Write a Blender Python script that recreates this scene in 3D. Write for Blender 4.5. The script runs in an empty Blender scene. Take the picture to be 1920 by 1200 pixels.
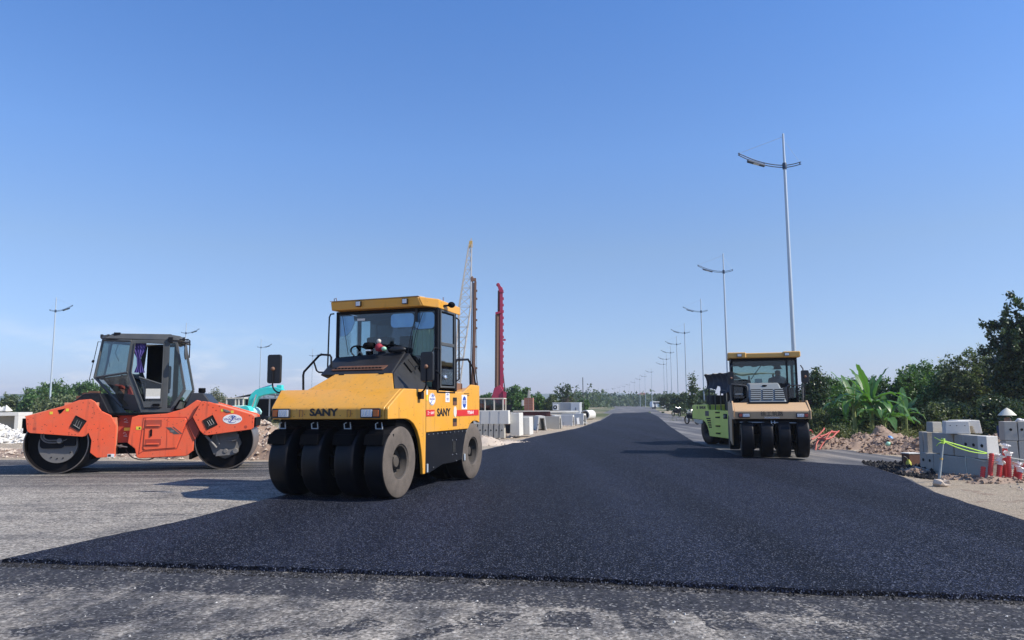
import bpy, bmesh, math, random
import numpy as np
from mathutils import Vector, Matrix, noise
random.seed(7); rng = np.random.default_rng(7)
R = math.radians
scene = bpy.context.scene
COL = scene.collection

# ---------------------------------------------------------------- camera
CAMZ = 1.5; FPX = 26/36*1920; PITCH = math.atan((757-600)/FPX); ROLL = R(0.4)
fw = Vector((0, math.cos(PITCH), math.sin(PITCH)))
r0 = Vector((1, 0, 0)); u0 = r0.cross(fw)
cr = r0*math.cos(ROLL) - u0*math.sin(ROLL)
cu = u0*math.cos(ROLL) + r0*math.sin(ROLL)
cam_d = bpy.data.cameras.new('camera'); cam = bpy.data.objects.new('camera', cam_d); COL.objects.link(cam)
cam_d.lens = 26; cam_d.sensor_width = 36; cam_d.clip_end = 6000; cam_d.clip_start = 0.05
mw = Matrix.Identity(4)
for i in range(3):
    mw[i][0] = cr[i]; mw[i][1] = cu[i]; mw[i][2] = -fw[i]
mw[2][3] = CAMZ
cam.matrix_world = mw
scene.camera = cam

def ray(u, v): return fw + cr*((u-960)/FPX) + cu*((600-v)/FPX)
def G(u, v, z=0.0):
    d = ray(u, v); t = (z-CAMZ)/d.z
    return Vector((d.x*t, d.y*t, z))
def D(u, v, y):
    d = ray(u, v); t = y/d.y
    return Vector((d.x*t, y, CAMZ+d.z*t))

# ---------------------------------------------------------------- light
SUN_EL, SUN_AZ = 42.0, 106.0          # azimuth clockwise from +Y
world = bpy.data.worlds.new('World'); scene.world = world; world.use_nodes = True
wn = world.node_tree; wn.nodes.clear()
out = wn.nodes.new('ShaderNodeOutputWorld'); bg = wn.nodes.new('ShaderNodeBackground')
sky = wn.nodes.new('ShaderNodeTexSky'); sky.sky_type = 'NISHITA'; sky.sun_disc = False
sky.sun_elevation = R(SUN_EL); sky.sun_rotation = R(SUN_AZ)
sky.air_density = 1.0; sky.dust_density = 0.15; sky.ozone_density = 3.0; sky.altitude = 0
tint = wn.nodes.new('ShaderNodeMix'); tint.data_type = 'RGBA'; tint.blend_type = 'MULTIPLY'
tint.inputs[0].default_value = 1.0
tg = wn.nodes.new('ShaderNodeTexCoord'); ts = wn.nodes.new('ShaderNodeSeparateXYZ'); wn.links.new(tg.outputs['Generated'], ts.inputs[0])
tr_ = wn.nodes.new('ShaderNodeValToRGB'); el = tr_.color_ramp.elements
el[0].position = 0.0; el[0].color = (.42, .435, .72, 1); el[1].position = 0.50; el[1].color = (.50, .75, 1.06, 1)
for ps, cl in ((0.07, (.49, .54, .73, 1)), (0.2, (.63, .655, .745, 1)), (0.32, (.61, .75, .95, 1))): q_ = el.new(ps); q_.color = cl
wn.links.new(ts.outputs[2], tr_.inputs[0])
t2_ = wn.nodes.new('ShaderNodeVectorMath'); t2_.operation = 'SCALE'; t2_.inputs['Scale'].default_value = 1.43; wn.links.new(tr_.outputs[0], t2_.inputs[0])
wn.links.new(t2_.outputs[0], tint.inputs[7]); wn.links.new(sky.outputs[0], tint.inputs[6])
# thin low clouds near the horizon
tc = wn.nodes.new('ShaderNodeTexCoord'); mp = wn.nodes.new('ShaderNodeMapping')
mp.inputs['Scale'].default_value = (7, 7, 26); wn.links.new(tc.outputs['Generated'], mp.inputs[0])
nz = wn.nodes.new('ShaderNodeTexNoise'); nz.inputs['Scale'].default_value = 1.0; nz.inputs['Detail'].default_value = 7
nz.inputs['Roughness'].default_value = 0.6
wn.links.new(mp.outputs[0], nz.inputs['Vector'])
rp = wn.nodes.new('ShaderNodeValToRGB'); rp.color_ramp.elements[0].position = 0.47; rp.color_ramp.elements[1].position = 0.66
wn.links.new(nz.outputs[0], rp.inputs[0])
sx = wn.nodes.new('ShaderNodeSeparateXYZ'); wn.links.new(tc.outputs['Generated'], sx.inputs[0])
band = wn.nodes.new('ShaderNodeValToRGB'); e = band.color_ramp.elements
e[0].position = 0.0; e[0].color = (0.3,)*3+(1,); e[1].position = 0.11; e[1].color = (0, 0, 0, 1)
x = e.new(0.035); x.color = (0.9,)*3+(1,); x = e.new(0.065); x.color = (0.35,)*3+(1,)
wn.links.new(sx.outputs[2], band.inputs[0])
az = wn.nodes.new('ShaderNodeMapRange'); az.inputs[1].default_value = 0.0; az.inputs[2].default_value = -0.3
az.inputs[3].default_value = 0.05; az.inputs[4].default_value = 1.0
wn.links.new(sx.outputs[0], az.inputs[0])
m1 = wn.nodes.new('ShaderNodeMath'); m1.operation = 'MULTIPLY'; wn.links.new(rp.outputs[0], m1.inputs[0]); wn.links.new(band.outputs[0], m1.inputs[1])
m2 = wn.nodes.new('ShaderNodeMath'); m2.operation = 'MULTIPLY'; wn.links.new(m1.outputs[0], m2.inputs[0]); wn.links.new(az.outputs[0], m2.inputs[1])
cm = wn.nodes.new('ShaderNodeMix'); cm.data_type = 'RGBA'; cm.inputs[7].default_value = (7.6, 7.7, 8.0, 1)
wn.links.new(m2.outputs[0], cm.inputs[0]); wn.links.new(tint.outputs[2], cm.inputs[6])
wn.links.new(cm.outputs[2], bg.inputs[0]); bg.inputs[1].default_value = 0.12
wn.links.new(bg.outputs[0], out.inputs[0])

s = Vector((math.sin(R(SUN_AZ))*math.cos(R(SUN_EL)), math.cos(R(SUN_AZ))*math.cos(R(SUN_EL)), math.sin(R(SUN_EL))))
sun_d = bpy.data.lights.new('sun', 'SUN'); sun_d.energy = 5.0; sun_d.angle = R(0.53); sun_d.color = (1.0, 0.935, 0.83)
sun = bpy.data.objects.new('sun', sun_d); COL.objects.link(sun)
sun.rotation_mode = 'QUATERNION'; sun.rotation_quaternion = s.to_track_quat('Z', 'Y'); sun.location = (10, -10, 40)
vs = scene.view_settings
scene.display_settings.display_device = 'sRGB'
vs.view_transform = 'Standard'; vs.look = 'None'; vs.exposure = 0.2; vs.gamma = 1.0; vs.use_curve_mapping = False
# ---------------------------------------------------------------- materials
MATS = {}
def nt(m):
    m.use_nodes = True; return m.node_tree
def mat(name, col, rough=0.5, metal=0.0, var=0.12, scale=2.5, bump=0.0, bscale=30.0, dirt=0.0, dirtcol=(0.30, 0.25, 0.19), spec=0.5, coat=0.0, fine=0.0, dscale=1.6, spots=0.0):
    m = bpy.data.materials.new(name); t = nt(m); N = t.nodes; L = t.links
    b = N['Principled BSDF']; b.inputs['Roughness'].default_value = rough; b.inputs['Metallic'].default_value = metal
    b.inputs['Specular IOR Level'].default_value = spec
    if coat: b.inputs['Coat Weight'].default_value = coat; b.inputs['Coat Roughness'].default_value = 0.12
    tc = N.new('ShaderNodeTexCoord')
    n1 = N.new('ShaderNodeTexNoise'); n1.inputs['Scale'].default_value = scale; n1.inputs['Detail'].default_value = 6; n1.inputs['Roughness'].default_value = 0.62
    L.new(tc.outputs['Object'], n1.inputs['Vector'])
    mx = N.new('ShaderNodeMix'); mx.data_type = 'RGBA'
    mx.inputs[6].default_value = tuple(c*(1-var) for c in col)+(1,); mx.inputs[7].default_value = tuple(min(1, c*(1+var)) for c in col)+(1,)
    L.new(n1.outputs[0], mx.inputs[0]); cur = mx.outputs[2]
    if dirt:
        n2 = N.new('ShaderNodeTexNoise'); n2.inputs['Scale'].default_value = dscale; n2.inputs['Detail'].default_value = 9; n2.inputs['Roughness'].default_value = 0.7
        L.new(tc.outputs['Object'], n2.inputs['Vector'])
        r = N.new('ShaderNodeValToRGB'); r.color_ramp.elements[0].position = 0.42; r.color_ramp.elements[1].position = 0.75
        r.color_ramp.elements[0].color = (0, 0, 0, 1); r.color_ramp.elements[1].color = (dirt,)*3+(1,)
        L.new(n2.outputs[0], r.inputs[0])
        m2 = N.new('ShaderNodeMix'); m2.data_type = 'RGBA'; L.new(r.outputs[0], m2.inputs[0]); L.new(cur, m2.inputs[6]); m2.inputs[7].default_value = dirtcol+(1,)
        cur = m2.outputs[2]
        rr = N.new('ShaderNodeMapRange'); rr.inputs[3].default_value = rough; rr.inputs[4].default_value = 0.9
        L.new(r.outputs[0], rr.inputs[0]); L.new(rr.outputs[0], b.inputs['Roughness'])
    if spots:
        sv = N.new('ShaderNodeTexVoronoi'); sv.inputs['Scale'].default_value = 22; L.new(tc.outputs['Object'], sv.inputs['Vector'])
        s1 = N.new('ShaderNodeMapRange'); s1.inputs[1].default_value = 0.22; s1.inputs[2].default_value = 0.14; L.new(sv.outputs['Distance'], s1.inputs[0])
        sc2 = N.new('ShaderNodeSeparateXYZ'); L.new(sv.outputs['Color'], sc2.inputs[0]); s2 = N.new('ShaderNodeMath'); s2.operation = 'GREATER_THAN'; s2.inputs[1].default_value = 1-spots; L.new(sc2.outputs[0], s2.inputs[0])
        s3 = N.new('ShaderNodeMath'); s3.operation = 'MULTIPLY'; L.new(s1.outputs[0], s3.inputs[0]); L.new(s2.outputs[0], s3.inputs[1])
        sk = N.new('ShaderNodeMapping'); sk.inputs['Scale'].default_value = (9, 9, .8); L.new(tc.outputs['Object'], sk.inputs[0]); sn = N.new('ShaderNodeTexNoise'); sn.inputs['Scale'].default_value = 1.5; sn.inputs['Detail'].default_value = 6; L.new(sk.outputs[0], sn.inputs['Vector'])
        sr = N.new('ShaderNodeMapRange'); sr.inputs[1].default_value = 0.58; sr.inputs[2].default_value = 0.78; sr.inputs[4].default_value = 0.4; L.new(sn.outputs[0], sr.inputs[0])
        s4 = N.new('ShaderNodeMath'); s4.operation = 'MAXIMUM'; L.new(s3.outputs[0], s4.inputs[0]); L.new(sr.outputs[0], s4.inputs[1])
        m4 = N.new('ShaderNodeMix'); m4.data_type = 'RGBA'; L.new(s4.outputs[0], m4.inputs[0]); L.new(cur, m4.inputs[6]); m4.inputs[7].default_value = (.06, .045, .035, 1); cur = m4.outputs[2]
    if fine:
        n3 = N.new('ShaderNodeTexNoise'); n3.inputs['Scale'].default_value = bscale*2; n3.inputs['Detail'].default_value = 3
        L.new(tc.outputs['Object'], n3.inputs['Vector'])
        mr = N.new('ShaderNodeMapRange'); mr.inputs[1].default_value = 0.3; mr.inputs[2].default_value = 0.7; mr.inputs[3].default_value = 1-fine; mr.inputs[4].default_value = 1+fine
        L.new(n3.outputs[0], mr.inputs[0])
        vm = N.new('ShaderNodeVectorMath'); vm.operation = 'SCALE'; L.new(cur, vm.inputs[0]); L.new(mr.outputs[0], vm.inputs['Scale']); cur = vm.outputs[0]
    L.new(cur, b.inputs['Base Color'])
    if bump:
        nb = N.new('ShaderNodeTexNoise'); nb.inputs['Scale'].default_value = bscale; nb.inputs['Detail'].default_value = 5
        L.new(tc.outputs['Object'], nb.inputs['Vector'])
        bp = N.new('ShaderNodeBump'); bp.inputs['Strength'].default_value = bump; bp.inputs['Distance'].default_value = 0.02
        L.new(nb.outputs[0], bp.inputs['Height']); L.new(bp.outputs[0], b.inputs['Normal'])
    MATS[name] = m; return m
def glassmat(name, tintc, refl=0.12, rough=0.03):
    m = bpy.data.materials.new(name); t = nt(m); N = t.nodes; L = t.links; N.clear()
    o = N.new('ShaderNodeOutputMaterial'); tr = N.new('ShaderNodeBsdfTransparent'); tr.inputs[0].default_value = tintc+(1,)
    gl = N.new('ShaderNodeBsdfGlossy'); gl.inputs['Roughness'].default_value = rough; gl.inputs[0].default_value = (0.9, 0.95, 1, 1)
    lw = N.new('ShaderNodeLayerWeight'); lw.inputs[0].default_value = 0.35
    mr = N.new('ShaderNodeMapRange'); mr.inputs[3].default_value = refl; mr.inputs[4].default_value = 0.8; L.new(lw.outputs['Facing'], mr.inputs[0])
    mx = N.new('ShaderNodeMixShader'); L.new(mr.outputs[0], mx.inputs[0]); L.new(tr.outputs[0], mx.inputs[1]); L.new(gl.outputs[0], mx.inputs[2])
    L.new(mx.outputs[0], o.inputs[0]); MATS[name] = m; return m
def leafmat(name, c0, c1, c2, rough=0.45, trans=0.25):
    m = bpy.data.materials.new(name); t = nt(m); N = t.nodes; L = t.links
    b = N['Principled BSDF']; b.inputs['Roughness'].default_value = rough; b.inputs['Specular IOR Level'].default_value = 0.4
    g = N.new('ShaderNodeNewGeometry'); r = N.new('ShaderNodeValToRGB'); e = r.color_ramp.elements
    e[0].color = c0+(1,); e[1].color = c2+(1,); x = e.new(0.5); x.color = c1+(1,)
    L.new(g.outputs['Random Per Island'], r.inputs[0]); L.new(r.outputs[0], b.inputs['Base Color'])
    tl = N.new('ShaderNodeBsdfTranslucent'); mc = N.new('ShaderNodeMix'); mc.data_type = 'RGBA'; mc.blend_type = 'MULTIPLY'; mc.inputs[0].default_value = 1
    L.new(r.outputs[0], mc.inputs[6]); mc.inputs[7].default_value = (1.5, 1.7, 0.6, 1); L.new(mc.outputs[2], tl.inputs[0])
    mx = N.new('ShaderNodeMixShader'); mx.inputs[0].default_value = trans; L.new(b.outputs[0], mx.inputs[1]); L.new(tl.outputs[0], mx.inputs[2])
    L.new(mx.outputs[0], N['Material Output'].inputs[0]); MATS[name] = m; return m

mat('yellow_paint', (0.78, 0.36, 0.035), 0.38, var=0.08, dirt=0.38, dirtcol=(0.45, 0.33, 0.16), coat=0.25, bump=0.03, bscale=3, spots=0.12)
mat('orange_paint', (0.88, 0.115, 0.038), 0.45, var=0.10, dirt=0.40, dirtcol=(0.50, 0.20, 0.12), coat=0.12, bump=0.03, bscale=4, spots=0.14)
mat('orange_dusty', (0.62, 0.20, 0.10), 0.75, var=0.15, dirt=0.7, dirtcol=(0.5, 0.36, 0.26))
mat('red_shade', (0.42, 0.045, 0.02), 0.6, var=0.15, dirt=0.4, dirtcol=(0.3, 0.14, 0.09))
mat('tan_paint', (0.62, 0.40, 0.21), 0.5, var=0.08, dirt=0.45, dirtcol=(0.42, 0.3, 0.2))
mat('tan_roof', (0.68, 0.38, 0.09), 0.5, var=0.08, dirt=0.3)
mat('lime_paint', (0.74, 0.80, 0.15), 0.45, var=0.07, dirt=0.25, dirtcol=(0.3, 0.32, 0.12))
mat('black_paint', (0.009, 0.010, 0.014), 0.5, var=0.3, dirt=0.3, dirtcol=(0.035, 0.033, 0.032), spec=0.12)
mat('black_matte', (0.003, 0.003, 0.004), 0.7, var=0.3, dirt=0.15, dirtcol=(0.02, 0.018, 0.016), spec=0.08)
mat('dark_plastic', (0.014, 0.015, 0.017), 0.42, var=0.2, dirt=0.3, dirtcol=(0.07, 0.065, 0.06))
mat('grey_cab', (0.065, 0.070, 0.072), 0.5, var=0.15, dirt=0.45, dirtcol=(0.14, 0.13, 0.11))
mat('grille_grey', (0.20, 0.23, 0.24), 0.6, var=0.15, dirt=0.5, dirtcol=(0.28, 0.26, 0.22))
mat('tyre_tread', (0.004, 0.004, 0.006), 0.42, var=0.5, scale=5, bump=0.08, bscale=12, dirt=0.35, dirtcol=(0.016, 0.016, 0.018), spec=0.25, dscale=5)
mat('tyre_side', (0.125, 0.102, 0.083), 0.85, var=0.3, scale=6, dirt=0.75, dirtcol=(0.055, 0.046, 0.038), dscale=4, bump=0.15, bscale=60, fine=0.12)
mat('tyre_black', (0.007, 0.007, 0.008), 0.6, var=0.3, scale=6, spec=0.2)
mat('rim', (0.05, 0.043, 0.038), 0.7, var=0.3, dirt=0.6, dirtcol=(0.10, 0.08, 0.06))
mat('drum_steel', (0.30, 0.27, 0.25), 0.38, metal=0.75, var=0.25, scale=8, dirt=0.5, dirtcol=(0.12, 0.10, 0.09))
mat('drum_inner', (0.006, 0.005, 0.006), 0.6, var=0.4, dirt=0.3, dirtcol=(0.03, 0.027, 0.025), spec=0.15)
mat('mech_grey', (0.20, 0.19, 0.18), 0.55, metal=0.3, var=0.3, dirt=0.6, dirtcol=(0.12, 0.10, 0.08))
mat('chrome', (0.7, 0.7, 0.7), 0.25, metal=0.9, var=0.05)
mat('galvanised', (0.50, 0.56, 0.60), 0.42, metal=0.35, var=0.06)
mat('lamp_dark', (0.03, 0.055, 0.10), 0.5, var=0.1)
mat('white_paint', (0.78, 0.78, 0.76), 0.45, var=0.04)
mat('lens', (0.72, 0.76, 0.80), 0.12, var=0.15, scale=40, coat=0.6)
mat('amber', (0.55, 0.11, 0.01), 0.2, var=0.1, coat=0.6)
mat('red_lens', (0.45, 0.05, 0.03), 0.25, coat=0.5)
mat('decal_red', (0.62, 0.03, 0.03), 0.4, var=0.03)
mat('decal_blue', (0.02, 0.07, 0.35), 0.4, var=0.03)
mat('decal_yellow', (0.75, 0.60, 0.05), 0.4)
mat('print_black', (0.012, 0.012, 0.014), 0.5)
mat('print_purple', (0.12, 0.08, 0.28), 0.5)
mat('foil', (0.45, 0.70, 1.0), 0.35, metal=0.85, var=0.25, scale=5, bump=0.5, bscale=9)
mat('green_sheet', (0.42, 0.55, 0.30), 0.75, var=0.12, scale=6, bump=0.3, bscale=25)
mat('foam_sheet', (0.62, 0.60, 0.52), 0.8, var=0.2, scale=30)
mat('curtain', (0.07, 0.05, 0.22), 0.8, var=0.2)
mat('seat_fabric', (0.02, 0.02, 0.025), 0.8)
mat('skin', (0.30, 0.17, 0.11), 0.55)
mat('shirt_blue', (0.03, 0.05, 0.10), 0.8); mat('trouser', (0.03, 0.035, 0.05), 0.85); mat('red_cloth', (0.35, 0.03, 0.05), 0.8, var=0.3)
mat('straw', (0.72, 0.68, 0.55), 0.8, var=0.08, bump=0.3, bscale=90)
mat('tarp', (0.020, 0.026, 0.042), 0.75, var=0.3, bump=0.4, bscale=6); mat('tarp_pale', (0.42, 0.37, 0.30), 0.85, var=0.25, bump=0.4, bscale=6)
mat('concrete', (0.43, 0.405, 0.35), 0.9, var=0.2, scale=3, bump=0.3, bscale=50, fine=0.12, dirt=0.6, dirtcol=(0.26, 0.235, 0.19), dscale=3)
mat('concrete_pale', (0.66, 0.64, 0.58), 0.9, var=0.10, scale=3, bump=0.25, bscale=50, fine=0.08, dirt=0.3, dirtcol=(0.42, 0.37, 0.29))
mat('hole_dark', (0.01, 0.01, 0.01), 0.9)
mat('red_pipe', (0.62, 0.045, 0.040), 0.5, var=0.12, dirt=0.25)
mat('hose_red', (0.52, 0.07, 0.05), 0.5, var=0.12, dirt=0.35, dirtcol=(0.5, 0.28, 0.2))
mat('plastic_white', (0.80, 0.76, 0.72), 0.35, var=0.1, bump=0.6, bscale=25)
mat('rope_lime', (0.45, 0.72, 0.08), 0.6, var=0.1); mat('rope_white', (0.72, 0.74, 0.62), 0.7)
mat('bag_blue', (0.08, 0.28, 0.62), 0.4, bump=0.5, bscale=12); mat('bag_green', (0.35, 0.68, 0.48), 0.5, bump=0.5, bscale=12)
mat('turquoise', (0.03, 0.60, 0.56), 0.4, var=0.08, dirt=0.3, dirtcol=(0.25, 0.45, 0.4)); mat('turquoise_pale', (0.42, 0.72, 0.66), 0.5, var=0.1, dirt=0.4, dirtcol=(0.5, 0.5, 0.42))
mat('cream_paint', (0.66, 0.60, 0.49), 0.6, var=0.1, dirt=0.4, dirtcol=(0.42, 0.34, 0.25))
mat('rust', (0.13, 0.055, 0.03), 0.8, var=0.35, scale=6, bump=0.3); mat('rust_grey', (0.20, 0.105, 0.065), 0.7, var=0.35, scale=6)
mat('rust_red', (0.10, 0.028, 0.026), 0.85, var=0.35)
mat('pink_paint', (0.38, 0.022, 0.07), 0.5, var=0.15, dirt=0.3, dirtcol=(0.35, 0.1, 0.12)); mat('crane_pale', (0.44, 0.41, 0.37), 0.6, var=0.1); mat('crane_yellow', (0.6, 0.38, 0.1), 0.6)
mat('brick', (0.34, 0.15, 0.10), 0.85, var=0.25, scale=8); mat('mortar', (0.4, 0.34, 0.29), 0.9)
mat('container', (0.42, 0.44, 0.45), 0.55, var=0.06, dirt=0.25); mat('container_door', (0.66, 0.68, 0.68), 0.55, var=0.05, dirt=0.2)
mat('shed_dark', (0.012, 0.015, 0.02), 0.95, spec=0.1); mat('shed_roof', (0.05, 0.055, 0.06), 0.7); mat('roof_red', (0.42, 0.12, 0.08), 0.8, var=0.15)
mat('bark', (0.13, 0.105, 0.08), 0.9, var=0.3, scale=10, bump=0.5); mat('bark_pale', (0.30, 0.27, 0.22), 0.9, var=0.3, scale=10)
mat('banana_stem', (0.20, 0.24, 0.08), 0.7, var=0.3)
mat('bamboo', (0.30, 0.33, 0.32), 0.6, var=0.2)
mat('house_wall', (0.62, 0.60, 0.54), 0.85, var=0.05); mat('house_pink', (0.55, 0.36, 0.30), 0.85); mat('window_dark', (0.03, 0.04, 0.05), 0.2)
mat('jerry_yellow', (0.55, 0.55, 0.08), 0.5)
mat('clod', (0.31, 0.22, 0.16), 0.95, var=0.3, scale=2, bump=0.6, bscale=20, fine=0.12); mat('clod_pale', (0.52, 0.43, 0.34), 0.95, var=0.25, scale=2, bump=0.5, bscale=20)
mat('stone_white', (0.66, 0.63, 0.57), 0.9, var=0.15, scale=3); mat('stone_dark', (0.018, 0.017, 0.017), 0.7, var=0.6, scale=20, spec=0.2)
mat('hill', (0.10, 0.14, 0.12), 0.95)
glassmat('glass', (0.30, 0.38, 0.40), 0.05); glassmat('glass_dark', (0.33, 0.40, 0.44), 0.06); glassmat('glass_wind', (0.60, 0.70, 0.78), 0.012); glassmat('glass_green', (0.50, 0.63, 0.61), 0.06)
glassmat('mirror_glass', (0.05, 0.05, 0.05), 0.7)
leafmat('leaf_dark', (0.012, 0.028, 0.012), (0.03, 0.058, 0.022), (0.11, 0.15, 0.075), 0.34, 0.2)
leafmat('leaf_mid', (0.025, 0.06, 0.018), (0.06, 0.13, 0.035), (0.17, 0.27, 0.09), 0.45, 0.25)
leafmat('leaf_olive', (0.035, 0.055, 0.022), (0.09, 0.12, 0.05), (0.22, 0.25, 0.12), 0.5, 0.25)
leafmat('leaf_far', (0.035, 0.06, 0.028), (0.05, 0.085, 0.035), (0.08, 0.12, 0.05), 0.6, 0.2)
leafmat('leaf_pale', (0.10, 0.12, 0.08), (0.16, 0.18, 0.12), (0.26, 0.27, 0.2), 0.6, 0.2)
leafmat('leaf_banana', (0.045, 0.12, 0.035), (0.08, 0.19, 0.055), (0.16, 0.28, 0.11), 0.38, 0.35)
leafmat('grass_dry', (0.10, 0.12, 0.04), (0.16, 0.17, 0.06), (0.22, 0.22, 0.1), 0.7, 0.2)

# ---------------------------------------------------------------- mesh builder
class MB:
    def __init__(s): s.v = []; s.f = []; s.m = []; s.M = None; s.mi = 0
    def add(s, vs, fs, M=None):
        o = len(s.v); T = M if M is not None else s.M
        for p in vs:
            p = Vector(p)
            if T is not None: p = T @ p
            s.v.append(tuple(p))
        for f in fs: s.f.append(tuple(i+o for i in f)); s.m.append(s.mi)
        return s
    def box(s, x0, x1, y0, y1, z0, z1, M=None):
        return s.add([(x0,y0,z0),(x1,y0,z0),(x1,y1,z0),(x0,y1,z0),(x0,y0,z1),(x1,y0,z1),(x1,y1,z1),(x0,y1,z1)],
                     [(3,2,1,0),(4,5,6,7),(0,1,5,4),(1,2,6,5),(2,3,7,6),(3,0,4,7)], M)
    def hexa(s, b, t, M=None):
        return s.add(list(b)+list(t), [(3,2,1,0),(4,5,6,7),(0,1,5,4),(1,2,6,5),(2,3,7,6),(3,0,4,7)], M)
    def prism(s, pts, a, b, axis='y', M=None):
        n = len(pts)
        f = {'y': lambda p, c: (p[0], c, p[1]), 'x': lambda p, c: (c, p[0], p[1]), 'z': lambda p, c: (p[0], p[1], c)}[axis]
        ar = sum(pts[i][0]*pts[(i+1) % n][1]-pts[(i+1) % n][0]*pts[i][1] for i in range(n))
        if axis == 'y': ar = -ar
        if ar < 0: pts = pts[::-1]
        lo, hi = min(a, b), max(a, b)
        vs = [f(p, lo) for p in pts]+[f(p, hi) for p in pts]
        fs = [tuple(range(n))[::-1], tuple(range(n, 2*n))]+[(i, (i+1) % n, n+(i+1) % n, n+i) for i in range(n)]
        return s.add(vs, fs, M)
    def tube(s, path, r, n=8, closed=False, M=None, r2=None):
        P = [Vector(p) for p in path]; k = len(P); vs = []; fs = []
        prev = None
        for i, p in enumerate(P):
            if closed: t = P[(i+1) % k]-P[i-1]
            else: t = P[min(i+1, k-1)]-P[max(i-1, 0)]
            t.normalize()
            if prev is None:
                a = Vector((0, 0, 1)) if abs(t.z) < 0.9 else Vector((1, 0, 0)); nn = t.cross(a).normalized()
            else:
                nn = (prev-t*prev.dot(t)); nn = nn.normalized() if nn.length > 1e-6 else t.orthogonal().normalized()
            prev = nn; b = t.cross(nn)
            rr = r if r2 is None else r+(r2-r)*i/(k-1)
            for j in range(n):
                a = 2*math.pi*j/n; vs.append(p+(nn*math.cos(a)+b*math.sin(a))*rr)
        m = k if closed else k-1
        for i in range(m):
            for j in range(n):
                fs.append((i*n+j, i*n+(j+1) % n, ((i+1) % k)*n+(j+1) % n, ((i+1) % k)*n+j))
        if not closed: fs.append(tuple(range(n))[::-1]); fs.append(tuple((k-1)*n+j for j in range(n)))
        return s.add(vs, fs, M)
    def lathe(s, prof, c=(0, 0, 0), axis='y', n=32, M=None):
        # prof: list of (r, a), a along axis; closes ends when r==0
        vs = []; fs = []; k = len(prof)
        for r, a in prof:
            for j in range(n):
                t = 2*math.pi*j/n; x, y = r*math.cos(t), r*math.sin(t)
                p = {'y': (x, a, -y), 'x': (a, x, y), 'z': (x, y, a)}[axis]
                vs.append((p[0]+c[0], p[1]+c[1], p[2]+c[2]))
        for i in range(k-1):
            for j in range(n): fs.append((i*n+j, i*n+(j+1) % n, (i+1)*n+(j+1) % n, (i+1)*n+j))
        return s.add(vs, fs, M)
    def disc(s, c, r, n=24, axis='y', M=None, th=0.01):
        return s.lathe([(0.0001, -th/2), (r, -th/2), (r, th/2), (0.0001, th/2)], c, axis, n, M)
    def sphere(s, c, r, n=12, m=8, M=None):
        if not isinstance(r, (tuple, list)): r = (r, r, r)
        vs = []; fs = []
        for i in range(m+1):
            a = math.pi*i/m
            for j in range(n):
                t = 2*math.pi*j/n; vs.append((c[0]+r[0]*math.sin(a)*math.cos(t), c[1]+r[1]*math.sin(a)*math.sin(t), c[2]+r[2]*math.cos(a)))
        for i in range(m):
            for j in range(n): fs.append((i*n+j, (i+1)*n+j, (i+1)*n+(j+1) % n, i*n+(j+1) % n))
        return s.add(vs, fs, M)
    def mesh(s, name, mats, smooth=None):
        me = bpy.data.meshes.new(name); me.from_pydata(s.v, [], s.f)
        for m in (mats if isinstance(mats, (list, tuple)) else [mats]): me.materials.append(MATS[m] if isinstance(m, str) else m)
        if len(me.materials) > 1: me.polygons.foreach_set('material_index', s.m)
        bm = bmesh.new(); bm.from_mesh(me); bmesh.ops.recalc_face_normals(bm, faces=bm.faces); bm.to_mesh(me); bm.free()
        if smooth: me.shade_smooth(); me.set_sharp_from_angle(angle=R(smooth))
        return me
    def build(s, name, mats, parent=None, loc=(0, 0, 0), rz=0, bevel=0.0, smooth=None, kind=None, seg=2):
        me = s.mesh(name, mats, smooth if smooth else (30 if bevel else None))
        return mk(name, me, parent, loc, rz, bevel, kind, seg)
def mk(name, me, parent=None, loc=(0, 0, 0), rz=0, bevel=0, kind=None, seg=2):
    o = bpy.data.objects.new(name, me); COL.objects.link(o)
    o.location = loc; o.rotation_euler = (0, 0, rz)
    if parent is not None: o.parent = parent
    if bevel:
        b = o.modifiers.new('bevel', 'BEVEL'); b.width = bevel; b.segments = seg; b.limit_method = 'ANGLE'; b.angle_limit = R(35); b.harden_normals = True
    if kind: o['kind'] = kind
    return o
def tag(o, label=None, cat=None, group=None, kind=None):
    if label: o['label'] = label
    if cat: o['category'] = cat
    if group: o['group'] = group
    if kind: o['kind'] = kind
    return o
def empty(name, loc, rz=0, label=None, cat=None, group=None):
    o = bpy.data.objects.new(name, None); COL.objects.link(o); o.location = loc; o.rotation_euler = (0, 0, rz)
    o.empty_display_size = 0.2
    return tag(o, label, cat, group)
def copy_tree(o, loc=None, rz=None, label=None, parent=None):
    c = o.copy(); COL.objects.link(c)
    if parent is not None: c.parent = parent
    if loc is not None: c.location = loc
    if rz is not None: c.rotation_euler = (0, 0, rz)
    if label: c['label'] = label
    for ch in [q for q in bpy.data.objects if q.parent == o]: copy_tree(ch, parent=c)
    return c
def frameM(o, N):
    N = Vector(N).normalized(); U = Vector((0, 0, 1))-N*N.z
    U = U.normalized() if U.length > 1e-4 else Vector((0, 1, 0)); Rt = U.cross(N)
    M = Matrix.Identity(4)
    for i in range(3): M[i][0] = Rt[i]; M[i][1] = U[i]; M[i][2] = N[i]; M[i][3] = o[i]
    return M
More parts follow.
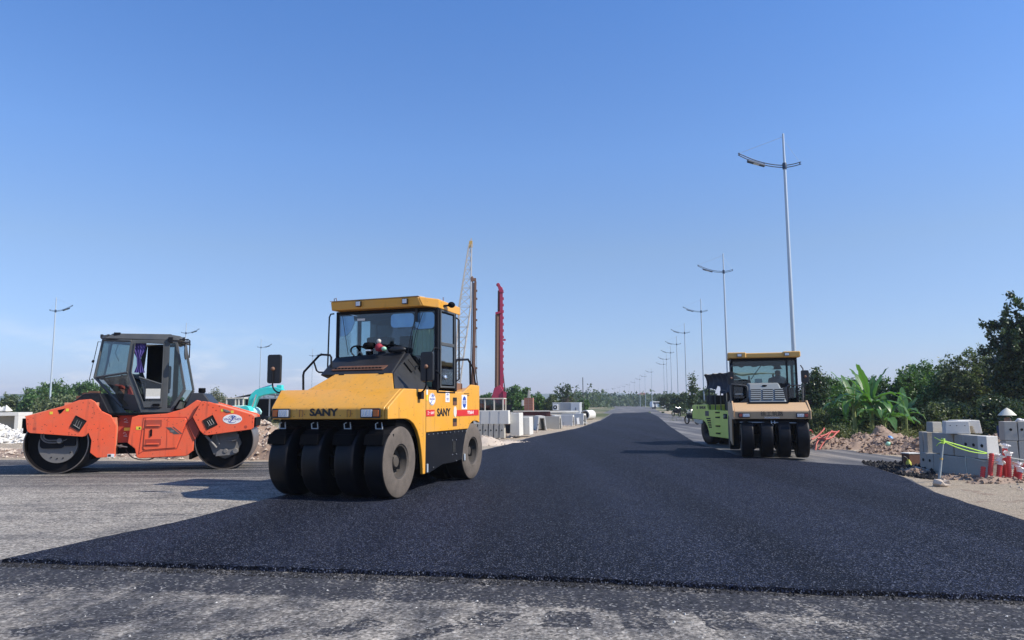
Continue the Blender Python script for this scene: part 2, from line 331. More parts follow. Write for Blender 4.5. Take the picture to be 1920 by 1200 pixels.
def text(body, size, m, parent, M, name='lettering', bold=0.0, sx=1.0, depth=0.003, shear=0.0):
    cu = bpy.data.curves.new(name, 'FONT'); cu.body = body; cu.size = size; cu.align_x = 'CENTER'; cu.align_y = 'CENTER'
    cu.extrude = depth; cu.offset = bold; cu.resolution_u = 3; cu.shear = shear
    t = bpy.data.objects.new('t', cu); COL.objects.link(t); bpy.context.view_layer.update()
    dg = bpy.context.evaluated_depsgraph_get(); me = bpy.data.meshes.new_from_object(t.evaluated_get(dg))
    bpy.data.objects.remove(t); me.name = name; me.materials.clear(); me.materials.append(MATS[m])
    me.transform(M @ Matrix.Diagonal((sx, 1, 1, 1)))
    return mk(name, me, parent)
def plate(name, m, parent, M, pts, th=0.004, z=0.0):
    b = MB(); b.prism(pts, z, z+th, 'z', M); return b.build(name, m, parent)
def ell(cx, cy, rx, ry, n=28): return [(cx+rx*math.cos(2*math.pi*i/n), cy+ry*math.sin(2*math.pi*i/n)) for i in range(n)]
def rect(x0, x1, y0, y1, r=0.0, n=4):
    if not r: return [(x0, y0), (x1, y0), (x1, y1), (x0, y1)]
    o = []
    for cx, cy, a in ((x1-r, y0+r, -90), (x1-r, y1-r, 0), (x0+r, y1-r, 90), (x0+r, y0+r, 180)):
        for i in range(n+1): t = R(a+90*i/n); o.append((cx+r*math.cos(t), cy+r*math.sin(t)))
    return o
def smoothpath(pts, k=4):
    P = [Vector(p) for p in pts]; o = []
    for i in range(len(P)-1):
        a, b, c, d = P[max(i-1, 0)], P[i], P[i+1], P[min(i+2, len(P)-1)]
        for j in range(k):
            t = j/k; o.append(0.5*((2*b)+(c-a)*t+(2*a-5*b+4*c-d)*t*t+(3*b-a-3*c+d)*t**3))
    o.append(P[-1]); return o
def fnoise(x, y, z=0.0): return noise.noise(Vector((x, y, z)))
def person(name_label, loc, rz, joints, mats=('shirt_blue', 'trouser', 'skin'), parent=None):
    """one continuous skinned body; joints: dict name -> ((x,y,z), radius)"""
    order = ['pelvis', 'belly', 'chest', 'neck', 'chin', 'head', 'shl', 'ell', 'hal', 'shr', 'elr', 'har', 'hil', 'knl', 'anl', 'tol', 'hir', 'knr', 'anr', 'tor']
    ed = [(0,1),(1,2),(2,3),(3,4),(4,5),(2,6),(6,7),(7,8),(2,9),(9,10),(10,11),(0,12),(12,13),(13,14),(14,15),(0,16),(16,17),(17,18),(18,19)]
    me = bpy.data.meshes.new('body'); me.from_pydata([joints[k][0] for k in order], ed, [])
    o = bpy.data.objects.new('person', me); COL.objects.link(o); o.location = loc; o.rotation_euler = (0, 0, rz)
    sk = o.modifiers.new('skin', 'SKIN'); sk.use_smooth_shade = True
    for i, k in enumerate(order):
        r = joints[k][1]; me.skin_vertices[0].data[i].radius = (r, r)
    me.skin_vertices[0].data[0].use_root = True
    ss = o.modifiers.new('sub', 'SUBSURF'); ss.levels = 2; ss.render_levels = 2
    bpy.context.view_layer.update(); dg = bpy.context.evaluated_depsgraph_get()
    m2 = bpy.data.meshes.new_from_object(o.evaluated_get(dg)); o.modifiers.clear(); o.data = m2; m2.name = 'person'
    m2.materials.clear()
    for m in mats: m2.materials.append(MATS[m])
    hands = [Vector(joints[k][0]) for k in ('hal', 'har')]; neck = joints['neck'][0][2]; hipz = joints['pelvis'][0][2]+0.02
    legs = [Vector(joints[k][0]) for k in ('knl', 'knr', 'anl', 'anr', 'tol', 'tor', 'hil', 'hir')]
    torso = [Vector(joints[k][0]) for k in ('chest', 'belly', 'shl', 'shr', 'ell', 'elr')]
    for p in m2.polygons:
        c = p.center
        if c.z > neck+0.02 or min((c-h).length for h in hands) < 0.09: p.material_index = 2
        elif min((c-h).length for h in legs) < min((c-h).length for h in torso): p.material_index = 1
        else: p.material_index = 0
    return o
def seated(z0=0.0):
    return dict(pelvis=((0,0,z0+.10),.15), belly=((0,0,z0+.27),.14), chest=((0.0,0,z0+.46),.165), neck=((0.01,0,z0+.62),.06), chin=((.03,0,z0+.68),.085), head=((.02,0,z0+.80),.095),
        shl=((0,.19,z0+.52),.065), ell=((.12,.27,z0+.30),.048), hal=((.36,.17,z0+.33),.038), shr=((0,-.19,z0+.52),.065), elr=((.12,-.27,z0+.30),.048), har=((.36,-.17,z0+.33),.038),
        hil=((.12,.10,z0+.10),.085), knl=((.45,.13,z0+.12),.065), anl=((.50,.13,z0-.28),.045), tol=((.62,.14,z0-.33),.04),
        hir=((.12,-.10,z0+.10),.085), knr=((.45,-.13,z0+.12),.065), anr=((.50,-.13,z0-.28),.045), tor=((.62,-.14,z0-.33),.04))
# ---------------------------------------------------------------- ground materials
def sock(v): return v
class NG:
    """tiny helper to write node maths"""
    def __init__(s, name):
        s.m = bpy.data.materials.new(name); s.t = nt(s.m); s.N = s.t.nodes; s.L = s.t.links; MATS[name] = s.m
        s.b = s.N['Principled BSDF']; s.tc = s.N.new('ShaderNodeTexCoord').outputs['Object']
    def put(s, inp, v):
        if hasattr(v, 'is_linked') or hasattr(v, 'links'): s.L.new(v, inp)
        else: inp.default_value = v
    def mapping(s, sc=(1, 1, 1), rot=0.0, loc=(0, 0, 0), src=None):
        n = s.N.new('ShaderNodeMapping'); n.inputs['Scale'].default_value = sc; n.inputs['Rotation'].default_value = (0, 0, rot); n.inputs['Location'].default_value = loc
        s.L.new(src or s.tc, n.inputs[0]); return n.outputs[0]
    def noise(s, scale, detail=6, rough=0.6, vec=None, dist=0.0):
        n = s.N.new('ShaderNodeTexNoise'); n.inputs['Scale'].default_value = scale; n.inputs['Detail'].default_value = detail; n.inputs['Roughness'].default_value = rough; n.inputs['Distortion'].default_value = dist
        s.L.new(vec or s.tc, n.inputs['Vector']); return n.outputs[0]
    def vor(s, scale, vec=None, out='Distance', feature='F1'):
        n = s.N.new('ShaderNodeTexVoronoi'); n.inputs['Scale'].default_value = scale; n.feature = feature
        s.L.new(vec or s.tc, n.inputs['Vector']); return n.outputs[out]
    def ramp(s, v, a, b, lo=0.0, hi=1.0):
        n = s.N.new('ShaderNodeMapRange'); n.inputs[1].default_value = a; n.inputs[2].default_value = b; n.inputs[3].default_value = lo; n.inputs[4].default_value = hi
        n.interpolation_type = 'SMOOTHSTEP'; s.L.new(v, n.inputs[0]); return n.outputs[0]
    def math(s, op, a, b=0.0, clamp=False):
        n = s.N.new('ShaderNodeMath'); n.operation = op; n.use_clamp = clamp; s.put(n.inputs[0], a); s.put(n.inputs[1], b); return n.outputs[0]
    def mix(s, f, a, b):
        n = s.N.new('ShaderNodeMix'); n.data_type = 'RGBA'; s.put(n.inputs[0], f)
        s.put(n.inputs[6], a if not isinstance(a, tuple) else a+(1,)); s.put(n.inputs[7], b if not isinstance(b, tuple) else b+(1,)); return n.outputs[2]
    def scale(s, c, f):
        n = s.N.new('ShaderNodeVectorMath'); n.operation = 'SCALE'; s.L.new(c, n.inputs[0]); s.put(n.inputs['Scale'], f); return n.outputs[0]
    def xyz(s, src=None):
        n = s.N.new('ShaderNodeSeparateXYZ'); s.L.new(src or s.tc, n.inputs[0]); return n.outputs
    def rectmask(s, cx, cy, hx, hy, rot, soft, src):
        v = s.mapping((1, 1, 1), 0, (-cx, -cy, 0), src); v = s.mapping((1, 1, 1), -rot, (0, 0, 0), v); o = s.xyz(v)
        a = s.ramp(s.math('ABSOLUTE', o[0]), hx+soft, hx-soft); b = s.ramp(s.math('ABSOLUTE', o[1]), hy+soft, hy-soft)
        return s.math('MULTIPLY', a, b)
    def bump(s, h, strength, dist):
        n = s.N.new('ShaderNodeBump'); n.inputs['Strength'].default_value = strength; n.inputs['Distance'].default_value = dist
        s.L.new(h, n.inputs['Height']); return n
    def fin(s, col, rough, spec=0.5, height=None, strength=0.4, dist=0.01):
        s.put(s.b.inputs['Base Color'], col); s.put(s.b.inputs['Roughness'], rough); s.b.inputs['Specular IOR Level'].default_value = spec
        if height is not None: s.L.new(s.bump(height, strength, dist).outputs[0], s.b.inputs['Normal'])
        return s.m

# fresh asphalt: near-black with glinting aggregate
g = NG('fresh_asphalt')
sp = g.vor(105, out='Color'); spx = g.xyz(sp)[0]
glint = g.ramp(spx, 0.93, 0.97); glint2 = g.ramp(g.xyz(g.vor(150, out='Color'))[1], 0.94, 0.99)
base = g.mix(g.noise(0.35, 5), (0.0065, 0.0085, 0.016), (0.012, 0.0145, 0.025))
base = g.mix(g.ramp(g.noise(1.2, 8, 0.7, g.mapping((1, 0.12, 1), R(-10))), 0.5, 0.8, 0, 0.35), base, (0.028, 0.028, 0.034))
grain = g.noise(110, 4, 0.75)
lap = g.noise(1.0, 4, 0.5, g.mapping((0.9, 0.03, 1), R(-10))); base = g.scale(base, g.ramp(lap, 0.35, 0.65, 0.72, 1.35))
cell = g.xyz(g.vor(84, out='Color'))[0]; cell2 = g.math('MULTIPLY', cell, g.math('MULTIPLY', cell, cell))
base = g.scale(base, g.ramp(grain, 0.3, 0.7, 0.45, 1.5)); base = g.scale(base, g.math('ADD', 0.22, g.math('MULTIPLY', cell2, 3.1)))
base = g.mix(g.math('MULTIPLY', glint, 0.55), base, (0.30, 0.32, 0.38))
base = g.mix(g.math('MULTIPLY', glint2, 0.25), base, (0.30, 0.32, 0.38))
h = g.math('ADD', g.math('MULTIPLY', grain, 0.6), g.vor(95))
g.fin(base, g.ramp(spx, 0, 1, 0.6, 0.9), 0.10, h, 0.8, 0.008)

# foreground / apron: old asphalt milled and dusted, with tar marks and a painted shadow line
g = NG('apron_asphalt')
dv = g.N.new('ShaderNodeVectorMath'); dv.operation = 'ADD'
nn = g.N.new('ShaderNodeTexNoise'); nn.inputs['Scale'].default_value = 3; nn.inputs['Detail'].default_value = 6; g.L.new(g.tc, nn.inputs['Vector'])
sc_ = g.N.new('ShaderNodeVectorMath'); sc_.operation = 'MULTIPLY_ADD'; g.L.new(nn.outputs['Color'], sc_.inputs[0]); sc_.inputs[1].default_value = (0.22, 0.22, 0); sc_.inputs[2].default_value = (-0.11, -0.11, 0)
g.L.new(g.tc, dv.inputs[0]); g.L.new(sc_.outputs[0], dv.inputs[1]); W = dv.outputs[0]
o = g.xyz(W); ox = g.xyz()
dedge = g.math('SUBTRACT', g.math('SUBTRACT', 6.42, g.math('MULTIPLY', o[0], 0.184)), o[1])      # metres in front of the new mat
big = g.noise(0.45, 7, 0.65); mid = g.noise(2.2, 8, 0.7); fine = g.noise(38, 5, 0.8); fine2 = g.noise(130, 3, 0.8)
streak = g.noise(1.0, 8, 0.7, g.mapping((0.12, 2.6, 1), R(-12))); streak2 = g.noise(1.0, 7, 0.7, g.mapping((3.5, 0.35, 1), R(-25)))
pale = g.mix(mid, (0.31, 0.275, 0.225), (0.45, 0.40, 0.33))
s2_ = g.N.new('ShaderNodeVectorMath'); s2_.operation = 'MULTIPLY_ADD'; g.L.new(nn.outputs['Color'], s2_.inputs[0]); s2_.inputs[1].default_value = (0.10, 0.10, 0); s2_.inputs[2].default_value = (-0.05, -0.05, 0)
d2_ = g.N.new('ShaderNodeVectorMath'); d2_.operation = 'ADD'; g.L.new(g.tc, d2_.inputs[0]); g.L.new(s2_.outputs[0], d2_.inputs[1]); W2 = d2_.outputs[0]
grey = (0.14, 0.13, 0.118); tar = (0.030, 0.030, 0.036)
col = g.mix(g.ramp(g.math('ADD', g.math('MULTIPLY', streak, 0.35), g.math('ADD', g.math('MULTIPLY', big, 0.35), g.math('MULTIPLY', mid, 0.30))), 0.43, 0.60, 0, .8), pale, grey)
far = g.ramp(o[1], 12.5, 17.5)                                                                   # rolled dark lane under the tandem roller
col = g.mix(g.math('MULTIPLY', far, g.ramp(streak, 0.30, 0.52)), col, (0.050, 0.048, 0.05))
front = g.math('MULTIPLY', g.ramp(dedge, -0.25, -0.05), 1.0)
colf = g.mix(g.ramp(g.math('ADD', g.math('MULTIPLY', streak2, 0.30), g.math('ADD', g.math('MULTIPLY', mid, 0.35), g.math('MULTIPLY', big, 0.35))), 0.40, 0.58), g.scale(pale, 1.02), (0.075, 0.072, 0.073))
col = g.mix(front, col, colf)
t1 = g.math('MULTIPLY', front, g.ramp(g.math('ADD', dedge, g.math('MULTIPLY', g.math('SUBTRACT', big, 0.5), -0.9)), 0.80, 0.62))
t1 = g.math('MULTIPLY', t1, g.ramp(g.noise(1.6, 7, 0.75, g.mapping((1.6, 0.5, 1), R(-25))), 0.30, 0.56, 0.35, 0.95))
lft = g.math('MULTIPLY', g.ramp(o[0], -2.3, -4.2), g.math('MULTIPLY', g.ramp(dedge, -0.1, 0.05), g.ramp(dedge, 1.3, 0.5)))
t1 = g.math('MAXIMUM', t1, g.math('MULTIPLY', lft, 0.85))
rgt = g.math('MULTIPLY', g.math('MULTIPLY', g.ramp(o[0], 0.9, 2.6), front), g.ramp(g.noise(2.5, 8, 0.8), 0.38, 0.56))
t1 = g.math('MAXIMUM', t1, g.math('MULTIPLY', rgt, 0.85))
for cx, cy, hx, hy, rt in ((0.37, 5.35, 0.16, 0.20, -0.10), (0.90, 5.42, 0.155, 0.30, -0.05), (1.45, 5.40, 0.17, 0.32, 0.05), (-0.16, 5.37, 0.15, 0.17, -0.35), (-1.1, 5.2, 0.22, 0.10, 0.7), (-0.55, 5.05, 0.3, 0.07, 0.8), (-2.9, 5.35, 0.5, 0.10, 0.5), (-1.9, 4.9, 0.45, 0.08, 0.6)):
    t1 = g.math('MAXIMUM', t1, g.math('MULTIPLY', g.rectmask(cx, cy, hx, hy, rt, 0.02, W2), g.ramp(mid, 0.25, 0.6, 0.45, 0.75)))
shadow_line = g.rectmask(2.75, 5.45, 1.5, 0.016, -0.215, 0.012, W); t1 = g.math('MAXIMUM', t1, g.math('MULTIPLY', shadow_line, 0.9))  # long thin cast shadow painted into the apron colour
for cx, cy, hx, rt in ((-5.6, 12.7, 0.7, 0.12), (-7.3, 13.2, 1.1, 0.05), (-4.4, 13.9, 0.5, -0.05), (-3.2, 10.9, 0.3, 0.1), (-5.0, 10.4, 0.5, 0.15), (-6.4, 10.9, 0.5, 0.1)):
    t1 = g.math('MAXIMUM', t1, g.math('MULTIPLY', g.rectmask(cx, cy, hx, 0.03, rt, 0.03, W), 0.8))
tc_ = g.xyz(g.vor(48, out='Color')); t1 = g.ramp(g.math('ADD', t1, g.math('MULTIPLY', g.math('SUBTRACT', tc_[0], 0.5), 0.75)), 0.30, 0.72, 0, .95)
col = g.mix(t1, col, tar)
cl = g.xyz(g.vor(46, out='Color')); col = g.scale(col, g.ramp(fine, 0.32, 0.68, 0.60, 1.38)); col = g.scale(col, g.math('ADD', 0.26, g.math('MULTIPLY', g.math('ADD', cl[0], g.math('MULTIPLY', cl[1], cl[1])), 0.86)))
pit = g.ramp(g.xyz(g.vor(24, out='Color'))[2], 0.90, 0.94); col = g.mix(g.math('MULTIPLY', pit, g.ramp(mid, 0.45, 0.6, 0, .7)), col, (0.05, 0.048, 0.046))
wspk = g.ramp(g.xyz(g.vor(60, out='Color'))[0], 0.93, 0.97); col = g.mix(g.math('MULTIPLY', wspk, 0.5), col, (0.55, 0.53, 0.48))
g.fin(col, 0.8, 0.35, g.math('ADD', fine, g.math('ADD', g.math('MULTIPLY', fine2, 0.5), cl[0])), 0.9, 0.014)

# old lane: dark with pale dusty wheel tracks along the road
g = NG('old_lane')
along = g.mapping((1.4, 0.05, 1), R(11)); st = g.noise(1.0, 8, 0.72, along); st2 = g.noise(1.0, 6, 0.7, g.mapping((0.08, 1.4, 1), R(8)))
col = g.mix(g.ramp(g.noise(0.3, 6), 0.35, 0.65), (0.075, 0.073, 0.075), (0.12, 0.115, 0.11))
col = g.mix(g.ramp(st, 0.47, 0.66), col, (0.30, 0.275, 0.24))
col = g.mix(g.ramp(st2, 0.60, 0.74, 0, 0.6), col, (0.28, 0.26, 0.22))
col = g.scale(col, g.ramp(g.noise(40, 4, 0.8), 0.3, 0.7, 0.7, 1.3))
g.fin(col, 0.75, 0.35, g.noise(60, 4, 0.8), 0.5, 0.01)

g = NG('dirt')
big = g.noise(0.25, 7, 0.65); mid = g.noise(2.0, 8, 0.75); fi = g.noise(22, 5, 0.8)
col = g.mix(big, (0.40, 0.315, 0.22), (0.52, 0.44, 0.33)); col = g.mix(g.ramp(mid, 0.5, 0.72), col, (0.26, 0.175, 0.125))
rr = g.N.new('ShaderNodeVectorMath'); rr.operation = 'LENGTH'; g.L.new(g.tc, rr.inputs[0])
veg = g.math('MULTIPLY', g.ramp(rr.outputs['Value'], 45, 90), g.ramp(g.noise(0.06, 5), 0.35, 0.55)); col = g.mix(veg, col, (0.09, 0.11, 0.045))
col = g.scale(col, g.ramp(fi, 0.3, 0.7, 0.65, 1.32))
g.fin(col, 0.95, 0.2, g.math('ADD', g.math('MULTIPLY', mid, 2.0), fi), 0.9, 0.05)

# ---------------------------------------------------------------- ground geometry
b = MB(); N_ = 48; ring = [(1500*math.cos(2*math.pi*i/N_), 1500*math.sin(2*math.pi*i/N_), 0) for i in range(N_)]
b.add(ring, [tuple(range(N_))]); b.build('ground', 'dirt', kind='structure')
def sheet(name, pts, m, z, kind='structure'):
    b = MB(); b.add([(p[0], p[1], z) for p in pts], [tuple(range(len(pts)))]); return b.build(name, m, kind=kind)
def dense(pts, step=0.4, j=0.03, ymax=70):
    o = []
    for i in range(len(pts)-1):
        a, b_ = Vector(pts[i]), Vector(pts[i+1]); L = (b_-a).length; n = max(1, int(L/step)) if a.y < ymax else max(1, int(L/8))
        for k in range(n):
            p = a.lerp(b_, k/n); w = j*(1 if a.y < ymax else 0)
            o.append((p.x+w*(fnoise(p.x*2.1, p.y*2.1)+0.6*fnoise(p.x*7, p.y*7, 3)), p.y+w*(fnoise(p.x*2.3, p.y*1.9, 9)+0.6*fnoise(p.x*8, p.y*8, 5))))
    return o
Lslab = [(-4.95, 7.36), (-4.27, 9.6), (-3.88, 11.9), (-2.75, 16.0)]+[(G(u, v).x, G(u, v).y) for u, v in ((905, 847), (950, 836), (1000, 821), (1050, 811), (1090, 803), (1130, 788), (1148, 776))]
Rslab = [(21.5, 118), (15.6, 80), (9.84, 46.9), (6.78, 28.1), (6.2, 20.6), (7.3, 18.0), (8.1, 16.9), (7.5, 14.4), (6.75, 12.0), (6.25, 9.3), (6.1, 5.35)]
lane_L = [(-15, 21.6), (-12, 20.9), (-6.6, 20.1), (-3.4, 19.6), (-2.05, 20.6), (-1.25, 23.6)]+[(p[0]-.25, p[1]) for p in Lslab[5:]]+[(13.5, 112), (31, 224), (62, 470), (160, 1300)]
lane_R = [(190, 1300), (76, 460), (42, 224), (23.5, 118), (16.6, 70), (12.4, 40), (10.3, 26), (10.4, 18.9), (14, 19.3), (30, 20.5), (60, 22), (60, 14), (14, 15.4), (9.6, 16.9), (8.15, 16.75), (7.6, 14.4), (6.82, 12.0), (6.32, 9.3), (6.18, 5.3), (6.7, 4.6), (6.7, -6), (-40, -6), (-48, 23), (-15, 21.6)]
sheet('road', dense(lane_L, .5, .10)+dense(lane_R, .5, .10), 'old_lane', 0.004)
ap = [(-48, 23), (-15, 21.6), (-12, 20.9), (-6.6, 20.1), (-3.4, 19.6), (-2.4, 19.4), (-1.5, 17), (3, 12), (6.4, 11), (6.5, 9.3), (6.6, 5), (6.6, -6), (-40, -6)]
ap = [(-47.5, 22.6), (-15, 21.45), (-12, 20.75), (-6.6, 19.95), (-3.5, 19.5), (-2.3, 19.2)]+[(-2.0, 17), (3, 12), (6.1, 11)]+[(6.12, 9.3), (6.12, 5.3), (6.55, 4.6), (6.55, -5.9), (-39, -5.9)]
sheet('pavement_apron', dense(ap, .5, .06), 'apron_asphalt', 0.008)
# new mat: a real 5 cm course with a ragged battered edge
front = dense([(6.1, 5.35), (3.8, 5.72), (2.24, 5.99), (0, 6.52), (-2.4, 6.93), (-4.95, 7.36)], .03, .035)
outl = dense(Lslab, .35, .035)+dense([Lslab[-1], Rslab[0]], 1, 0)+dense(Rslab, .35, .04)+front
def inset(pts, d):
    n = len(pts); o = []
    for i in range(n):
        a, c = Vector(pts[i-2]), Vector(pts[(i+2) % n]); t = (c-a); t = t.normalized() if t.length > 0 else Vector((1, 0)); o.append((pts[i][0]+t.y*d*0+(-t.y)*-d, pts[i][1]+t.x*-d))
    return o
n = len(outl); b = MB()
inn = inset(outl, 0.045)
vs = [(p[0], p[1], 0.004) for p in outl]+[(p[0], p[1], 0.045+0.008*fnoise(p[0]*9, p[1]*9)) for p in inset(outl, 0.012)]+[(p[0], p[1], 0.052) for p in inn]
b.add(vs, [(i, (i+1) % n, n+(i+1) % n, n+i) for i in range(n)]+[(n+i, n+(i+1) % n, 2*n+(i+1) % n, 2*n+i) for i in range(n)]+[tuple(range(2*n, 3*n))])
b.build('new_asphalt', 'fresh_asphalt', kind='structure')

def rockmesh(b, p, s, rg):
    q = rg.normal(size=3)
    th = rg.uniform(0, 6.28); c, sn = math.cos(th), math.sin(th)
    base = [(1, 0, 0), (0, 1, 0), (-1, 0, 0), (0, -1, 0), (0, 0, 1), (0, 0, -.6), (.6, .6, .55), (-.6, .55, .5)]
    vs = []
    for x, y, z in base[:6]:
        x, y, z = x*s*rg.uniform(.7, 1.25), y*s*rg.uniform(.6, 1.1), z*s*rg.uniform(.5, 1.0)
        x += s*rg.uniform(-.2, .2); vs.append((p[0]+c*x-sn*y, p[1]+sn*x+c*y, p[2]+z))
    b.add(vs, [(0, 1, 4), (1, 2, 4), (2, 3, 4), (3, 0, 4), (1, 0, 5), (2, 1, 5), (3, 2, 5), (0, 3, 5)])
def hgt(x, y, hs):
    z = 0
    for cx, cy, rx, ry, h, rt in hs:
        dx, dy = x-cx, y-cy; c, s_ = math.cos(rt), math.sin(rt); u, v = (dx*c+dy*s_)/rx, (-dx*s_+dy*c)/ry; d = math.sqrt(u*u+v*v)
        if d < 1: z = max(z, h*(1-d**1.6)*(0.8+0.5*fnoise(x*1.1, y*1.1, h))) 
    return z
def heap(name, label, hs, m, stones=400, smin=.02, smax=.09, step=.09, rough=.10, sm='clod', cat='dirt heap', seed=1, stone_label=None):
    rg = np.random.default_rng(seed)
    x0 = min(h[0]-max(h[2], h[3]) for h in hs); x1 = max(h[0]+max(h[2], h[3]) for h in hs); y0 = min(h[1]-max(h[2], h[3]) for h in hs); y1 = max(h[1]+max(h[2], h[3]) for h in hs)
    cx, cy = (x0+x1)/2, (y0+y1)/2
    nx, ny = int((x1-x0)/step), int((y1-y0)/step); b = MB(); idx = {}
    H = {}
    for i in range(nx+1):
        for j in range(ny+1):
            x, y = x0+i*step, y0+j*step; z = hgt(x, y, hs)
            if z > 0.0:
                k = min(1, z/.15); z += k*rough*(abs(fnoise(x*3.2, y*3.2))*1.4+0.7*abs(fnoise(x*8, y*8, 2))-0.25)+k*.03*fnoise(x*20, y*20)
            H[i, j] = z
    def vid(i, j):
        if (i, j) not in idx: idx[i, j] = len(b.v); b.v.append((x0+i*step-cx, y0+j*step-cy, H[i, j]-0.01))
        return idx[i, j]
    for i in range(nx):
        for j in range(ny):
            if max(H[i, j], H[i+1, j], H[i, j+1], H[i+1, j+1]) > 0.0: b.f.append((vid(i, j), vid(i+1, j), vid(i+1, j+1), vid(i, j+1))); b.m.append(0)
    o = empty(name, (cx, cy, 0), 0, label, cat)
    b.build('mound', m, o, smooth=50)
    if stones:
        b = MB(); k = 0
        while k < stones:
            x, y = rg.uniform(x0, x1), rg.uniform(y0, y1); z = hgt(x, y, hs)
            if z <= 0 and (rg.random() > .3 or hgt(cx+(x-cx)*.93, cy+(y-cy)*.93, hs) <= 0): continue
            s_ = smin+(smax-smin)*rg.random()**2.5; i, j = min(nx, int(round((x-x0)/step))), min(ny, int(round((y-y0)/step)))
            rockmesh(b, (x-cx, y-cy, max(0, H[i, j])+s_*.3), s_, rg); k += 1
        b.build('clods', sm, o, kind='stuff')
    return o
def scatter(name, label, n, region, m, smin, smax, seed, cat='stones', z=0.01):
    rg = np.random.default_rng(seed); b = MB()
    for _ in range(n):
        x, y = region(rg); s_ = smin+(smax-smin)*rg.random()**2.5; rockmesh(b, (x, y, z+s_*.2), s_, rg)
    return tag(b.build(name, m), label, cat, kind='stuff')
# ---------------------------------------------------------------- machine helpers
def wheel(parent, x, y, w, Rr, side=1, dusty=True, n=40):
    """smooth compactor tyre on its rim; side=+1: outer face towards +y"""
    wh = MB(); rr = Rr*0.47; hw = w/2
    wh.mi = 1 if dusty else 0
    prof_s = [(rr, hw*0.86), (rr*1.06, hw*0.97), (rr*1.35, hw*1.0), (Rr*0.80, hw*0.985), (Rr*0.93, hw*0.93), (Rr*0.975, hw*0.86)]
    tread = [(Rr*0.975, hw*0.86), (Rr*0.992, hw*0.78), (Rr, hw*0.6), (Rr*1.003, 0), (Rr, -hw*0.6), (Rr*0.992, -hw*0.78), (Rr*0.975, -hw*0.86)]
    C = (x, y, Rr)
    wh.lathe(prof_s, C, 'y', n); wh.mi = 0; wh.lathe(tread, C, 'y', n); wh.mi = 1 if dusty else 0
    wh.lathe([(r, -a) for r, a in prof_s[::-1]], C, 'y', n); wh.mi = 0
    wh.lathe([(rr, -hw*0.86), (rr, hw*0.86)], C, 'y', n)
    root = wh.build('wheel', ['tyre_tread', 'tyre_side' if dusty else 'tyre_black'], parent, smooth=45)
    r = MB(); f = side*hw
    r.lathe([(rr*0.995, f*0.9), (rr*0.93, f*0.86), (rr*0.90, f*0.62), (rr*0.86, f*0.50), (rr*0.82, f*0.20), (rr*0.60, f*0.0), (rr*0.44, f*0.02), (rr*0.38, f*0.45), (rr*0.30, f*0.56), (0.001, f*0.58)], C, 'y', n)
    for k in range(8):
        a = 2*math.pi*k/8; r.lathe([(0.016, f*0.0), (0.016, f*0.16), (0.001, f*0.16)], (x+rr*0.62*math.cos(a), y, Rr+rr*0.62*math.sin(a)), 'y', 6)
    r.build('rim', 'rim', root, smooth=35)
    return root
def headlight(parent, M, w=0.35, h=0.16, amber_left=True, red=False):
    b = MB(); b.prism(rect(-w/2, w/2, -h/2, h/2, .02), 0, .035, 'z', M); hl = b.build('headlight', 'dark_plastic', parent, bevel=.006)
    s_ = -1 if amber_left else 1
    b = MB(); xa0, xa1 = (-w/2+.02, -w/2+w*.33) if amber_left else (w/2-w*.33, w/2-.02); b.prism(rect(xa0, xa1, -h/2+.025, h/2-.025, .01), .034, .046, 'z', M); b.build('indicator', 'red_lens' if red else 'amber', hl, bevel=.004)
    xl0, xl1 = (-w/2+w*.38, w/2-.02) if amber_left else (-w/2+.02, w/2-w*.38); b = MB(); b.prism(rect(xl0, xl1, -h/2+.02, h/2-.02, .01), .034, .044, 'z', M); b.build('lens', 'lens', hl, bevel=.004)
    b = MB()
    for i in range(4): xx = xl0+(xl1-xl0)*(i+.5)/4; b.prism(rect(xx-.006, xx+.006, -h/2+.03, h/2-.03), .044, .049, 'z', M)
    b.build('reflector', 'chrome', hl)
    return hl
def worklight(parent, M, w=.09, h=.09, name='work_light'):
    b = MB(); b.prism(rect(-w/2, w/2, -h/2, h/2, .012), 0, .05, 'z', M); o = b.build(name, 'dark_plastic', parent, bevel=.005)
    b = MB(); b.prism(rect(-w/2+.012, w/2-.012, -h/2+.012, h/2-.012), .05, .056, 'z', M); b.build('lens', 'lens', o); return o
def windowframe(b, pts, w, a0, a1, axis='x', M=None):
    """flat frame around polygon pts (2d), member width w"""
    n = len(pts); c = Vector((sum(p[0] for p in pts)/n, sum(p[1] for p in pts)/n)); inner = []
    for i in range(n):
        p, q, r_ = Vector(pts[i-1]), Vector(pts[i]), Vector(pts[(i+1) % n])
        d1 = (q-p).normalized(); d2 = (r_-q).normalized(); n1 = Vector((-d1.y, d1.x)); n2 = Vector((-d2.y, d2.x))
        if (c-q).dot(n1) < 0: n1 = -n1
        if (c-q).dot(n2) < 0: n2 = -n2
        m_ = (n1+n2); m_ = m_/max(.3, m_.length_squared)*2; inner.append(q+m_*w*0.5*2*0.5*1.0)
    for i in range(n):
        j = (i+1) % n; b.prism([pts[i], pts[j], tuple(inner[j]), tuple(inner[i])], a0, a1, axis, M)
    return [tuple(p) for p in inner]
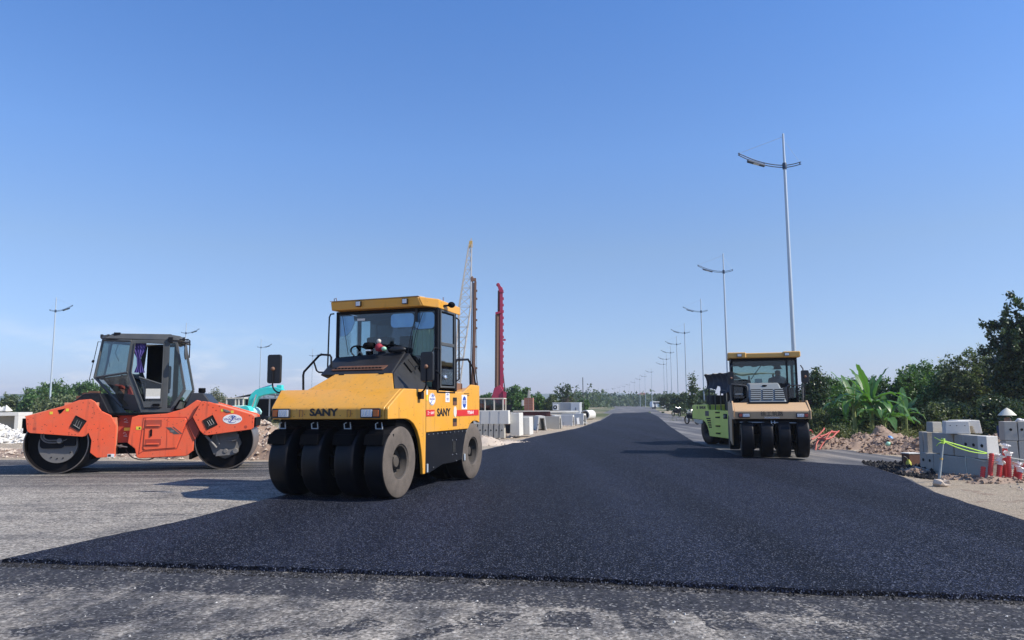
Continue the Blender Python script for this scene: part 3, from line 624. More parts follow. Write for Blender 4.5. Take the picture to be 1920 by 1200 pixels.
def seat_and_wheel(parent, x, y, z, face=1, col='seat_fabric', back=.68):
    s_ = MB(); s_.box(x-.24, x+.22, y-.24, y+.24, z, z+.12); s_.box(x-.24 if face > 0 else x+.1, x-.1 if face > 0 else x+.24, y-.23, y+.23, z+.1, z+back); s_.box(x-.15, x+.15, y-.15, y+.15, z-.35, z)
    s_.build('seat', col, parent, bevel=.03)
    w = MB(); cx = x+.48*face; M = Matrix.Translation((cx, y, z+.34)) @ Matrix.Rotation(R(-38*face), 4, 'Y')
    w.tube([(.19*math.cos(2*math.pi*k/20), .19*math.sin(2*math.pi*k/20), 0) for k in range(20)], .016, 6, True, M)
    w.box(-.18, .18, -.015, .015, -.012, .012, M); w.tube([(0, 0, 0), (.12*face, 0, -.5)], .03, 6, M=M)
    w.build('steering_wheel', 'black_matte', parent, smooth=40)

# ================================================================ yellow pneumatic tyre roller
O = (-2.781, 12.064); YAW = R(-108.74)
yr = empty('road_roller', (O[0], O[1], 0.052), YAW, 'clean yellow roller with four smooth front tyres and a silver sunshade in its cab', 'road roller')
ZS = -0.045   # everything was measured from z = 0
Ys = MB()
def yb(name, m, fn, bevel=0.0, smooth=None, parent=None):
    b = MB(); b.M = Matrix.Translation((0, 0, ZS)); fn(b); return b.build(name, m, parent or yr, bevel=bevel, smooth=smooth)
# hood: fascia, slope, flat ledge
def f(b):
    # left edge flares outwards going back, right edge is the side panel plane
    P = lambda x, yl, z: [(x, yl, z), (x, 1.035, z)]
    rows = [(0.45, -0.98, 1.27), (0.455, -1.00, 1.43), (0.43, -1.01, 1.465), (-0.05, -1.20, 1.735), (-0.09, -1.215, 1.745), (-0.95, -1.215, 1.735)]
    vs = []
    for x, yl, z in rows: vs += P(x, yl, z)
    fs = [(2*i, 2*i+1, 2*i+3, 2*i+2) for i in range(len(rows)-1)]
    k = len(vs); vs += [(-0.95, -1.215, 1.27), (-0.95, 1.035, 1.27)]
    fs += [(10, 11, 13, 12), (12, 13, 1, 0), (0, 2, 4, 6, 8, 10, 12), (13, 11, 9, 7, 5, 3, 1)]
    b.add(vs, fs)
yb('hood', 'yellow_paint', f, bevel=.018)
def f(b): b.hexa([(-.10, -.72, 1.74), (-.10, .90, 1.74), (-.75, .56, 1.74), (-.75, -.72, 1.74)], [(-.50, -.44, 2.012), (-.50, .66, 2.012), (-.75, .50, 2.02), (-.75, -.46, 2.02)])
yb('hood_cover', 'yellow_paint', f, bevel=.012)
yb('panel_joint', 'print_black', lambda b: b.box(-.52, -.1, -.002, .002, 1.74, 1.742))
for yy in (-.30, .46):
    yb('hinge', 'print_black', lambda b: b.box(-.505, -.475, yy-.05, yy+.05, 1.992, 2.02), bevel=.004)
# side panel with wheel arch
arch = [(-.78, .34), (-.765, .50), (-.72, .72), (-.65, .92), (-.55, 1.07), (-.42, 1.18), (-.28, 1.24), (-.14, 1.265), (.10, 1.27)]
prof = [(.45, 1.27), (.455, 1.43), (.43, 1.465), (-.05, 1.735), (-.09, 1.745), (-.84, 1.745), (-2.51, 1.715), (-2.95, 1.87), (-3.36, 1.86), (-3.36, 1.12), (-3.2, 1.16), (-3.0, 1.16), (-2.86, 1.11), (-2.75, 1.02), (-.885, 1.02), (-.87, .34)]+arch
yb('side_panel', 'yellow_paint', lambda b: b.prism(prof, 1.04, 1.10), bevel=.016)
yb('side_panel', 'yellow_paint', lambda b: b.prism([(x, z) for x, z in prof if x < .2], -1.21, -1.15), bevel=.016)
yb('panel_joint', 'print_black', lambda b: b.box(-.874, -.866, 1.1005, 1.1035, 1.03, 1.74))
low = [(-.895, 1.012), (-2.74, 1.012), (-2.66, .92), (-2.56, .70), (-2.5, .47), (-2.11, .44), (-1.6, .44), (-1.06, .34), (-.88, .34)]
yb('lower_side_panel', 'black_paint', lambda b: b.prism(low, 1.02, 1.085), bevel=.01)
yb('lower_side_panel', 'black_paint', lambda b: b.prism(low, -1.19, -1.13), bevel=.01)
for x, z in tuple((-1.0-.185*i, .985) for i in range(10))+((-2.02, .84), (-2.2, .84), (-2.02, .58), (-2.2, .58), (-2.2, .46), (-1.2, .42)):
    yb('bolt', 'chrome', lambda b: b.lathe([(.012, 0), (.012, .012), (.001, .014)], (x, 1.085, z), 'y', 8))
yb('side_vent', 'hole_dark', lambda b: b.prism(rect(-2.17, -2.04, .62, .82, .02), 1.085, 1.089))
yb('tie_down', 'galvanised', lambda b: b.prism(rect(-.98, -.93, .36, .50, .008), 1.085, 1.10)); yb('tie_down', 'galvanised', lambda b: b.prism(rect(-2.62, -2.56, .44, .56, .008), 1.085, 1.10))
# chassis
def f(b):
    b.box(-3.25, .05, -1.12, 1.015, .98, 1.26); b.box(-2.55, -.75, -.95, .95, .42, 1.0); b.box(-.15, .15, -1.0, 1.0, .48, .68); b.box(-3.2, -2.9, -1.0, 1.0, .48, .68)
    b.box(-.3, .02, -1.02, 1.0, 1.14, 1.268)
yb('chassis', 'black_matte', f, bevel=.01)
def f(b): b.prism([(-2.3, 1.26), (-3.30, 1.26), (-3.30, 1.82), (-2.3, 1.70)], -1.14, 1.03); 
yb('engine_cover', 'yellow_paint', f, bevel=.02)
def f(b): b.box(-2.55, -2.28, -.9, .88, 1.72, 1.95); b.box(-3.05, -2.60, -.8, .86, 1.72, 1.90); b.box(-3.16, -3.06, -.3, .5, 1.72, 1.98)
yb('engine_housing', 'rust_grey', f, bevel=.015)
# wheels
for y_ in (-.80, -.20, .39, .89): wheel(yr, 0, y_+(.02 if y_ > .8 else 0), .365, .56, 1, dusty=y_ > .8)
for y_ in (-.93, -.47, 0, .47, .89): wheel(yr, -3.05, y_, .40, .545, 1, dusty=y_ > .8, n=32)
# scrapers with water spray brackets
for y_ in (-.84, -.24, .35, .90):
    def f(b):
        y0, y1 = y_-.18, y_+.19
        b.hexa([(.26, y0, .90), (.52, y0, .88), (.52, y1-.05, .88), (.26, y1, .90)], [(.22, y0, 1.05), (.48, y0, 1.04), (.48, y1-.05, 1.04), (.22, y1, 1.05)]); b.hexa([(.22, y0+.01, 1.051), (.46, y0+.01, 1.041), (.46, y1-.06, 1.041), (.22, y1-.01, 1.051)], [(.22, y0+.05, 1.12), (.38, y0+.05, 1.11), (.38, y1-.10, 1.11), (.22, y1-.05, 1.12)])
    sc = yb('scraper', 'black_matte', f, bevel=.01)
    def f(b):
        for dy in (-.05, .06): b.tube([(.37, y_+dy, 1.12), (.385, y_+dy, 1.20), (.35, y_+dy*.6, 1.22)], .009, 6)
        b.tube([(.37, y_-.05, 1.125), (.37, y_+.06, 1.125)], .008, 6)
    yb('spray_nozzle', 'galvanised', f, parent=sc, smooth=40)
# lights and lettering on the fascia
Nf = Vector((1, 0, 0)); FX = .455
def FM(y, z): return frameM((FX+.002, y, z+ZS), Nf)
# viewer sees -y at the left: right axis of frame = +y
headlight(yr, FM(-.795, 1.365), .33, .15, True); headlight(yr, FM(.81, 1.365), .34, .15, False)
text('SANY', .155, 'print_black', yr, FM(-.03, 1.375), 'lettering', bold=.006, sx=1.28)
for yy in (-.43, .43):
    def f(b): M = FM(yy, 1.36); b.M = M; b.tube([(-.03, -.05, .01), (-.03, .05, .012), (0, .06, .03), (.03, .05, .012), (.03, -.03, .01), (.015, -.05, .012)], .005, 6)
    bb = MB(); f(bb); bb.build('hook', 'rust', yr, smooth=40)
# side decals
SY = 1.1015
def SM(x, z): return frameM((x, SY, z+ZS), (0, 1, 0))     # frame right axis = -x
plate('sticker', 'white_paint', yr, SM(-1.11, 1.58), ell(0, 0, .13, .105))
def arcs(parent, M, r):
    b = MB(); b.M = M
    for a0, a1, rr in ((30, 150, .9), (210, 330, .9)): b.tube([(r*rr*math.cos(R(a)), r*.8*rr*math.sin(R(a)), .005) for a in range(a0, a1+1, 15)], .004, 4)
    b.tube([(-.5*r, -.55*r, .006), (-.1*r, -.2*r, .006), (.2*r, .3*r, .006), (.45*r, .5*r, .006)], .010, 4); b.tube([(-.3*r, .35*r, .006), (0, .6*r, .006), (.2*r, .2*r, .006)], .008, 4)
    return b.build('emblem', 'decal_blue', parent)
arcs(yr, SM(-1.11, 1.58), .13)
text('VINACONEX', .045, 'print_purple', yr, SM(-1.11, 1.58) @ Matrix.Translation((0, 0, .005)), depth=.001, sx=.8)
plate('sticker', 'white_paint', yr, SM(-1.76, 1.63), rect(-.09, .09, -.10, .09))
text('徐工', .04, 'print_black', yr, SM(-1.76, 1.66) @ Matrix.Translation((0, 0, .004)), depth=.001) if False else None
b = MB(); b.M = SM(-1.76, 1.63)
for zz in (-.06, -.03, .03): b.prism(rect(-.05, .05, zz-.007, zz+.007), .004, .006, 'z')
b.tube([(.0, .06, .005), (.03, .03, .005), (-.03, .03, .005)], .005, 4, True); b.build('sticker_print', 'print_purple', yr)
plate('sticker', 'white_paint', yr, SM(-.905, 1.655), rect(-.03, .03, 0, .085)); plate('sticker', 'decal_yellow', yr, SM(-.905, 1.655), rect(-.03, .03, -.10, 0))
plate('stripe', 'decal_red', yr, SM(-1.04, 1.345), rect(-.17, .17, -.055, .055)); text('三一 SANY', .062, 'white_paint', yr, SM(-1.06, 1.345) @ Matrix.Translation((0, 0, .004)), depth=.001, bold=.001, sx=.9)
plate('stripe', 'decal_red', yr, SM(-2.76, 1.33), rect(-.58, .53, -.06, .055)); text('YP260-8', .085, 'white_paint', yr, SM(-2.86, 1.33) @ Matrix.Translation((0, 0, .004)), depth=.001, bold=.002, sx=1.1)
text('SANY', .185, 'print_black', yr, SM(-1.60, 1.345), bold=.006, sx=1.22)
plate('sticker', 'white_paint', yr, SM(-2.55, 1.53), rect(-.13, .13, -.135, .135)); plate('emblem', 'decal_blue', yr, SM(-2.55, 1.53) @ Matrix.Translation((0, 0, .004)), ell(0, 0, .09, .11), .002)
text('CIENCO', .035, 'white_paint', yr, SM(-2.55, 1.53) @ Matrix.Translation((0, 0, .0065)), depth=.001, bold=.001) ; 
for dz in (-.03, .03): plate('emblem_band', 'white_paint', yr, SM(-2.55, 1.53+dz) @ Matrix.Translation((0, 0, .0065)), rect(-.08, .08, -.004, .004), .001)
for zz in (1.545, 1.165):
    plate('step_hole', 'hole_dark', yr, SM(-2.10, zz), rect(-.09, .09, -.07, .07, .012)); b = MB(); b.M = SM(-2.10, zz); b.prism(rect(-.085, .085, -.07, .0), .004, .007, 'z'); b.build('step_tread', 'rust', yr)
plate('sticker', 'foam_sheet', yr, SM(-2.11, 1.355), ell(0, 0, .07, .10)); 
b = MB(); b.M = SM(-2.68, 1.69)
for i in range(2): b.prism(rect(-.14, .12, -.006-i*.035, .006-i*.035), 0, .003, 'z')
b.build('sticker_print', 'print_black', yr)
# cowl (dark engine cover in front of the windscreen)
def f(b):
    b.hexa([(-.505, -.74, 2.0), (-.505, .66, 2.0), (-1.26, .96, 1.75), (-1.26, -1.02, 1.95)], [(-.53, -.72, 2.03), (-.53, .62, 2.03), (-1.26, .50, 2.44), (-1.26, -.92, 2.36)])
    b.hexa([(-.10, .905, 1.745), (-.76, .60, 1.745), (-1.27, .60, 1.745), (-1.27, .99, 1.745)], [(-.515, .66, 2.015), (-.76, .50, 2.1), (-1.26, .40, 2.42), (-1.25, .60, 2.40)])
yb('cowl', 'dark_plastic', f, bevel=.02)
def f(b):
    b.hexa([(-.60, -.58, 2.075), (-.60, .42, 2.075), (-.76, .44, 2.14), (-.76, -.50, 2.14)], [(-.59, -.58, 2.09), (-.59, .42, 2.09), (-.75, .44, 2.165), (-.75, -.50, 2.165)])
cv = yb('cowl_vent', 'rust', f, bevel=.004)
def f(b):
    for k in range(14): y = -.5+.066*k; b.box(-.70, -.62, y-.02, y+.02, 2.105, 2.13)
yb('vent_slots', 'hole_dark', f, parent=cv)
# side vent windows of the cowl (two dark panes)
Nn = (Vector((-1.25, .60, 2.40))-Vector((-.515, .66, 2.015))).cross(Vector((-1.27, .99, 1.745))-Vector((-.515, .66, 2.015))).normalized()
if Nn.y < 0: Nn = -Nn
Cc = Vector((-1.02, .70, 2.17+ZS))
cM = frameM(tuple(Cc+Nn*.012), Nn)
for k in range(2):
    b = MB(); b.M = cM @ Matrix.Rotation(R(25), 4, 'Z'); b.prism(rect(-.02+.15*k-.07, .115+.15*k-.07, -.13, .09, .01), 0, .012, 'z'); b.build('vent_pane', 'hole_dark', yr, bevel=.003)
def f(b):
    b.lathe([(.001, 0), (.10, 0), (.12, .02), (.12, .05), (.09, .09), (.001, .10)], (-1.10, -.12, 2.50), 'z', 20); b.lathe([(.065, -.12), (.065, .01)], (-1.10, -.12, 2.50), 'z', 16)
yb('air_intake_cap', 'black_matte', f, smooth=35)
def f(b): b.lathe([(.072, -.06), (.072, -.035)], (-1.10, -.12, 2.50), 'z', 16)
yb('intake_clamp', 'chrome', f)
# toy doll on the cowl
def f(b): b.sphere((-1.08, .08, 2.50), (.07, .075, .075)); b.sphere((-1.06, .17, 2.475), (.055, .06, .05))
toy = yb('toy_doll', 'red_cloth', f, smooth=60)
yb('head', 'foam_sheet', lambda b: b.sphere((-1.08, .08, 2.61), .042), parent=toy, smooth=60); yb('skirt', 'bag_green', lambda b: b.sphere((-1.04, .20, 2.47), (.045, .05, .04)), parent=toy, smooth=60)
yb('wiper_housing', 'dark_plastic', lambda b: b.sphere((-1.16, .40, 2.46), (.06, .17, .06)), smooth=60)
# cab
CX0, CX1, CY0, CY1, CZ0, CZ1 = -1.30, -2.12, -.94, 1.12, 1.72, 3.20
def f(b):
    b.box(CX0-.05, CX0, CY0, CY0+.055, 1.95, CZ1); b.box(CX0-.06, CX0, CY1-.07, CY1, CZ0, CZ1)
    b.box(CX1, CX1+.06, CY0, CY0+.06, CZ0, CZ1); b.box(CX1, CX1+.06, CY1-.06, CY1, CZ0, CZ1)
    b.box(CX0-.05, CX0-.002, CY0, CY1, CZ1-.06, CZ1-.002); b.box(CX0-.05, CX0-.002, CY0, CY1, CZ0-.02, CZ0+.06); b.box(CX1+.002, CX1+.05, CY0, CY1, CZ1-.07, CZ1-.003); b.box(CX1+.002, CX1+.05, CY0, CY1, CZ0, CZ0+.62)
    b.box(CX1+.01, CX0-.01, CY1-.065, CY1-.003, CZ1-.08, CZ1-.004); b.box(CX1+.01, CX0-.01, CY0+.003, CY0+.05, CZ1-.08, CZ1-.004); b.box(CX1+.01, CX0-.01, CY0+.003, CY0+.05, CZ0, CZ0+.5)
    b.box(CX1+.01, CX0-.01, CY0+.01, CY1-.01, CZ0-.03, CZ0-.005); b.box(CX1+.005, CX1+.03, CY1-.10, CY1-.02, CZ0+.1, CZ1-.01)
    b.box(CX0-.6, CX0-.03, CY0+.05, .55, CZ0, 2.10)
yb('cab_frame', 'black_paint', f, bevel=.01)
def f(b):
    b.add([(CX0-.02, CY0+.05, 1.98), (CX0-.02, CY1-.06, CZ0+.05), (CX0-.02, CY1-.06, CZ1-.05), (CX0-.02, CY0+.05, CZ1-.05)], [(0, 1, 2, 3)])
yb('windshield', 'glass_wind', f)
yb('rear_window', 'glass_green', lambda b: b.add([(CX1+.02, CY0+.05, 2.06), (CX1+.02, CY1-.06, 2.06), (CX1+.02, CY1-.06, CZ1-.06), (CX1+.02, CY0+.05, CZ1-.06)], [(0, 1, 2, 3)]))
yb('side_window', 'glass_green', lambda b: b.add([(CX1+.05, CY0+.02, 2.2), (CX0-.05, CY0+.02, 2.2), (CX0-.05, CY0+.02, CZ1-.06), (CX1+.05, CY0+.02, CZ1-.06)], [(0, 1, 2, 3)]))
yb('rear_panel', 'shed_dark', lambda b: b.box(CX1-.03, CX1-.012, -.70, CY1-.02, CZ0+.1, CZ1-.01))
yb('headliner', 'shed_dark', lambda b: b.box(CX1+.05, CX0-.06, CY0+.06, CY1-.08, CZ1-.10, CZ1-.085))
yb('sun_block_curtain', 'seat_fabric', lambda b: b.box(-2.0, -1.5, CY1-.10, CY1-.08, 2.55, 3.1))  # dark curtain added behind the upper pane to keep sun out
# door on the right: frame, two panes, handle
dr = MB(); dr.M = Matrix.Translation((0, 0, ZS))
windowframe(dr, [(-1.40, 1.78), (-2.05, 1.78), (-2.05, 3.17), (-1.40, 3.17)], .07, CY1-.03, CY1+.012, 'y')
dr.box(-2.0, -1.45, CY1-.03, CY1+.012, 2.53, 2.59)
door = dr.build('door', 'grey_cab', yr, bevel=.008)
yb('door_window', 'glass_dark', lambda b: b.box(-1.99, -1.46, CY1-.016, CY1-.010, 2.58, 3.11), parent=door); yb('door_window', 'glass_dark', lambda b: b.box(-1.99, -1.46, CY1-.016, CY1-.010, 1.84, 2.54), parent=door)
yb('handle', 'chrome', lambda b: b.lathe([(.001, 0), (.045, 0), (.05, .03), (.03, .045), (.001, .05)], (-1.55, CY1+.012, 1.96), 'y', 12), parent=door, smooth=40)
yb('red_towel', 'red_cloth', lambda b: b.box(-1.92, -1.62, CY1-.10, CY1-.08, 1.85, 2.50), bevel=.01)
# sunshades and sheets inside the windscreen
def shade(pts, m='foil'):
    b = MB(); b.M = Matrix.Translation((0, 0, ZS)); b.prism(pts, CX0-.055, CX0-.04, 'x'); return b.build('sunshade', m, yr)
shade(rect(.17, .63, 2.87, 3.12, .07)); shade(rect(.66, 1.03, 2.83, 3.12, .07)); shade([(-.94, 3.12), (-.60, 3.12), (-.58, 3.0), (-.64, 2.86), (-.74, 2.76), (-.94, 2.74)])
def f(b):
    n = 14; vs = []
    for i in range(n+1):
        y = .58+(1.0-.58)*i/n
        for z in (2.36, 2.82): vs.append((CX0-.10+.015*math.sin(i*1.9), y, z))
    b.add(vs, [(2*i, 2*i+2, 2*i+3, 2*i+1) for i in range(n)])
yb('window_sheet', 'green_sheet', f); yb('window_sheet', 'green_sheet', lambda b: b.box(-1.42, -1.40, .84, .95, 1.80, 2.32))
yb('cab_sticker', 'white_paint', lambda b: b.box(CX0-.012, CX0-.008, -.50, -.34, 3.02, 3.06))
seat_and_wheel(yr, -1.85, .25, 2.05, 1); seat_and_wheel(yr, -1.85, -.45, 2.05, 1)
# wipers
yb('wiper', 'print_black', lambda b: (b.tube([(CX0+.01, .72, 3.17), (CX0+.02, .60, 2.70), (CX0+.02, .55, 2.42)], .008, 5), b.tube([(CX0+.015, .84, 3.12), (CX0+.015, .70, 2.75), (CX0+.015, .62, 2.35)], .006, 5), b.box(CX0+.005, CX0+.03, .69, .73, 2.95, 3.20)), smooth=40)
yb('wiper', 'print_black', lambda b: b.tube([(CX0+.01, -.80, 3.12), (CX0+.015, -.74, 2.8), (CX0+.02, -.66, 2.4)], .006, 5))
# roof
def f(b):
    zt = 3.40
    b.hexa([(-1.12, -.93, 3.205), (-1.12, .90, 3.205), (-2.28, .98, 3.205), (-2.28, -.93, 3.205)], [(-1.10, -.94, 3.365), (-1.10, .82, 3.375), (-2.25, .90, 3.40), (-2.25, -.94, 3.39)])
    b.hexa([(-1.12, .903, 3.205), (-1.32, 1.13, 3.18), (-2.30, 1.13, 3.15), (-2.28, .983, 3.205)], [(-1.10, .823, 3.375), (-1.30, 1.14, 3.34), (-2.28, 1.14, 3.30), (-2.25, .903, 3.40)])
roof = yb('roof', 'yellow_paint', f, bevel=.018)
yb('roof_lip', 'cream_paint', lambda b: b.hexa([(-1.095, -.95, 3.368), (-1.095, .84, 3.378), (-1.35, .84, 3.392), (-1.35, -.95, 3.382)], [(-1.085, -.955, 3.376), (-1.085, .84, 3.386), (-1.35, .84, 3.40), (-1.35, -.955, 3.39)]), parent=roof)
for yy in (-.35, .58): worklight(yr, frameM((-1.11, yy, 3.30+ZS), (1, 0, 0)), .10, .10)
b = MB(); b.sphere((-1.62, 1.24, 3.27+ZS), (.09, .06, .055)); b.tube([(-1.5, 1.13, 3.24+ZS), (-1.6, 1.2, 3.26+ZS)], .02, 6); b.build('roof_lamp', 'black_matte', yr, smooth=50)
yb('roof_hook', 'rust', lambda b: (b.tube([(-1.16, -.90, 3.38), (-1.16, -.90, 3.43), (-1.16, -.86, 3.44), (-1.16, -.85, 3.38)], .008, 5), b.tube([(-1.9, .95, 3.38), (-1.9, .95, 3.46)], .007, 5)))
# rails and mirrors
def rail(name, pts, r=.02, m='black_paint', par=None, z=ZS, root=yr, dy=0.0):
    b = MB(); b.M = Matrix.Translation((0, dy, z)); b.tube(pts, r, 8); return b.build(name, m, par or root, smooth=50)
rail('handrail', [(-.7, -1.20, 1.74), (-.7, -1.21, 2.02), (-.7, -1.195, 2.08), (-.75, -.93, 2.36), (-.76, -.88, 2.38), (-.80, -.74, 2.37), (-.80, -.71, 2.33), (-.80, -.70, 2.04)], .02)
rail('handrail', [(-.73, -1.02, 2.26), (-.78, -.99, 2.10), (-.79, -.95, 2.07), (-.80, -.72, 2.06)], .015)
rail('handrail', [(-1.22, -1.05, 2.16), (-1.22, -1.035, 3.10), (-1.24, -1.02, 3.16), (-1.28, -.97, 3.17)], .014)
rail('handrail', [(-2.14, 1.10, 3.10), (-2.20, 1.14, 3.06), (-2.21, 1.14, 1.95), (-2.16, 1.08, 1.9)], .016)
rail('handrail', [(-2.24, 1.06, 1.73), (-2.24, 1.06, 2.26), (-2.30, 1.06, 2.32), (-2.90, 1.04, 2.36), (-3.0, 1.04, 2.30), (-3.02, 1.04, 1.86)], .022)
rail('handrail', [(-3.0, 1.04, 2.30), (-3.16, 1.04, 2.2), (-3.30, 1.04, 1.86)], .016)
rail('handrail', [(-1.36, 1.12, 1.76), (-1.38, 1.13, 2.02), (-1.20, 1.12, 2.08)], .012); rail('handrail', [(-1.38, 1.12, 2.46), (-1.16, 1.12, 2.47), (-1.10, 1.10, 2.38), (-1.1, 1.0, 2.2)], .012)
def mirror(parent, base, pts, c, rot=0.0, w=.25, h=.49):
    b = MB(); b.M = Matrix.Translation((0, 0, ZS)); b.tube(smoothpath(pts, 4), .014, 8); b.box(base[0]-.05, base[0]+.05, base[1]-.05, base[1]+.05, base[2]-.08, base[2]+.04); a = b.build('mirror', 'black_paint', parent, smooth=45)
    M = Matrix.Translation((c[0], c[1], c[2]+ZS)) @ Matrix.Rotation(rot, 4, 'Z'); b = MB(); b.prism(rect(-w/2, w/2, -h/2, h/2, .04), -.03, .03, 'x', M); b.build('mirror_head', 'dark_plastic', a, bevel=.015)
    b = MB(); b.prism(rect(-w/2+.02, w/2-.02, -h/2+.02, h/2-.02, .03), -.034, -.031, 'x', M); b.build('mirror_pane', 'mirror_glass', a)
    b = MB(); b.sphere((c[0]+.05, c[1], c[2]+ZS), .035); b.build('mirror_clamp', 'rust_grey', a, smooth=50); return a
mirror(yr, (-.12, -1.18, 1.70), [(-.10, -1.20, 1.70), (-.08, -1.30, 1.72), (-.07, -1.37, 1.80), (-.07, -1.385, 1.95), (-.07, -1.385, 2.13)], (-.12, -1.385, 2.11), R(8))
mirror(yr, (-.60, 1.12, 1.66), [(-.60, 1.12, 1.68), (-.57, 1.20, 1.72), (-.53, 1.26, 1.80), (-.53, 1.265, 1.95), (-.53, 1.265, 2.12)], (-.56, 1.27, 2.11), R(-6), .24, .49)
# ================================================================ orange tandem roller
ORX, ORY, OYAW = -10.247, 16.759, R(15.1)
orr = empty('road_roller', (ORX, ORY, .01), OYAW, 'orange roller with two steel drums and a dark grey six sided cab', 'road roller')
def ob(name, m, fn, bevel=0.0, smooth=None, parent=None):
    b = MB(); fn(b); return b.build(name, m, parent or orr, bevel=bevel, smooth=smooth)
# local: +x to the picture's right, visible side is y=0 (outer), far side y = 1.85
WD = 1.85
for cx, cz in ((.0, .66), (3.55, .66)):
    left = cx < 1
    d = MB(); Rr = .66
    d.lathe([(Rr, .06), (Rr, WD-.06)], (cx, 0, cz), 'y', 72); d.lathe([(Rr-.02, .055), (Rr, .06)], (cx, 0, cz), 'y', 72); d.lathe([(Rr-.022, .055), (Rr-.022, .30)], (cx, 0, cz), 'y', 72); d.lathe([(Rr, WD-.06), (Rr-.02, WD-.05), (.001, WD-.05)], (cx, 0, cz), 'y', 48)
    dm = d.build('drum', 'drum_steel', orr, smooth=40)
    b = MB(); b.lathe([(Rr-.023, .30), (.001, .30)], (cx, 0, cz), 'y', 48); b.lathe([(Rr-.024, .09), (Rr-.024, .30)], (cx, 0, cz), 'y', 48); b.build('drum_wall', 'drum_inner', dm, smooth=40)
    if left:
        b = MB(); b.lathe([(.001, .20), (.40, .20), (.405, .24), (.40, .30)], (cx, 0, cz-.03), 'y', 40); b.build('drum_plate', 'mech_grey', dm, smooth=40)
        b = MB(); b.prism(rect(.13, .37, -.05, .42, .03), .15, .19, 'y', Matrix.Translation((cx, 0, cz))); b.prism(rect(-.36, .13, -.10, .42, .08), .16, .195, 'y', Matrix.Translation((cx, 0, cz))); b.build('drum_bracket', 'black_paint', dm, bevel=.01)
        b = MB()
        for (x, z) in ((-.12, -.30), (.0, -.33), (.12, -.32), (.26, -.20)): b.lathe([(.016, .185), (.016, .199)], (cx+x, 0, cz+z), 'y', 8); b.lathe([(.001, .185), (.016, .185)], (cx+x, 0, cz+z), 'y', 8)
        b.build('bolt_holes', 'hole_dark', dm)
        b = MB()
        for k in range(2): b.tube(smoothpath([(-.30+.04*k, .13, .30), (-.32+.05*k, .11, .16), (-.22+.03*k, .10, .05+.04*k), (-.05, .10, .03+.05*k), (.04, .12, .05+.04*k)], 5), .018, 6, M=Matrix.Translation((cx, 0, cz)))
        b.lathe([(.001, .06), (.055, .06), (.06, .16)], (cx+.06, 0, cz+.07), 'y', 10); b.tube([(.1, .1, .06), (.2, .1, .10)], .012, 6, M=Matrix.Translation((cx, 0, cz))); b.build('hydraulic_hose', 'mech_grey', dm, smooth=40)
    else:
        b = MB(); b.lathe([(.001, .24), (.36, .24), (.37, .30)], (cx, 0, cz-.06), 'y', 8); b.build('drum_plate', 'mech_grey', dm)
        b = MB(); M = Matrix.Translation((cx, 0, cz))
        b.tube([(-.42, .05, .14), (-.18, .10, -.16)], .032, 8, M=M); b.tube([(-.20, .09, .14), (-.14, .1, -.02), (-.12, .1, -.08)], .015, 6, M=M)
        b.lathe([(.001, .08), (.06, .08), (.07, .16), (.07, .24)], (cx+.24, 0, cz-.24), 'y', 12); b.prism([(-.2, -.36), (.22, -.33), (.2, -.2), (.05, -.22), (-.1, -.2), (-.18, -.26)], .12, .24, 'y', M)
        b.lathe([(.001, .1), (.05, .1), (.06, .22)], (cx+.02, 0, cz-.24), 'y', 10)
        b.build('drum_motor', 'mech_grey', dm, bevel=.008)
        b = MB()
        for k in range(2): b.tube(smoothpath([(.06, .10, .02+.05*k), (.18, .09, 0.0+.05*k), (.28, .09, .05+.04*k), (.30, .11, .14)], 5), .018, 6, M=M)
        b.tube([(.28, .12, -.02), (.22, .12, -.2)], .014, 6, M=M); b.build('hydraulic_hose', 'mech_grey', dm, smooth=40)
# far-side yokes and axle so the drums hang from something
LP = [(-.61, 1.27), (-.60, 1.285), (.10, 1.50), (.43, 1.64), (.66, 1.66), (.70, 1.64), (.76, 1.60), (.90, 1.39), (1.10, 1.29), (1.23, 1.05), (1.23, .35), (.86, .34), (.715, .46), (.73, .73), (.66, .90), (.60, .83), (.54, .815), (-.50, .915), (-.56, .95), (-.58, 1.02)]
ob('front_yoke', 'orange_paint', lambda b: b.prism(LP, -.03, .03), bevel=.012)
ob('front_yoke', 'orange_paint', lambda b: b.prism(LP, WD-.03, WD+.03), bevel=.012)
def f(b):
    b.hexa([(-.60, .032, 1.20), (-.60, WD-.032, 1.20), (.12, WD-.032, 1.36), (.12, .032, 1.36)], [(-.60, .032, 1.275), (-.60, WD-.032, 1.275), (.12, WD-.032, 1.50), (.12, .032, 1.50)])
    b.box(.122, .80, .032, WD-.032, 1.30, 1.585); b.box(.75, 1.20, .032, WD-.032, .40, 1.24)
ob('front_deck', 'orange_dusty', f, bevel=.01)
ob('front_edge_tray', 'orange_dusty', lambda b: b.hexa([(-.64, .0, 1.26), (-.60, WD, 1.26), (.18, WD, 1.49), (.18, .06, 1.49)], [(-.64, .0, 1.29), (-.62, WD+.02, 1.30), (.16, WD+.02, 1.53), (.16, .08, 1.53)]), bevel=.01)
def f(b): b.box(-.70, -.615, .05, WD-.05, 1.02, 1.24); b.box(-.69, -.64, .1, WD-.1, .9, 1.03)
ob('bumper', 'black_matte', f, bevel=.01)
ob('scraper_bar', 'black_matte', lambda b: b.box(.68, .74, .06, WD-.06, .30, .95), bevel=.01); ob('scraper_bar', 'black_matte', lambda b: b.box(2.78, 2.84, .06, WD-.06, .25, .95), bevel=.01)
RP = [(2.84, 1.235), (3.01, 1.585), (3.05, 1.60), (3.20, 1.58), (4.15, 1.285), (4.21, 1.24), (4.20, .96), (4.16, .925), (3.16, .80), (3.09, .83), (3.01, .91)]
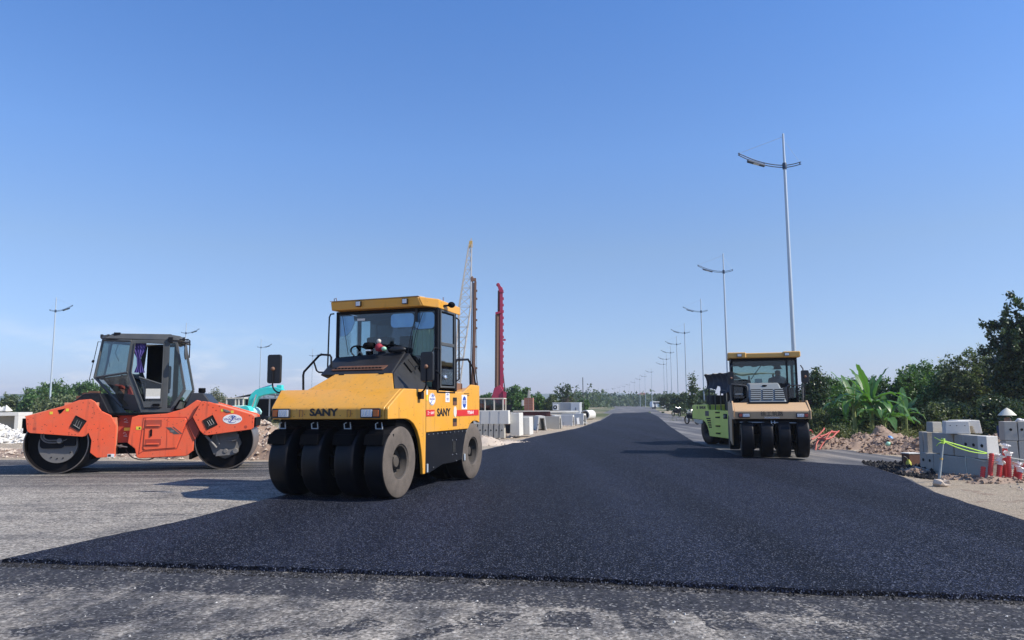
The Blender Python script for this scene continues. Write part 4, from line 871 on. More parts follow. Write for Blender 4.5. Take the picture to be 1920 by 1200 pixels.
ob('rear_yoke', 'orange_paint', lambda b: b.prism(RP, -.06, .0), bevel=.012)
ob('rear_yoke', 'orange_paint', lambda b: b.prism(RP, WD, WD+.06), bevel=.012)
ob('rear_deck', 'orange_dusty', lambda b: (b.prism([(3.05, 1.30), (3.05, 1.555), (3.2, 1.55), (4.15, 1.25), (4.16, 1.05)], .002, WD-.002), b.box(2.98, 3.1, .05, WD-.05, 1.0, 1.4)), bevel=.01)
ob('rear_bumper', 'black_matte', lambda b: b.box(4.17, 4.24, .05, WD-.05, .98, 1.2), bevel=.01)
BD = [(1.52, 1.24), (1.66, 1.285), (1.77, 1.29), (2.27, 1.32), (2.60, 1.42), (2.66, 1.45), (2.90, 1.63), (3.0, 1.60), (2.83, 1.235), (2.71, 1.09), (2.88, .72), (2.87, .45), (2.73, .33), (2.6, .325), (1.72, .30), (1.66, .33), (1.62, .52), (1.46, .655)]
ob('body', 'orange_paint', lambda b: b.prism(BD, .05, WD-.05), bevel=.015)
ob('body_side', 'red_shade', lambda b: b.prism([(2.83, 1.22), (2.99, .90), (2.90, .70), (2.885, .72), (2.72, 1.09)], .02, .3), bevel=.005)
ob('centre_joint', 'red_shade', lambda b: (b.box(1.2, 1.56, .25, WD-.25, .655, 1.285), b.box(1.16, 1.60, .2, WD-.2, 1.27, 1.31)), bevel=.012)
ob('under_frame', 'black_matte', lambda b: (b.box(1.1, 1.7, .3, WD-.3, .40, .66), b.box(.8, 3.0, .1, WD-.1, 1.28, 1.33)), bevel=.01)
ob('hydraulic_fitting', 'mech_grey', lambda b: (b.lathe([(.001, 0), (.04, 0), (.04, .12)], (1.30, .12, .58), 'y', 8), b.tube([(1.2, .2, .6), (1.3, .12, .58), (1.45, .1, .56)], .02, 6)), smooth=40)
rail('drain_hose', smoothpath([(1.40, .2, .50), (1.55, .08, .34), (1.75, .06, .27), (1.95, .1, .27), (2.05, .15, .33)], 4), .012, 'print_black', z=0, root=orr)
# warning stickers on the joint
def OM(x, z, y=-.031): return frameM((x, y, z), (0, -1, 0))
plate('sticker', 'decal_yellow', orr, OM(1.42, .965, .248), rect(-.09, .09, -.035, .035)); plate('sticker', 'decal_yellow', orr, OM(1.68, .99, .048), rect(-.055, .055, -.035, .035)); plate('sticker_print', 'print_black', orr, OM(1.70, .99, .0435), ell(0, 0, .02, .02), .002)
for z in (1.16, .84):
    b = MB(); b.M = OM(1.36, z, .248); b.tube([(-.04, .03, .004), (.0, .05, .004), (.03, .0, .004), (-.04, -.03, .004), (.05, -.04, .004)], .008, 4); b.build('warning_mark', 'white_paint', orr)
# access door with steps
M0 = OM(0, 0, .049)
b = MB(); inner = windowframe(b, [(1.785, 1.225), (2.66, 1.235), (2.745, 1.15), (2.745, 1.13), (1.80, .40), (1.70, .40)][:0] or [(1.77, 1.235), (2.70, 1.24), (2.74, 1.16), (2.52, .50), (1.80, .455), (1.70, .39)], .035, .042, .052, 'y')
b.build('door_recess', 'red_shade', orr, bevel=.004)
door = ob('access_door', 'orange_paint', lambda b: b.prism([(1.82, 1.205), (1.85, 1.215), (2.66, 1.215), (2.70, 1.17), (2.49, .53), (1.84, .49), (1.80, .52)], .028, .055), bevel=.008)
ob('panel_joint', 'red_shade', lambda b: b.box(2.285, 2.291, .024, .030, .53, 1.2), parent=door)
for z0, z1 in ((.985, 1.175), (.565, .735)):
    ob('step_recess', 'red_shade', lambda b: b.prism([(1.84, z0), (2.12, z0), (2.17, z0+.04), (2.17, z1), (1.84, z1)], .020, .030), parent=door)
    ob('step', 'orange_paint', lambda b: b.box(1.845, 2.13, .0, .028, z0+.045, z0+.075), bevel=.004, parent=door)
ob('handle', 'black_matte', lambda b: b.prism(rect(1.935, 1.975, .80, .96, .012), .005, .028), bevel=.005, parent=door)
b = MB(); b.M = OM(2.42, .92, .027); b.prism([(-.16, .08), (-.05, .08), (.15, -.08), (.02, -.08)], 0, .003, 'z'); b.prism([(-.02, .09), (.01, .09), (.20, -.07), (.18, -.08)], 0, .003, 'z'); b.build('emblem', 'grey_cab', orr); plate('emblem', 'mech_grey', orr, OM(2.40, .91, .023), ell(0, 0, .045, .03))
# openings, vents, bolts
for pts, yy in (([(.39, 1.30), (.62, 1.17), (.48, .93), (.28, 1.05)], -.033), ([(3.06, 1.15), (3.28, 1.28), (3.40, 1.05), (3.17, .93)], -.063)):
    b = MB(); inn2 = windowframe(b, pts, .022, yy-.014, yy, 'y'); fr = b.build('opening_rim', 'black_paint', orr, bevel=.003)
    ob('opening', 'hole_dark', lambda b: b.prism(inn2, yy-.003, yy), parent=fr)
    c = Vector((sum(p[0] for p in pts)/4, sum(p[1] for p in pts)/4)); e1 = (Vector(pts[1])-Vector(pts[0]))*.3; e2 = (Vector(pts[3])-Vector(pts[0]))*.3
    def f(b):
        for k in (-.6, 0, .7): a = c+e1*k-e2*.8; d_ = c+e1*(k+.15)+e2*.9; b.tube([(a.x, yy-.008, a.y), (d_.x, yy-.008, d_.y)], .008, 5)
        a = c-e1*.9+e2*.8; d_ = c+e1*1.0+e2*1.0; b.tube([(a.x, yy-.01, a.y), (d_.x, yy-.01, d_.y)], .009, 5)
    ob('opening_bars', 'mech_grey', f, parent=fr)
ob('vent_plate', 'black_matte', lambda b: b.prism([(.02, 1.42), (.17, 1.455), (.10, 1.36), (.06, 1.33)], -.036, -.03)); ob('tie_hook', 'mech_grey', lambda b: b.prism([(3.50, 1.42), (3.62, 1.385), (3.68, 1.34), (3.60, 1.33), (3.52, 1.37)], -.075, -.06), bevel=.005)
for x, z in ((-.11, 1.355), (.21, 1.42)): plate('sticker', 'decal_yellow', orr, OM(x, z), rect(-.03, .03, -.03, .03))
for x, z in ((3.49, 1.385), (3.71, 1.345)): plate('sticker', 'decal_yellow', orr, OM(x, z, -.061), rect(-.03, .03, -.03, .03))
def f(b):
    for x, z in ((-.56, 1.22), (-.46, 1.245), (-.56, 1.12), (.30, 1.46), (.40, 1.50), (.52, 1.58), (.65, 1.57), (.72, 1.47), (.76, 1.35), (.72, 1.24), (.27, 1.0), (.0, 1.06), (-.22, 1.10), (.27, .87), (.33, .87), (.40, .87), (.27, .91), (-.10, .95), (.85, 1.0), (.96, 1.0), (.86, .75), (.96, .75), (.88, .6), (.24, 1.40)): b.lathe([(.001, 0), (.014, 0)], (x, -.0315, z), 'y', 8)
    b.lathe([(.001, 0), (.034, 0)], (-.42, -.0315, 1.01), 'y', 12)
    for x, z in ((3.06, 1.52), (3.18, 1.51), (2.98, 1.41), (2.92, 1.28), (2.97, 1.16), (3.28, 1.45), (3.35, 1.38), (3.42, 1.48), (4.10, 1.25), (4.18, 1.19), (4.17, 1.10), (3.12, .88), (3.22, .87), (3.38, .86), (3.10, .84), (3.44, 1.0), (3.78, .99), (3.92, .90), (3.52, 1.22)): b.lathe([(.001, 0), (.017, 0)], (x, -.0615, z), 'y', 8)
    b.lathe([(.001, 0), (.038, 0)], (4.02, -.0615, .985), 'y', 12)
ob('bolt_holes', 'red_shade', f)
plate('sticker', 'white_paint', orr, OM(3.72, 1.175, -.061), ell(0, 0, .215, .115)); arcs(orr, OM(3.72, 1.175, -.065), .115)
text('VINACONEX', .075, 'print_purple', orr, OM(3.72, 1.17, -.066), depth=.001, bold=.001, sx=.9)
plate('data_plate', 'white_paint', orr, OM(1.15, .385), rect(-.07, .07, -.035, .035)); plate('data_print', 'print_black', orr, OM(1.12, .385, -.036), rect(-.03, .03, -.025, .025), .002)
# engine hoods either side of the cab
ob('front_hood', 'black_paint', lambda b: b.hexa([(.10, .15, 1.48), (.10, WD-.1, 1.48), (1.05, WD-.1, 1.32), (1.05, .15, 1.32)], [(.48, .2, 1.80), (.48, WD-.2, 1.80), (.80, WD-.2, 1.80), (.80, .2, 1.80)]), bevel=.03)
ob('front_hood_cap', 'rust', lambda b: (b.lathe([(.001, .05), (.08, .05), (.09, .0)], (.45, .4, 1.76), 'z', 12), b.box(.28, .42, .3, .9, 1.66, 1.74), b.box(.5, .72, .4, .6, 1.8, 1.85)), bevel=.008)
ob('rear_hood', 'dark_plastic', lambda b: b.hexa([(2.62, .12, 1.44), (2.62, WD-.1, 1.44), (3.22, WD-.1, 1.55), (3.22, .12, 1.55)], [(2.74, .22, 1.80), (2.74, WD-.2, 1.80), (3.02, WD-.2, 1.80), (3.02, .22, 1.80)]), bevel=.03)
ob('exhaust_cap', 'black_matte', lambda b: b.lathe([(.001, .12), (.08, .12), (.085, .02), (.06, 0), (.06, -.05)], (2.95, .5, 1.80), 'z', 16), smooth=40)
rail('rear_hood_grab', [(2.40, .2, 1.42), (2.52, .12, 1.62), (2.66, .18, 1.58), (2.62, .2, 1.45)], .025, 'black_matte', z=0, root=orr)
# cab, six sided in side view; near wall y=.22, far wall y=1.62
Y0, Y1 = .22, 1.62
near = [(1.34, 2.29), (1.43, 3.03), (2.17, 3.03), (2.36, 3.01), (2.60, 1.88), (2.56, 1.62), (2.26, 1.36), (1.68, 1.36)]
cf = MB()
for y, s_ in ((Y0, 1), (Y1-.05, 1)):
    # pillars of the wall
    for a, c, w in (((1.36, 2.30), (1.43, 3.04), .05), ((1.36, 2.30), (1.70, 1.40), .05), ((2.17, 1.40), (2.17, 3.04), .06), ((2.37, 3.02), (2.60, 1.88), .028), ((2.60, 1.88), (2.32, 1.40), .035)):
        a = Vector(a); c = Vector(c); d_ = (c-a).normalized(); n_ = Vector((-d_.y, d_.x))*w; cf.prism([tuple(a-n_), tuple(c-n_), tuple(c+n_), tuple(a+n_)], y, y+.05)
    cf.box(1.66, 2.34, y+.001, y+.051, 1.345, 1.44); cf.box(1.41, 2.38, y+.002, y+.052, 2.985, 3.05)
    # nose pillars converge to the front window
cf.prism([(1.36, 2.27), (1.69, 1.42), (1.66, 1.345), (1.24, 1.50), (.86, 2.12)], Y0+.30, Y1-.30)
cf.hexa([(1.66, Y0+.01, 1.345), (1.20, Y0+.35, 1.45), (1.20, Y1-.35, 1.45), (1.66, Y1-.01, 1.345)], [(1.52, Y0+.01, 1.75), (1.02, Y0+.35, 1.82), (1.02, Y1-.35, 1.82), (1.52, Y1-.01, 1.75)])
for y, yi in ((Y0, Y0+.30), (Y1, Y1-.30)):
    cf.tube([(1.40, y, 3.02), (.72, yi, 3.06)], .035, 6); cf.tube([(1.36, y, 2.28), (.60, yi, 2.17)], .030, 6); cf.tube([(.72, yi, 3.06), (.58, yi, 2.16)], .028, 6); cf.tube([(.60, yi, 2.17), (1.20, yi, 1.48)], .035, 6)
cf.tube([(.72, Y0+.30, 3.06), (.72, Y1-.30, 3.06)], .03, 6); cf.tube([(.59, Y0+.30, 2.16), (.59, Y1-.30, 2.16)], .025, 6)
cf.box(1.62, 2.36, Y0+.02, Y1-.02, 1.33, 1.37); cf.box(2.30, 2.36, Y0+.05, Y1-.05, 1.42, 1.60)
cf.build('cab_frame', 'grey_cab', orr, bevel=.008)
def pane(name, pts, m, parent=orr): b = MB(); b.add(pts, [tuple(range(len(pts)))]); return b.build(name, m, parent)
pane('side_window', [(2.21, Y0+.02, 3.0), (2.35, Y0+.02, 3.0), (2.59, Y0+.02, 1.88), (2.30, Y0+.02, 1.45), (2.21, Y0+.02, 1.45)], 'glass')
pane('side_window', [(2.21, Y1-.02, 3.0), (2.35, Y1-.02, 3.0), (2.59, Y1-.02, 1.88), (2.30, Y1-.02, 1.45), (2.21, Y1-.02, 1.45)], 'glass_green')
pane('rear_window', [(2.37, Y0+.05, 3.0), (2.60, Y0+.05, 1.88), (2.60, Y1-.05, 1.88), (2.37, Y1-.05, 3.0)], 'glass_green')
pane('corner_window', [(1.39, Y0, 3.0), (.72, Y0+.30, 3.04), (.60, Y0+.30, 2.17), (1.35, Y0, 2.29)], 'glass'); pane('corner_window', [(1.39, Y1, 3.0), (.72, Y1-.30, 3.04), (.60, Y1-.30, 2.17), (1.35, Y1, 2.29)], 'glass_green')
pane('windshield', [(.71, Y0+.31, 3.04), (.71, Y1-.31, 3.04), (.585, Y1-.31, 2.17), (.585, Y0+.31, 2.17)], 'glass_green')
pane('lower_window', [(1.35, Y0+.01, 2.26), (.64, Y0+.30, 2.15), (1.20, Y0+.30, 1.50), (1.64, Y0+.01, 1.50)], 'glass_dark'); pane('lower_window', [(1.35, Y1-.01, 2.26), (.64, Y1-.30, 2.15), (1.20, Y1-.30, 1.50), (1.64, Y1-.01, 1.50)], 'glass')
# door
dr = MB(); DP = [(1.42, 2.28), (1.47, 2.985), (2.115, 2.985), (2.115, 1.46), (1.75, 1.46)]
windowframe(dr, DP, .045, Y0-.03, Y0-.002, 'y'); dr.prism([(1.735, 1.46), (2.115, 1.46), (2.115, 1.60), (1.69, 1.60)], Y0-.031, Y0-.004); dr.tube([(1.60, Y0-.02, 2.17), (2.10, Y0-.02, 2.00)], .022, 8)
door = dr.build('door', 'grey_cab', orr, bevel=.006)
ob('handle', 'black_matte', lambda b: b.prism(rect(1.92, 2.08, 1.49, 1.55, .02), Y0-.055, Y0-.031), bevel=.006, parent=door)
pane('door_window', [(1.62, Y0-.012, 2.15), (2.10, Y0-.012, 1.98), (2.10, Y0-.012, 1.60), (1.76, Y0-.012, 1.60)], 'glass_dark', door)
ob('paper_notice', 'foam_sheet', lambda b: b.box(1.765, 2.08, Y0-.024, Y0-.020, 1.67, 1.90), parent=door); ob('paper_notice_edge', 'white_paint', lambda b: b.box(1.765, 2.08, Y0-.026, Y0-.0245, 1.67, 1.72), parent=door)
# gathered curtain
b = MB(); n = 12; vs = []; zs = [(3.0, .16), (2.8, .13), (2.62, .045), (2.45, .06), (2.28, .12)]
for k, (z, w) in enumerate(zs):
    for i in range(n+1): vs.append((1.56+w*(i/n-.5)*2+.03*(k > 2), Y0+.06+.018*math.sin(i*2.4), z))
b.add(vs, [(k*(n+1)+i, k*(n+1)+i+1, (k+1)*(n+1)+i+1, (k+1)*(n+1)+i) for k in range(len(zs)-1) for i in range(n)])
b.build('curtain', 'curtain', orr, smooth=60)
ob('cab_lining', 'black_matte', lambda b: (b.box(1.50, 1.96, 1.50, 1.60, 1.40, 3.0), b.box(1.45, 2.1, .6, 1.5, 1.36, 1.5)))
seat_and_wheel(orr, 1.90, .92, 1.80, -1)
ob('console', 'black_matte', lambda b: b.hexa([(1.20, .7, 1.40), (1.45, .7, 1.40), (1.45, 1.2, 1.40), (1.20, 1.2, 1.40)], [(1.10, .7, 2.25), (1.3, .7, 2.15), (1.3, 1.2, 2.15), (1.10, 1.2, 2.25)]), bevel=.02)
ob('red_rag', 'red_cloth', lambda b: b.box(1.30, 1.42, .5, .64, 1.75, 1.98), bevel=.02)
def f(b): b.hexa([(.78, .34, 3.08), (.78, Y1-.2, 3.08), (2.50, Y1+.02, 3.04), (2.50, .18, 3.04)], [(.95, .40, 3.21), (.95, Y1-.25, 3.21), (2.24, Y1-.1, 3.20), (2.24, .26, 3.20)]); b.hexa([(.66, .50, 3.08), (.66, Y1-.34, 3.08), (.779, Y1-.3, 3.08), (.779, .44, 3.08)], [(.72, .52, 3.17), (.72, Y1-.36, 3.17), (.86, Y1-.3, 3.20), (.86, .44, 3.20)]); b.hexa([(2.501, .18, 3.04), (2.46, .2, 3.04), (2.46, 1.6, 3.04), (2.501, 1.6, 3.04)], [(2.47, .24, 3.15), (2.24, .27, 3.19), (2.24, 1.5, 3.19), (2.47, 1.56, 3.15)])
ob('roof', 'grey_cab', f, bevel=.02)
for yy in (.60, .78): worklight(orr, frameM((.70, yy, 3.15), (-1, 0, 0)), .10, .09)
worklight(orr, frameM((2.50, .35, 3.09), (1, 0, 0)), .1, .09); ob('lamp_bracket', 'black_paint', lambda b: (b.box(2.20, 2.30, .16, .24, 3.0, 3.12), b.box(.98, 1.12, .36, .42, 3.10, 3.23)), bevel=.008)
rail('mirror_arm', [(2.46, .12, 3.06), (2.66, .05, 3.06), (2.70, .04, 3.03), (2.70, .04, 2.62)], .014, 'black_paint', z=0, root=orr); rail('mirror_arm', [(2.46, .12, 2.98), (2.68, .05, 2.99)], .010, 'black_paint', z=0, root=orr)
b = MB(); b.sphere((2.62, .04, 2.76), (.035, .13, .19)); m_ = b.build('mirror', 'grey_cab', orr, smooth=50)
# open sliding front frame seen at the left of the cab
b = MB(); windowframe(b, [(.42, 3.08), (.56, 3.07), (.44, 2.17), (.27, 2.12)], .022, Y1-.36, Y1-.33, 'y'); b.tube([(.33, Y1-.35, 2.56), (.35, Y1-.35, 2.62)], .03, 6); b.box(.55, .72, Y1-.36, Y1-.33, 3.03, 3.06); b.build('folded_window', 'black_paint', orr, bevel=.004)
rail('wiper', [(.80, .75, 3.0), (.76, .85, 2.7), (.78, 1.0, 2.45)], .008, 'print_black', z=0, root=orr); rail('wiper', [(1.1, .38, 3.0), (1.02, .42, 2.75), (1.12, .35, 2.55)], .007, 'print_black', z=0, root=orr)
ob('inner_post', 'concrete', lambda b: (b.hexa([(.78, 1.25, 2.10), (.88, 1.25, 2.10), (.88, 1.35, 2.10), (.78, 1.35, 2.10)], [(.70, 1.25, 2.14), (.74, 1.25, 2.14), (.74, 1.35, 2.14), (.70, 1.35, 2.14)]), b.hexa([(1.08, 1.27, 1.50), (1.20, 1.27, 1.48), (1.20, 1.35, 1.48), (1.08, 1.35, 1.50)], [(.76, 1.27, 2.12), (.86, 1.27, 2.12), (.86, 1.35, 2.12), (.76, 1.35, 2.12)])), bevel=.006)

# ================================================================ tan pneumatic roller
TF = Vector((-.25, -.968, 0)).normalized(); TA = Vector((6.05, 19.95, 0)); TN = Vector((-TF.y, TF.x, 0)); TYAW = math.atan2(TF.y, TF.x)
tr = empty('road_roller', tuple(TA+Vector((0, 0, .052))), TYAW, 'tan roller with slatted grey grille and a driver at the wheel', 'road roller')
# local y runs 0 (left edge of the left tyre in the picture) .. 1.70
def tb(name, m, fn, bevel=0.0, smooth=None, parent=None):
    b = MB(); b.M = Matrix.Translation((0, globals().get('TOFF', 0.0), -.04)); fn(b); return b.build(name, m, parent or tr, bevel=bevel, smooth=smooth)
for y_ in (.18, .66, 1.09, 1.54): wheel(tr, 0, y_, .33, .54, 1, dusty=False, n=36)
for y_ in (-.02, .44, .86, 1.30, 1.72): wheel(tr, -3.3, y_, .33, .54, -1, dusty=True, n=28)
YL, YR = -.17, 1.76
TOFF = 0.0
fp = [(.45, 1.05), (.46, 1.24), (.44, 1.27), (-.12, 1.47), (-1.0, 1.47), (-1.0, 1.05)]
tb('hood', 'tan_paint', lambda b: b.prism(fp, YL+.045, YR-.045), bevel=.012)
sp_ = [(.47, 1.04), (.47, 1.27), (-.12, 1.50), (-.16, 1.52), (-3.7, 1.50), (-3.7, 1.1), (-2.7, 1.05), (-2.6, .35), (-.82, .30), (-.74, .70), (-.55, 1.0), (-.2, 1.04)]
tb('side_panel', 'tan_paint', lambda b: b.prism(sp_, YL, YL+.04), bevel=.01); tb('side_panel', 'tan_paint', lambda b: b.prism(sp_, YR-.04, YR), bevel=.01)
tb('side_skirt', 'black_matte', lambda b: b.prism([(.40, 1.04), (-.5, 1.04), (-.6, .40), (.0, .38), (.15, .45)], YR-.10, YR-.06)); 
tb('chassis', 'black_matte', lambda b: (b.box(-3.6, .36, YL+.06, YR-.06, .92, 1.045), b.box(-2.5, -.9, .1, 1.5, .50, .93), b.box(-.12, .12, .0, 1.7, .45, .63), b.box(-3.6, -2.7, YL+.06, YR-.06, 1.05, 1.46), b.box(-1.0, -.85, YL+.05, YR-.05, .3, 1.0)), bevel=.01)
tb('rear_cover', 'tan_paint', lambda b: b.box(-3.68, -2.3, YL+.05, YR-.05, 1.06, 1.55), bevel=.03)
for k, y_ in enumerate((.18, .66, 1.09, 1.54)):
    tb('scraper', 'black_paint', lambda b: b.hexa([(.30, y_-.17, .84), (.46, y_-.17, .82), (.46, y_+.17, .82), (.30, y_+.17, .84)], [(.24, y_-.15, .95), (.32, y_-.15, .95), (.32, y_+.15, .95), (.24, y_+.15, .95)]), bevel=.008)
tb('spray_bar', 'galvanised', lambda b: (b.tube([(.36, .0, .965), (.37, .5, .96), (.36, 1.0, .955), (.36, 1.62, .94)], .012, 6), b.box(.33, .35, .52, .83, .84, .95)), smooth=40)
TM = lambda y, z, x=.4615: frameM((x, y, z-.04), (1, 0, 0))
headlight(tr, TM(.115, 1.145), .30, .12, True, True); headlight(tr, TM(1.54, 1.14), .30, .12, False, True)
text('徐工筑路', .14, 'print_black', tr, TM(.80, 1.175), bold=.0, sx=1.0); text('XUGONG', .062, 'white_paint', tr, TM(.80, 1.082), bold=.001, sx=1.35)
tb('tow_shackle', 'galvanised', lambda b: (b.tube([(.44, .78, 1.0), (.46, .78, .93)], .01, 6), b.tube([(.44, .86, 1.0), (.46, .86, .93)], .01, 6)))
# grille cowl with raised slats
TOFF = -.14
def f(b): b.hexa([(-.10, .42, 1.47), (-.10, 1.38, 1.47), (-.95, 1.42, 1.47), (-.95, .40, 1.47)], [(-.55, .46, 1.98), (-.55, 1.24, 1.98), (-.95, 1.26, 2.02), (-.95, .42, 2.02)])
tb('cowl', 'grille_grey', f, bevel=.04)
def SL(t, y): return Vector((-.10-.45*t+.012, y, 1.47+.51*t+.010))
for r_ in range(6):
    t0 = .14+.105*r_
    for c_ in range(3):
        y0 = .47+.01*r_*.5+.31*c_; y1 = y0+.26-.012*r_*(c_ == 2)
        def f(b):
            a = [SL(t0, y0), SL(t0, y1), SL(t0+.05, y1), SL(t0+.05, y0)]; nn_ = Vector((.51, 0, .45))*.03
            b.hexa([tuple(p) for p in a], [tuple(p+nn_) for p in a])
        tb('slat', 'grille_grey', f)
        def f(b):
            a = [SL(t0+.055, y0), SL(t0+.055, y1), SL(t0+.10, y1), SL(t0+.10, y0)]; nn_ = Vector((.51, 0, .45))*.006
            b.hexa([tuple(p) for p in a], [tuple(p+nn_) for p in a])
        if r_ < 5: tb('slot', 'hole_dark', f)
tb('cowl_handle', 'black_matte', lambda b: b.sphere(tuple(SL(.88, .86)), (.02, .07, .025)), smooth=50)
tb('cowl_base', 'black_paint', lambda b: b.box(-.16, -.02, .40, 1.42, 1.455, 1.49), bevel=.008)
tb('cowl_side', 'dark_plastic', lambda b: b.prism([(.16, 1.47), (.40, 1.47), (.40, 1.62), (.28, 1.53)], -.6, -.12, 'x'))
# cab
TX0, TX1, TY0, TY1 = -1.15, -2.25, .02, 1.80
def f(b):
    for x in (TX0, TX1):
        b.box(x-.06, x, TY0, TY0+.06, 1.47, 2.72); b.box(x-.06, x, TY1-.06, TY1, 1.47, 2.72); b.box(x-.055, x-.003, TY0, TY1, 2.64, 2.718)
    for y in (TY0, TY1-.05): b.box(TX1, TX0-.01, y+.001, y+.049, 2.64, 2.715); b.box(TX1, TX0-.01, y+.001, y+.049, 1.47, 1.60)
    b.box(TX1-.05, TX1-.01, TY0+.01, TY1-.01, 1.47, 1.9); b.box(TX1-.05, TX0-.01, TY0+.02, TY1-.02, 1.43, 1.47); b.box(TX0-.05, TX0-.01, .30, 1.5, 1.9, 2.0); b.box(TX0-.055, TX0+.005, TY1-.30, TY1-.25, 1.5, 2.65)
tb('cab_frame', 'black_paint', f, bevel=.008)
pane_t = lambda name, pts, m: tb(name, m, lambda b: b.add(pts, [tuple(range(len(pts)))]))
pane_t('windshield', [(TX0-.03, TY0+.05, 1.6), (TX0-.03, TY1-.05, 1.6), (TX0-.03, TY1-.05, 2.65), (TX0-.03, TY0+.05, 2.65)], 'glass_green')
pane_t('rear_window', [(TX1-.03, TY0+.05, 1.9), (TX1-.03, TY1-.05, 1.9), (TX1-.03, TY1-.05, 2.65), (TX1-.03, TY0+.05, 2.65)], 'glass_green')
pane_t('side_window', [(TX1, TY0+.02, 1.6), (TX0-.05, TY0+.02, 1.6), (TX0-.05, TY0+.02, 2.65), (TX1, TY0+.02, 2.65)], 'glass_dark'); pane_t('side_window', [(TX1, TY1-.02, 1.6), (TX0-.05, TY1-.02, 1.6), (TX0-.05, TY1-.02, 2.65), (TX1, TY1-.02, 2.65)], 'glass_green')
tb('headliner', 'shed_dark', lambda b: (b.box(TX1, TX0-.08, TY0+.06, TY1-.06, 2.55, 2.63), b.box(TX0-.10, TX0-.08, TY0+.06, TY1-.06, 2.52, 2.64)))
tb('fringe', 'shed_dark', lambda b: b.prism([(TY0+.06, 2.6)]+[(TY0+.1+i*.1, 2.50+.03*math.sin(i*2.1)+.02*math.sin(i*5)) for i in range(17)]+[(TY1-.08, 2.6)], TX0-.075, TX0-.07, 'x'))
tb('roof', 'tan_roof', lambda b: (b.box(TX1-.12, TX0+.18, TY0-.06, TY1+.06, 2.722, 2.86), b.box(TX0-.2, TX0+.21, TY0-.08, TY0+.42, 2.72, 2.885), b.box(TX0-.2, TX0+.21, TY1-.38, TY1+.08, 2.72, 2.885)), bevel=.03)
for yy in (.30, 1.56): worklight(tr, frameM((TX0+.212, yy-.04-.14, 2.80-.04), (1, 0, 0)), .13, .09)
tb('sign_card', 'white_paint', lambda b: b.box(TX0-.075, TX0-.07, .66, .86, 2.02, 2.14))
seat_and_wheel(tr, -1.78, .22, 1.62, 1, back=.48); seat_and_wheel(tr, -1.90, 1.20, 1.50, 1, back=.5)
tb('dashboard', 'black_matte', lambda b: b.box(-1.50, -1.24, .3, 1.6, 1.6, 2.02), bevel=.03)
rail('wiper', [(TX0+.01, .88, 2.56), (TX0+.02, .72, 2.35), (TX0+.02, .55, 2.12)], .009, 'print_black', z=-.04, root=tr, dy=-.14)
for pts in ([(-.45, -.08, 1.47), (-.45, -.08, 1.93), (-.45, -.04, 1.98), (-.45, .33, 1.94), (-.45, .37, 1.90), (-.45, .37, 1.50)], [(-.45, 1.78, 1.47), (-.45, 1.79, 1.90), (-.45, 1.70, 1.93), (-.45, 1.42, 1.93), (-.45, 1.38, 1.88), (-.45, 1.37, 1.5)], [(-1.1, -.02, 1.5), (-1.1, -.04, 2.45), (-1.1, 0.0, 2.52), (-1.15, .05, 2.53)], [(-1.1, 1.83, 1.5), (-1.1, 1.90, 1.7), (-1.1, 1.90, 2.4), (-1.1, 1.84, 2.5)]): rail('handrail', pts, .018, 'grey_cab', z=-.04, root=tr, dy=-.10)
tb('step_seat', 'grille_grey', lambda b: b.box(-.75, -.5, .08, .30, 1.68, 1.72), bevel=.01); 0
ZS_keep = ZS; ZS = -.04
mirror(tr, (-.40, 1.84, 1.5), [(-.40, 1.70, 1.48), (-.40, 1.73, 1.7), (-.40, 1.74, 2.0)], (-.42, 1.76, 2.16), 0, .20, .34)
mirror(tr, (-.95, -.08, 1.5), [(-.95, -.06, 1.5), (-.95, -.10, 1.9), (-.95, -.12, 2.2)], (-.95, -.13, 2.16), 0, .17, .36)
ZS = ZS_keep
J = seated(1.62); drv = person('', tuple(TA+TF*(-1.85)+TN*1.20+Vector((0, 0, .0))), TYAW, J, ('shirt_blue', 'trouser', 'skin'))
tag(drv, 'driver in a dark shirt and flat cap steering the tan roller', 'person')
b = MB(); b.lathe([(.001, .11), (.07, .10), (.105, .04), (.11, 0), (.15, -.01), (.001, -.012)], (.02, 0, 2.45), 'z', 16); b.build('cap', 'trouser', drv, smooth=50)

# ================================================================ lime roller behind the tan one
LA = Vector((6.95, 27.0, 0)); LF = Vector((.2, -.98, 0)).normalized(); LYAW = math.atan2(LF.y, LF.x)
lr = empty('road_roller', tuple(LA+Vector((0, 0, .004))), LYAW, 'lime green roller with a sagging dark canopy, half hidden behind the tan one', 'road roller')
def lb(name, m, fn, bevel=0.0, smooth=None, parent=None):
    b = MB(); fn(b); return b.build(name, m, parent or lr, bevel=bevel, smooth=smooth)
# local x forward (towards the camera), visible side y = 0, body extends to y = +2
for y_ in (.24, .70, 1.16, 1.62): wheel(lr, 0, y_, .34, .53, -1, dusty=False, n=32)
for y_ in (.30, .80, 1.3, 1.75): wheel(lr, 2.45, y_, .34, .53, -1, dusty=False, n=28)
LPf = [(-1.02, 1.37), (-.98, 1.40), (.22, 1.43), (.27, 1.24), (1.80, 1.20), (1.80, .27), (.32, .30), (.28, .46), (.20, .62), (.06, .76), (-.10, .84), (-.28, .87), (-1.02, .90)]
lb('body', 'lime_paint', lambda b: b.prism(LPf, 0, .05), bevel=.015); lb('body', 'lime_paint', lambda b: b.prism(LPf, 1.85, 1.90), bevel=.015)
lb('rear_cover', 'lime_paint', lambda b: b.box(-1.0, .2, .052, 1.848, .92, 1.40), bevel=.03); lb('deck', 'lime_paint', lambda b: b.box(.22, 2.75, .052, 1.848, 1.02, 1.20), bevel=.02)
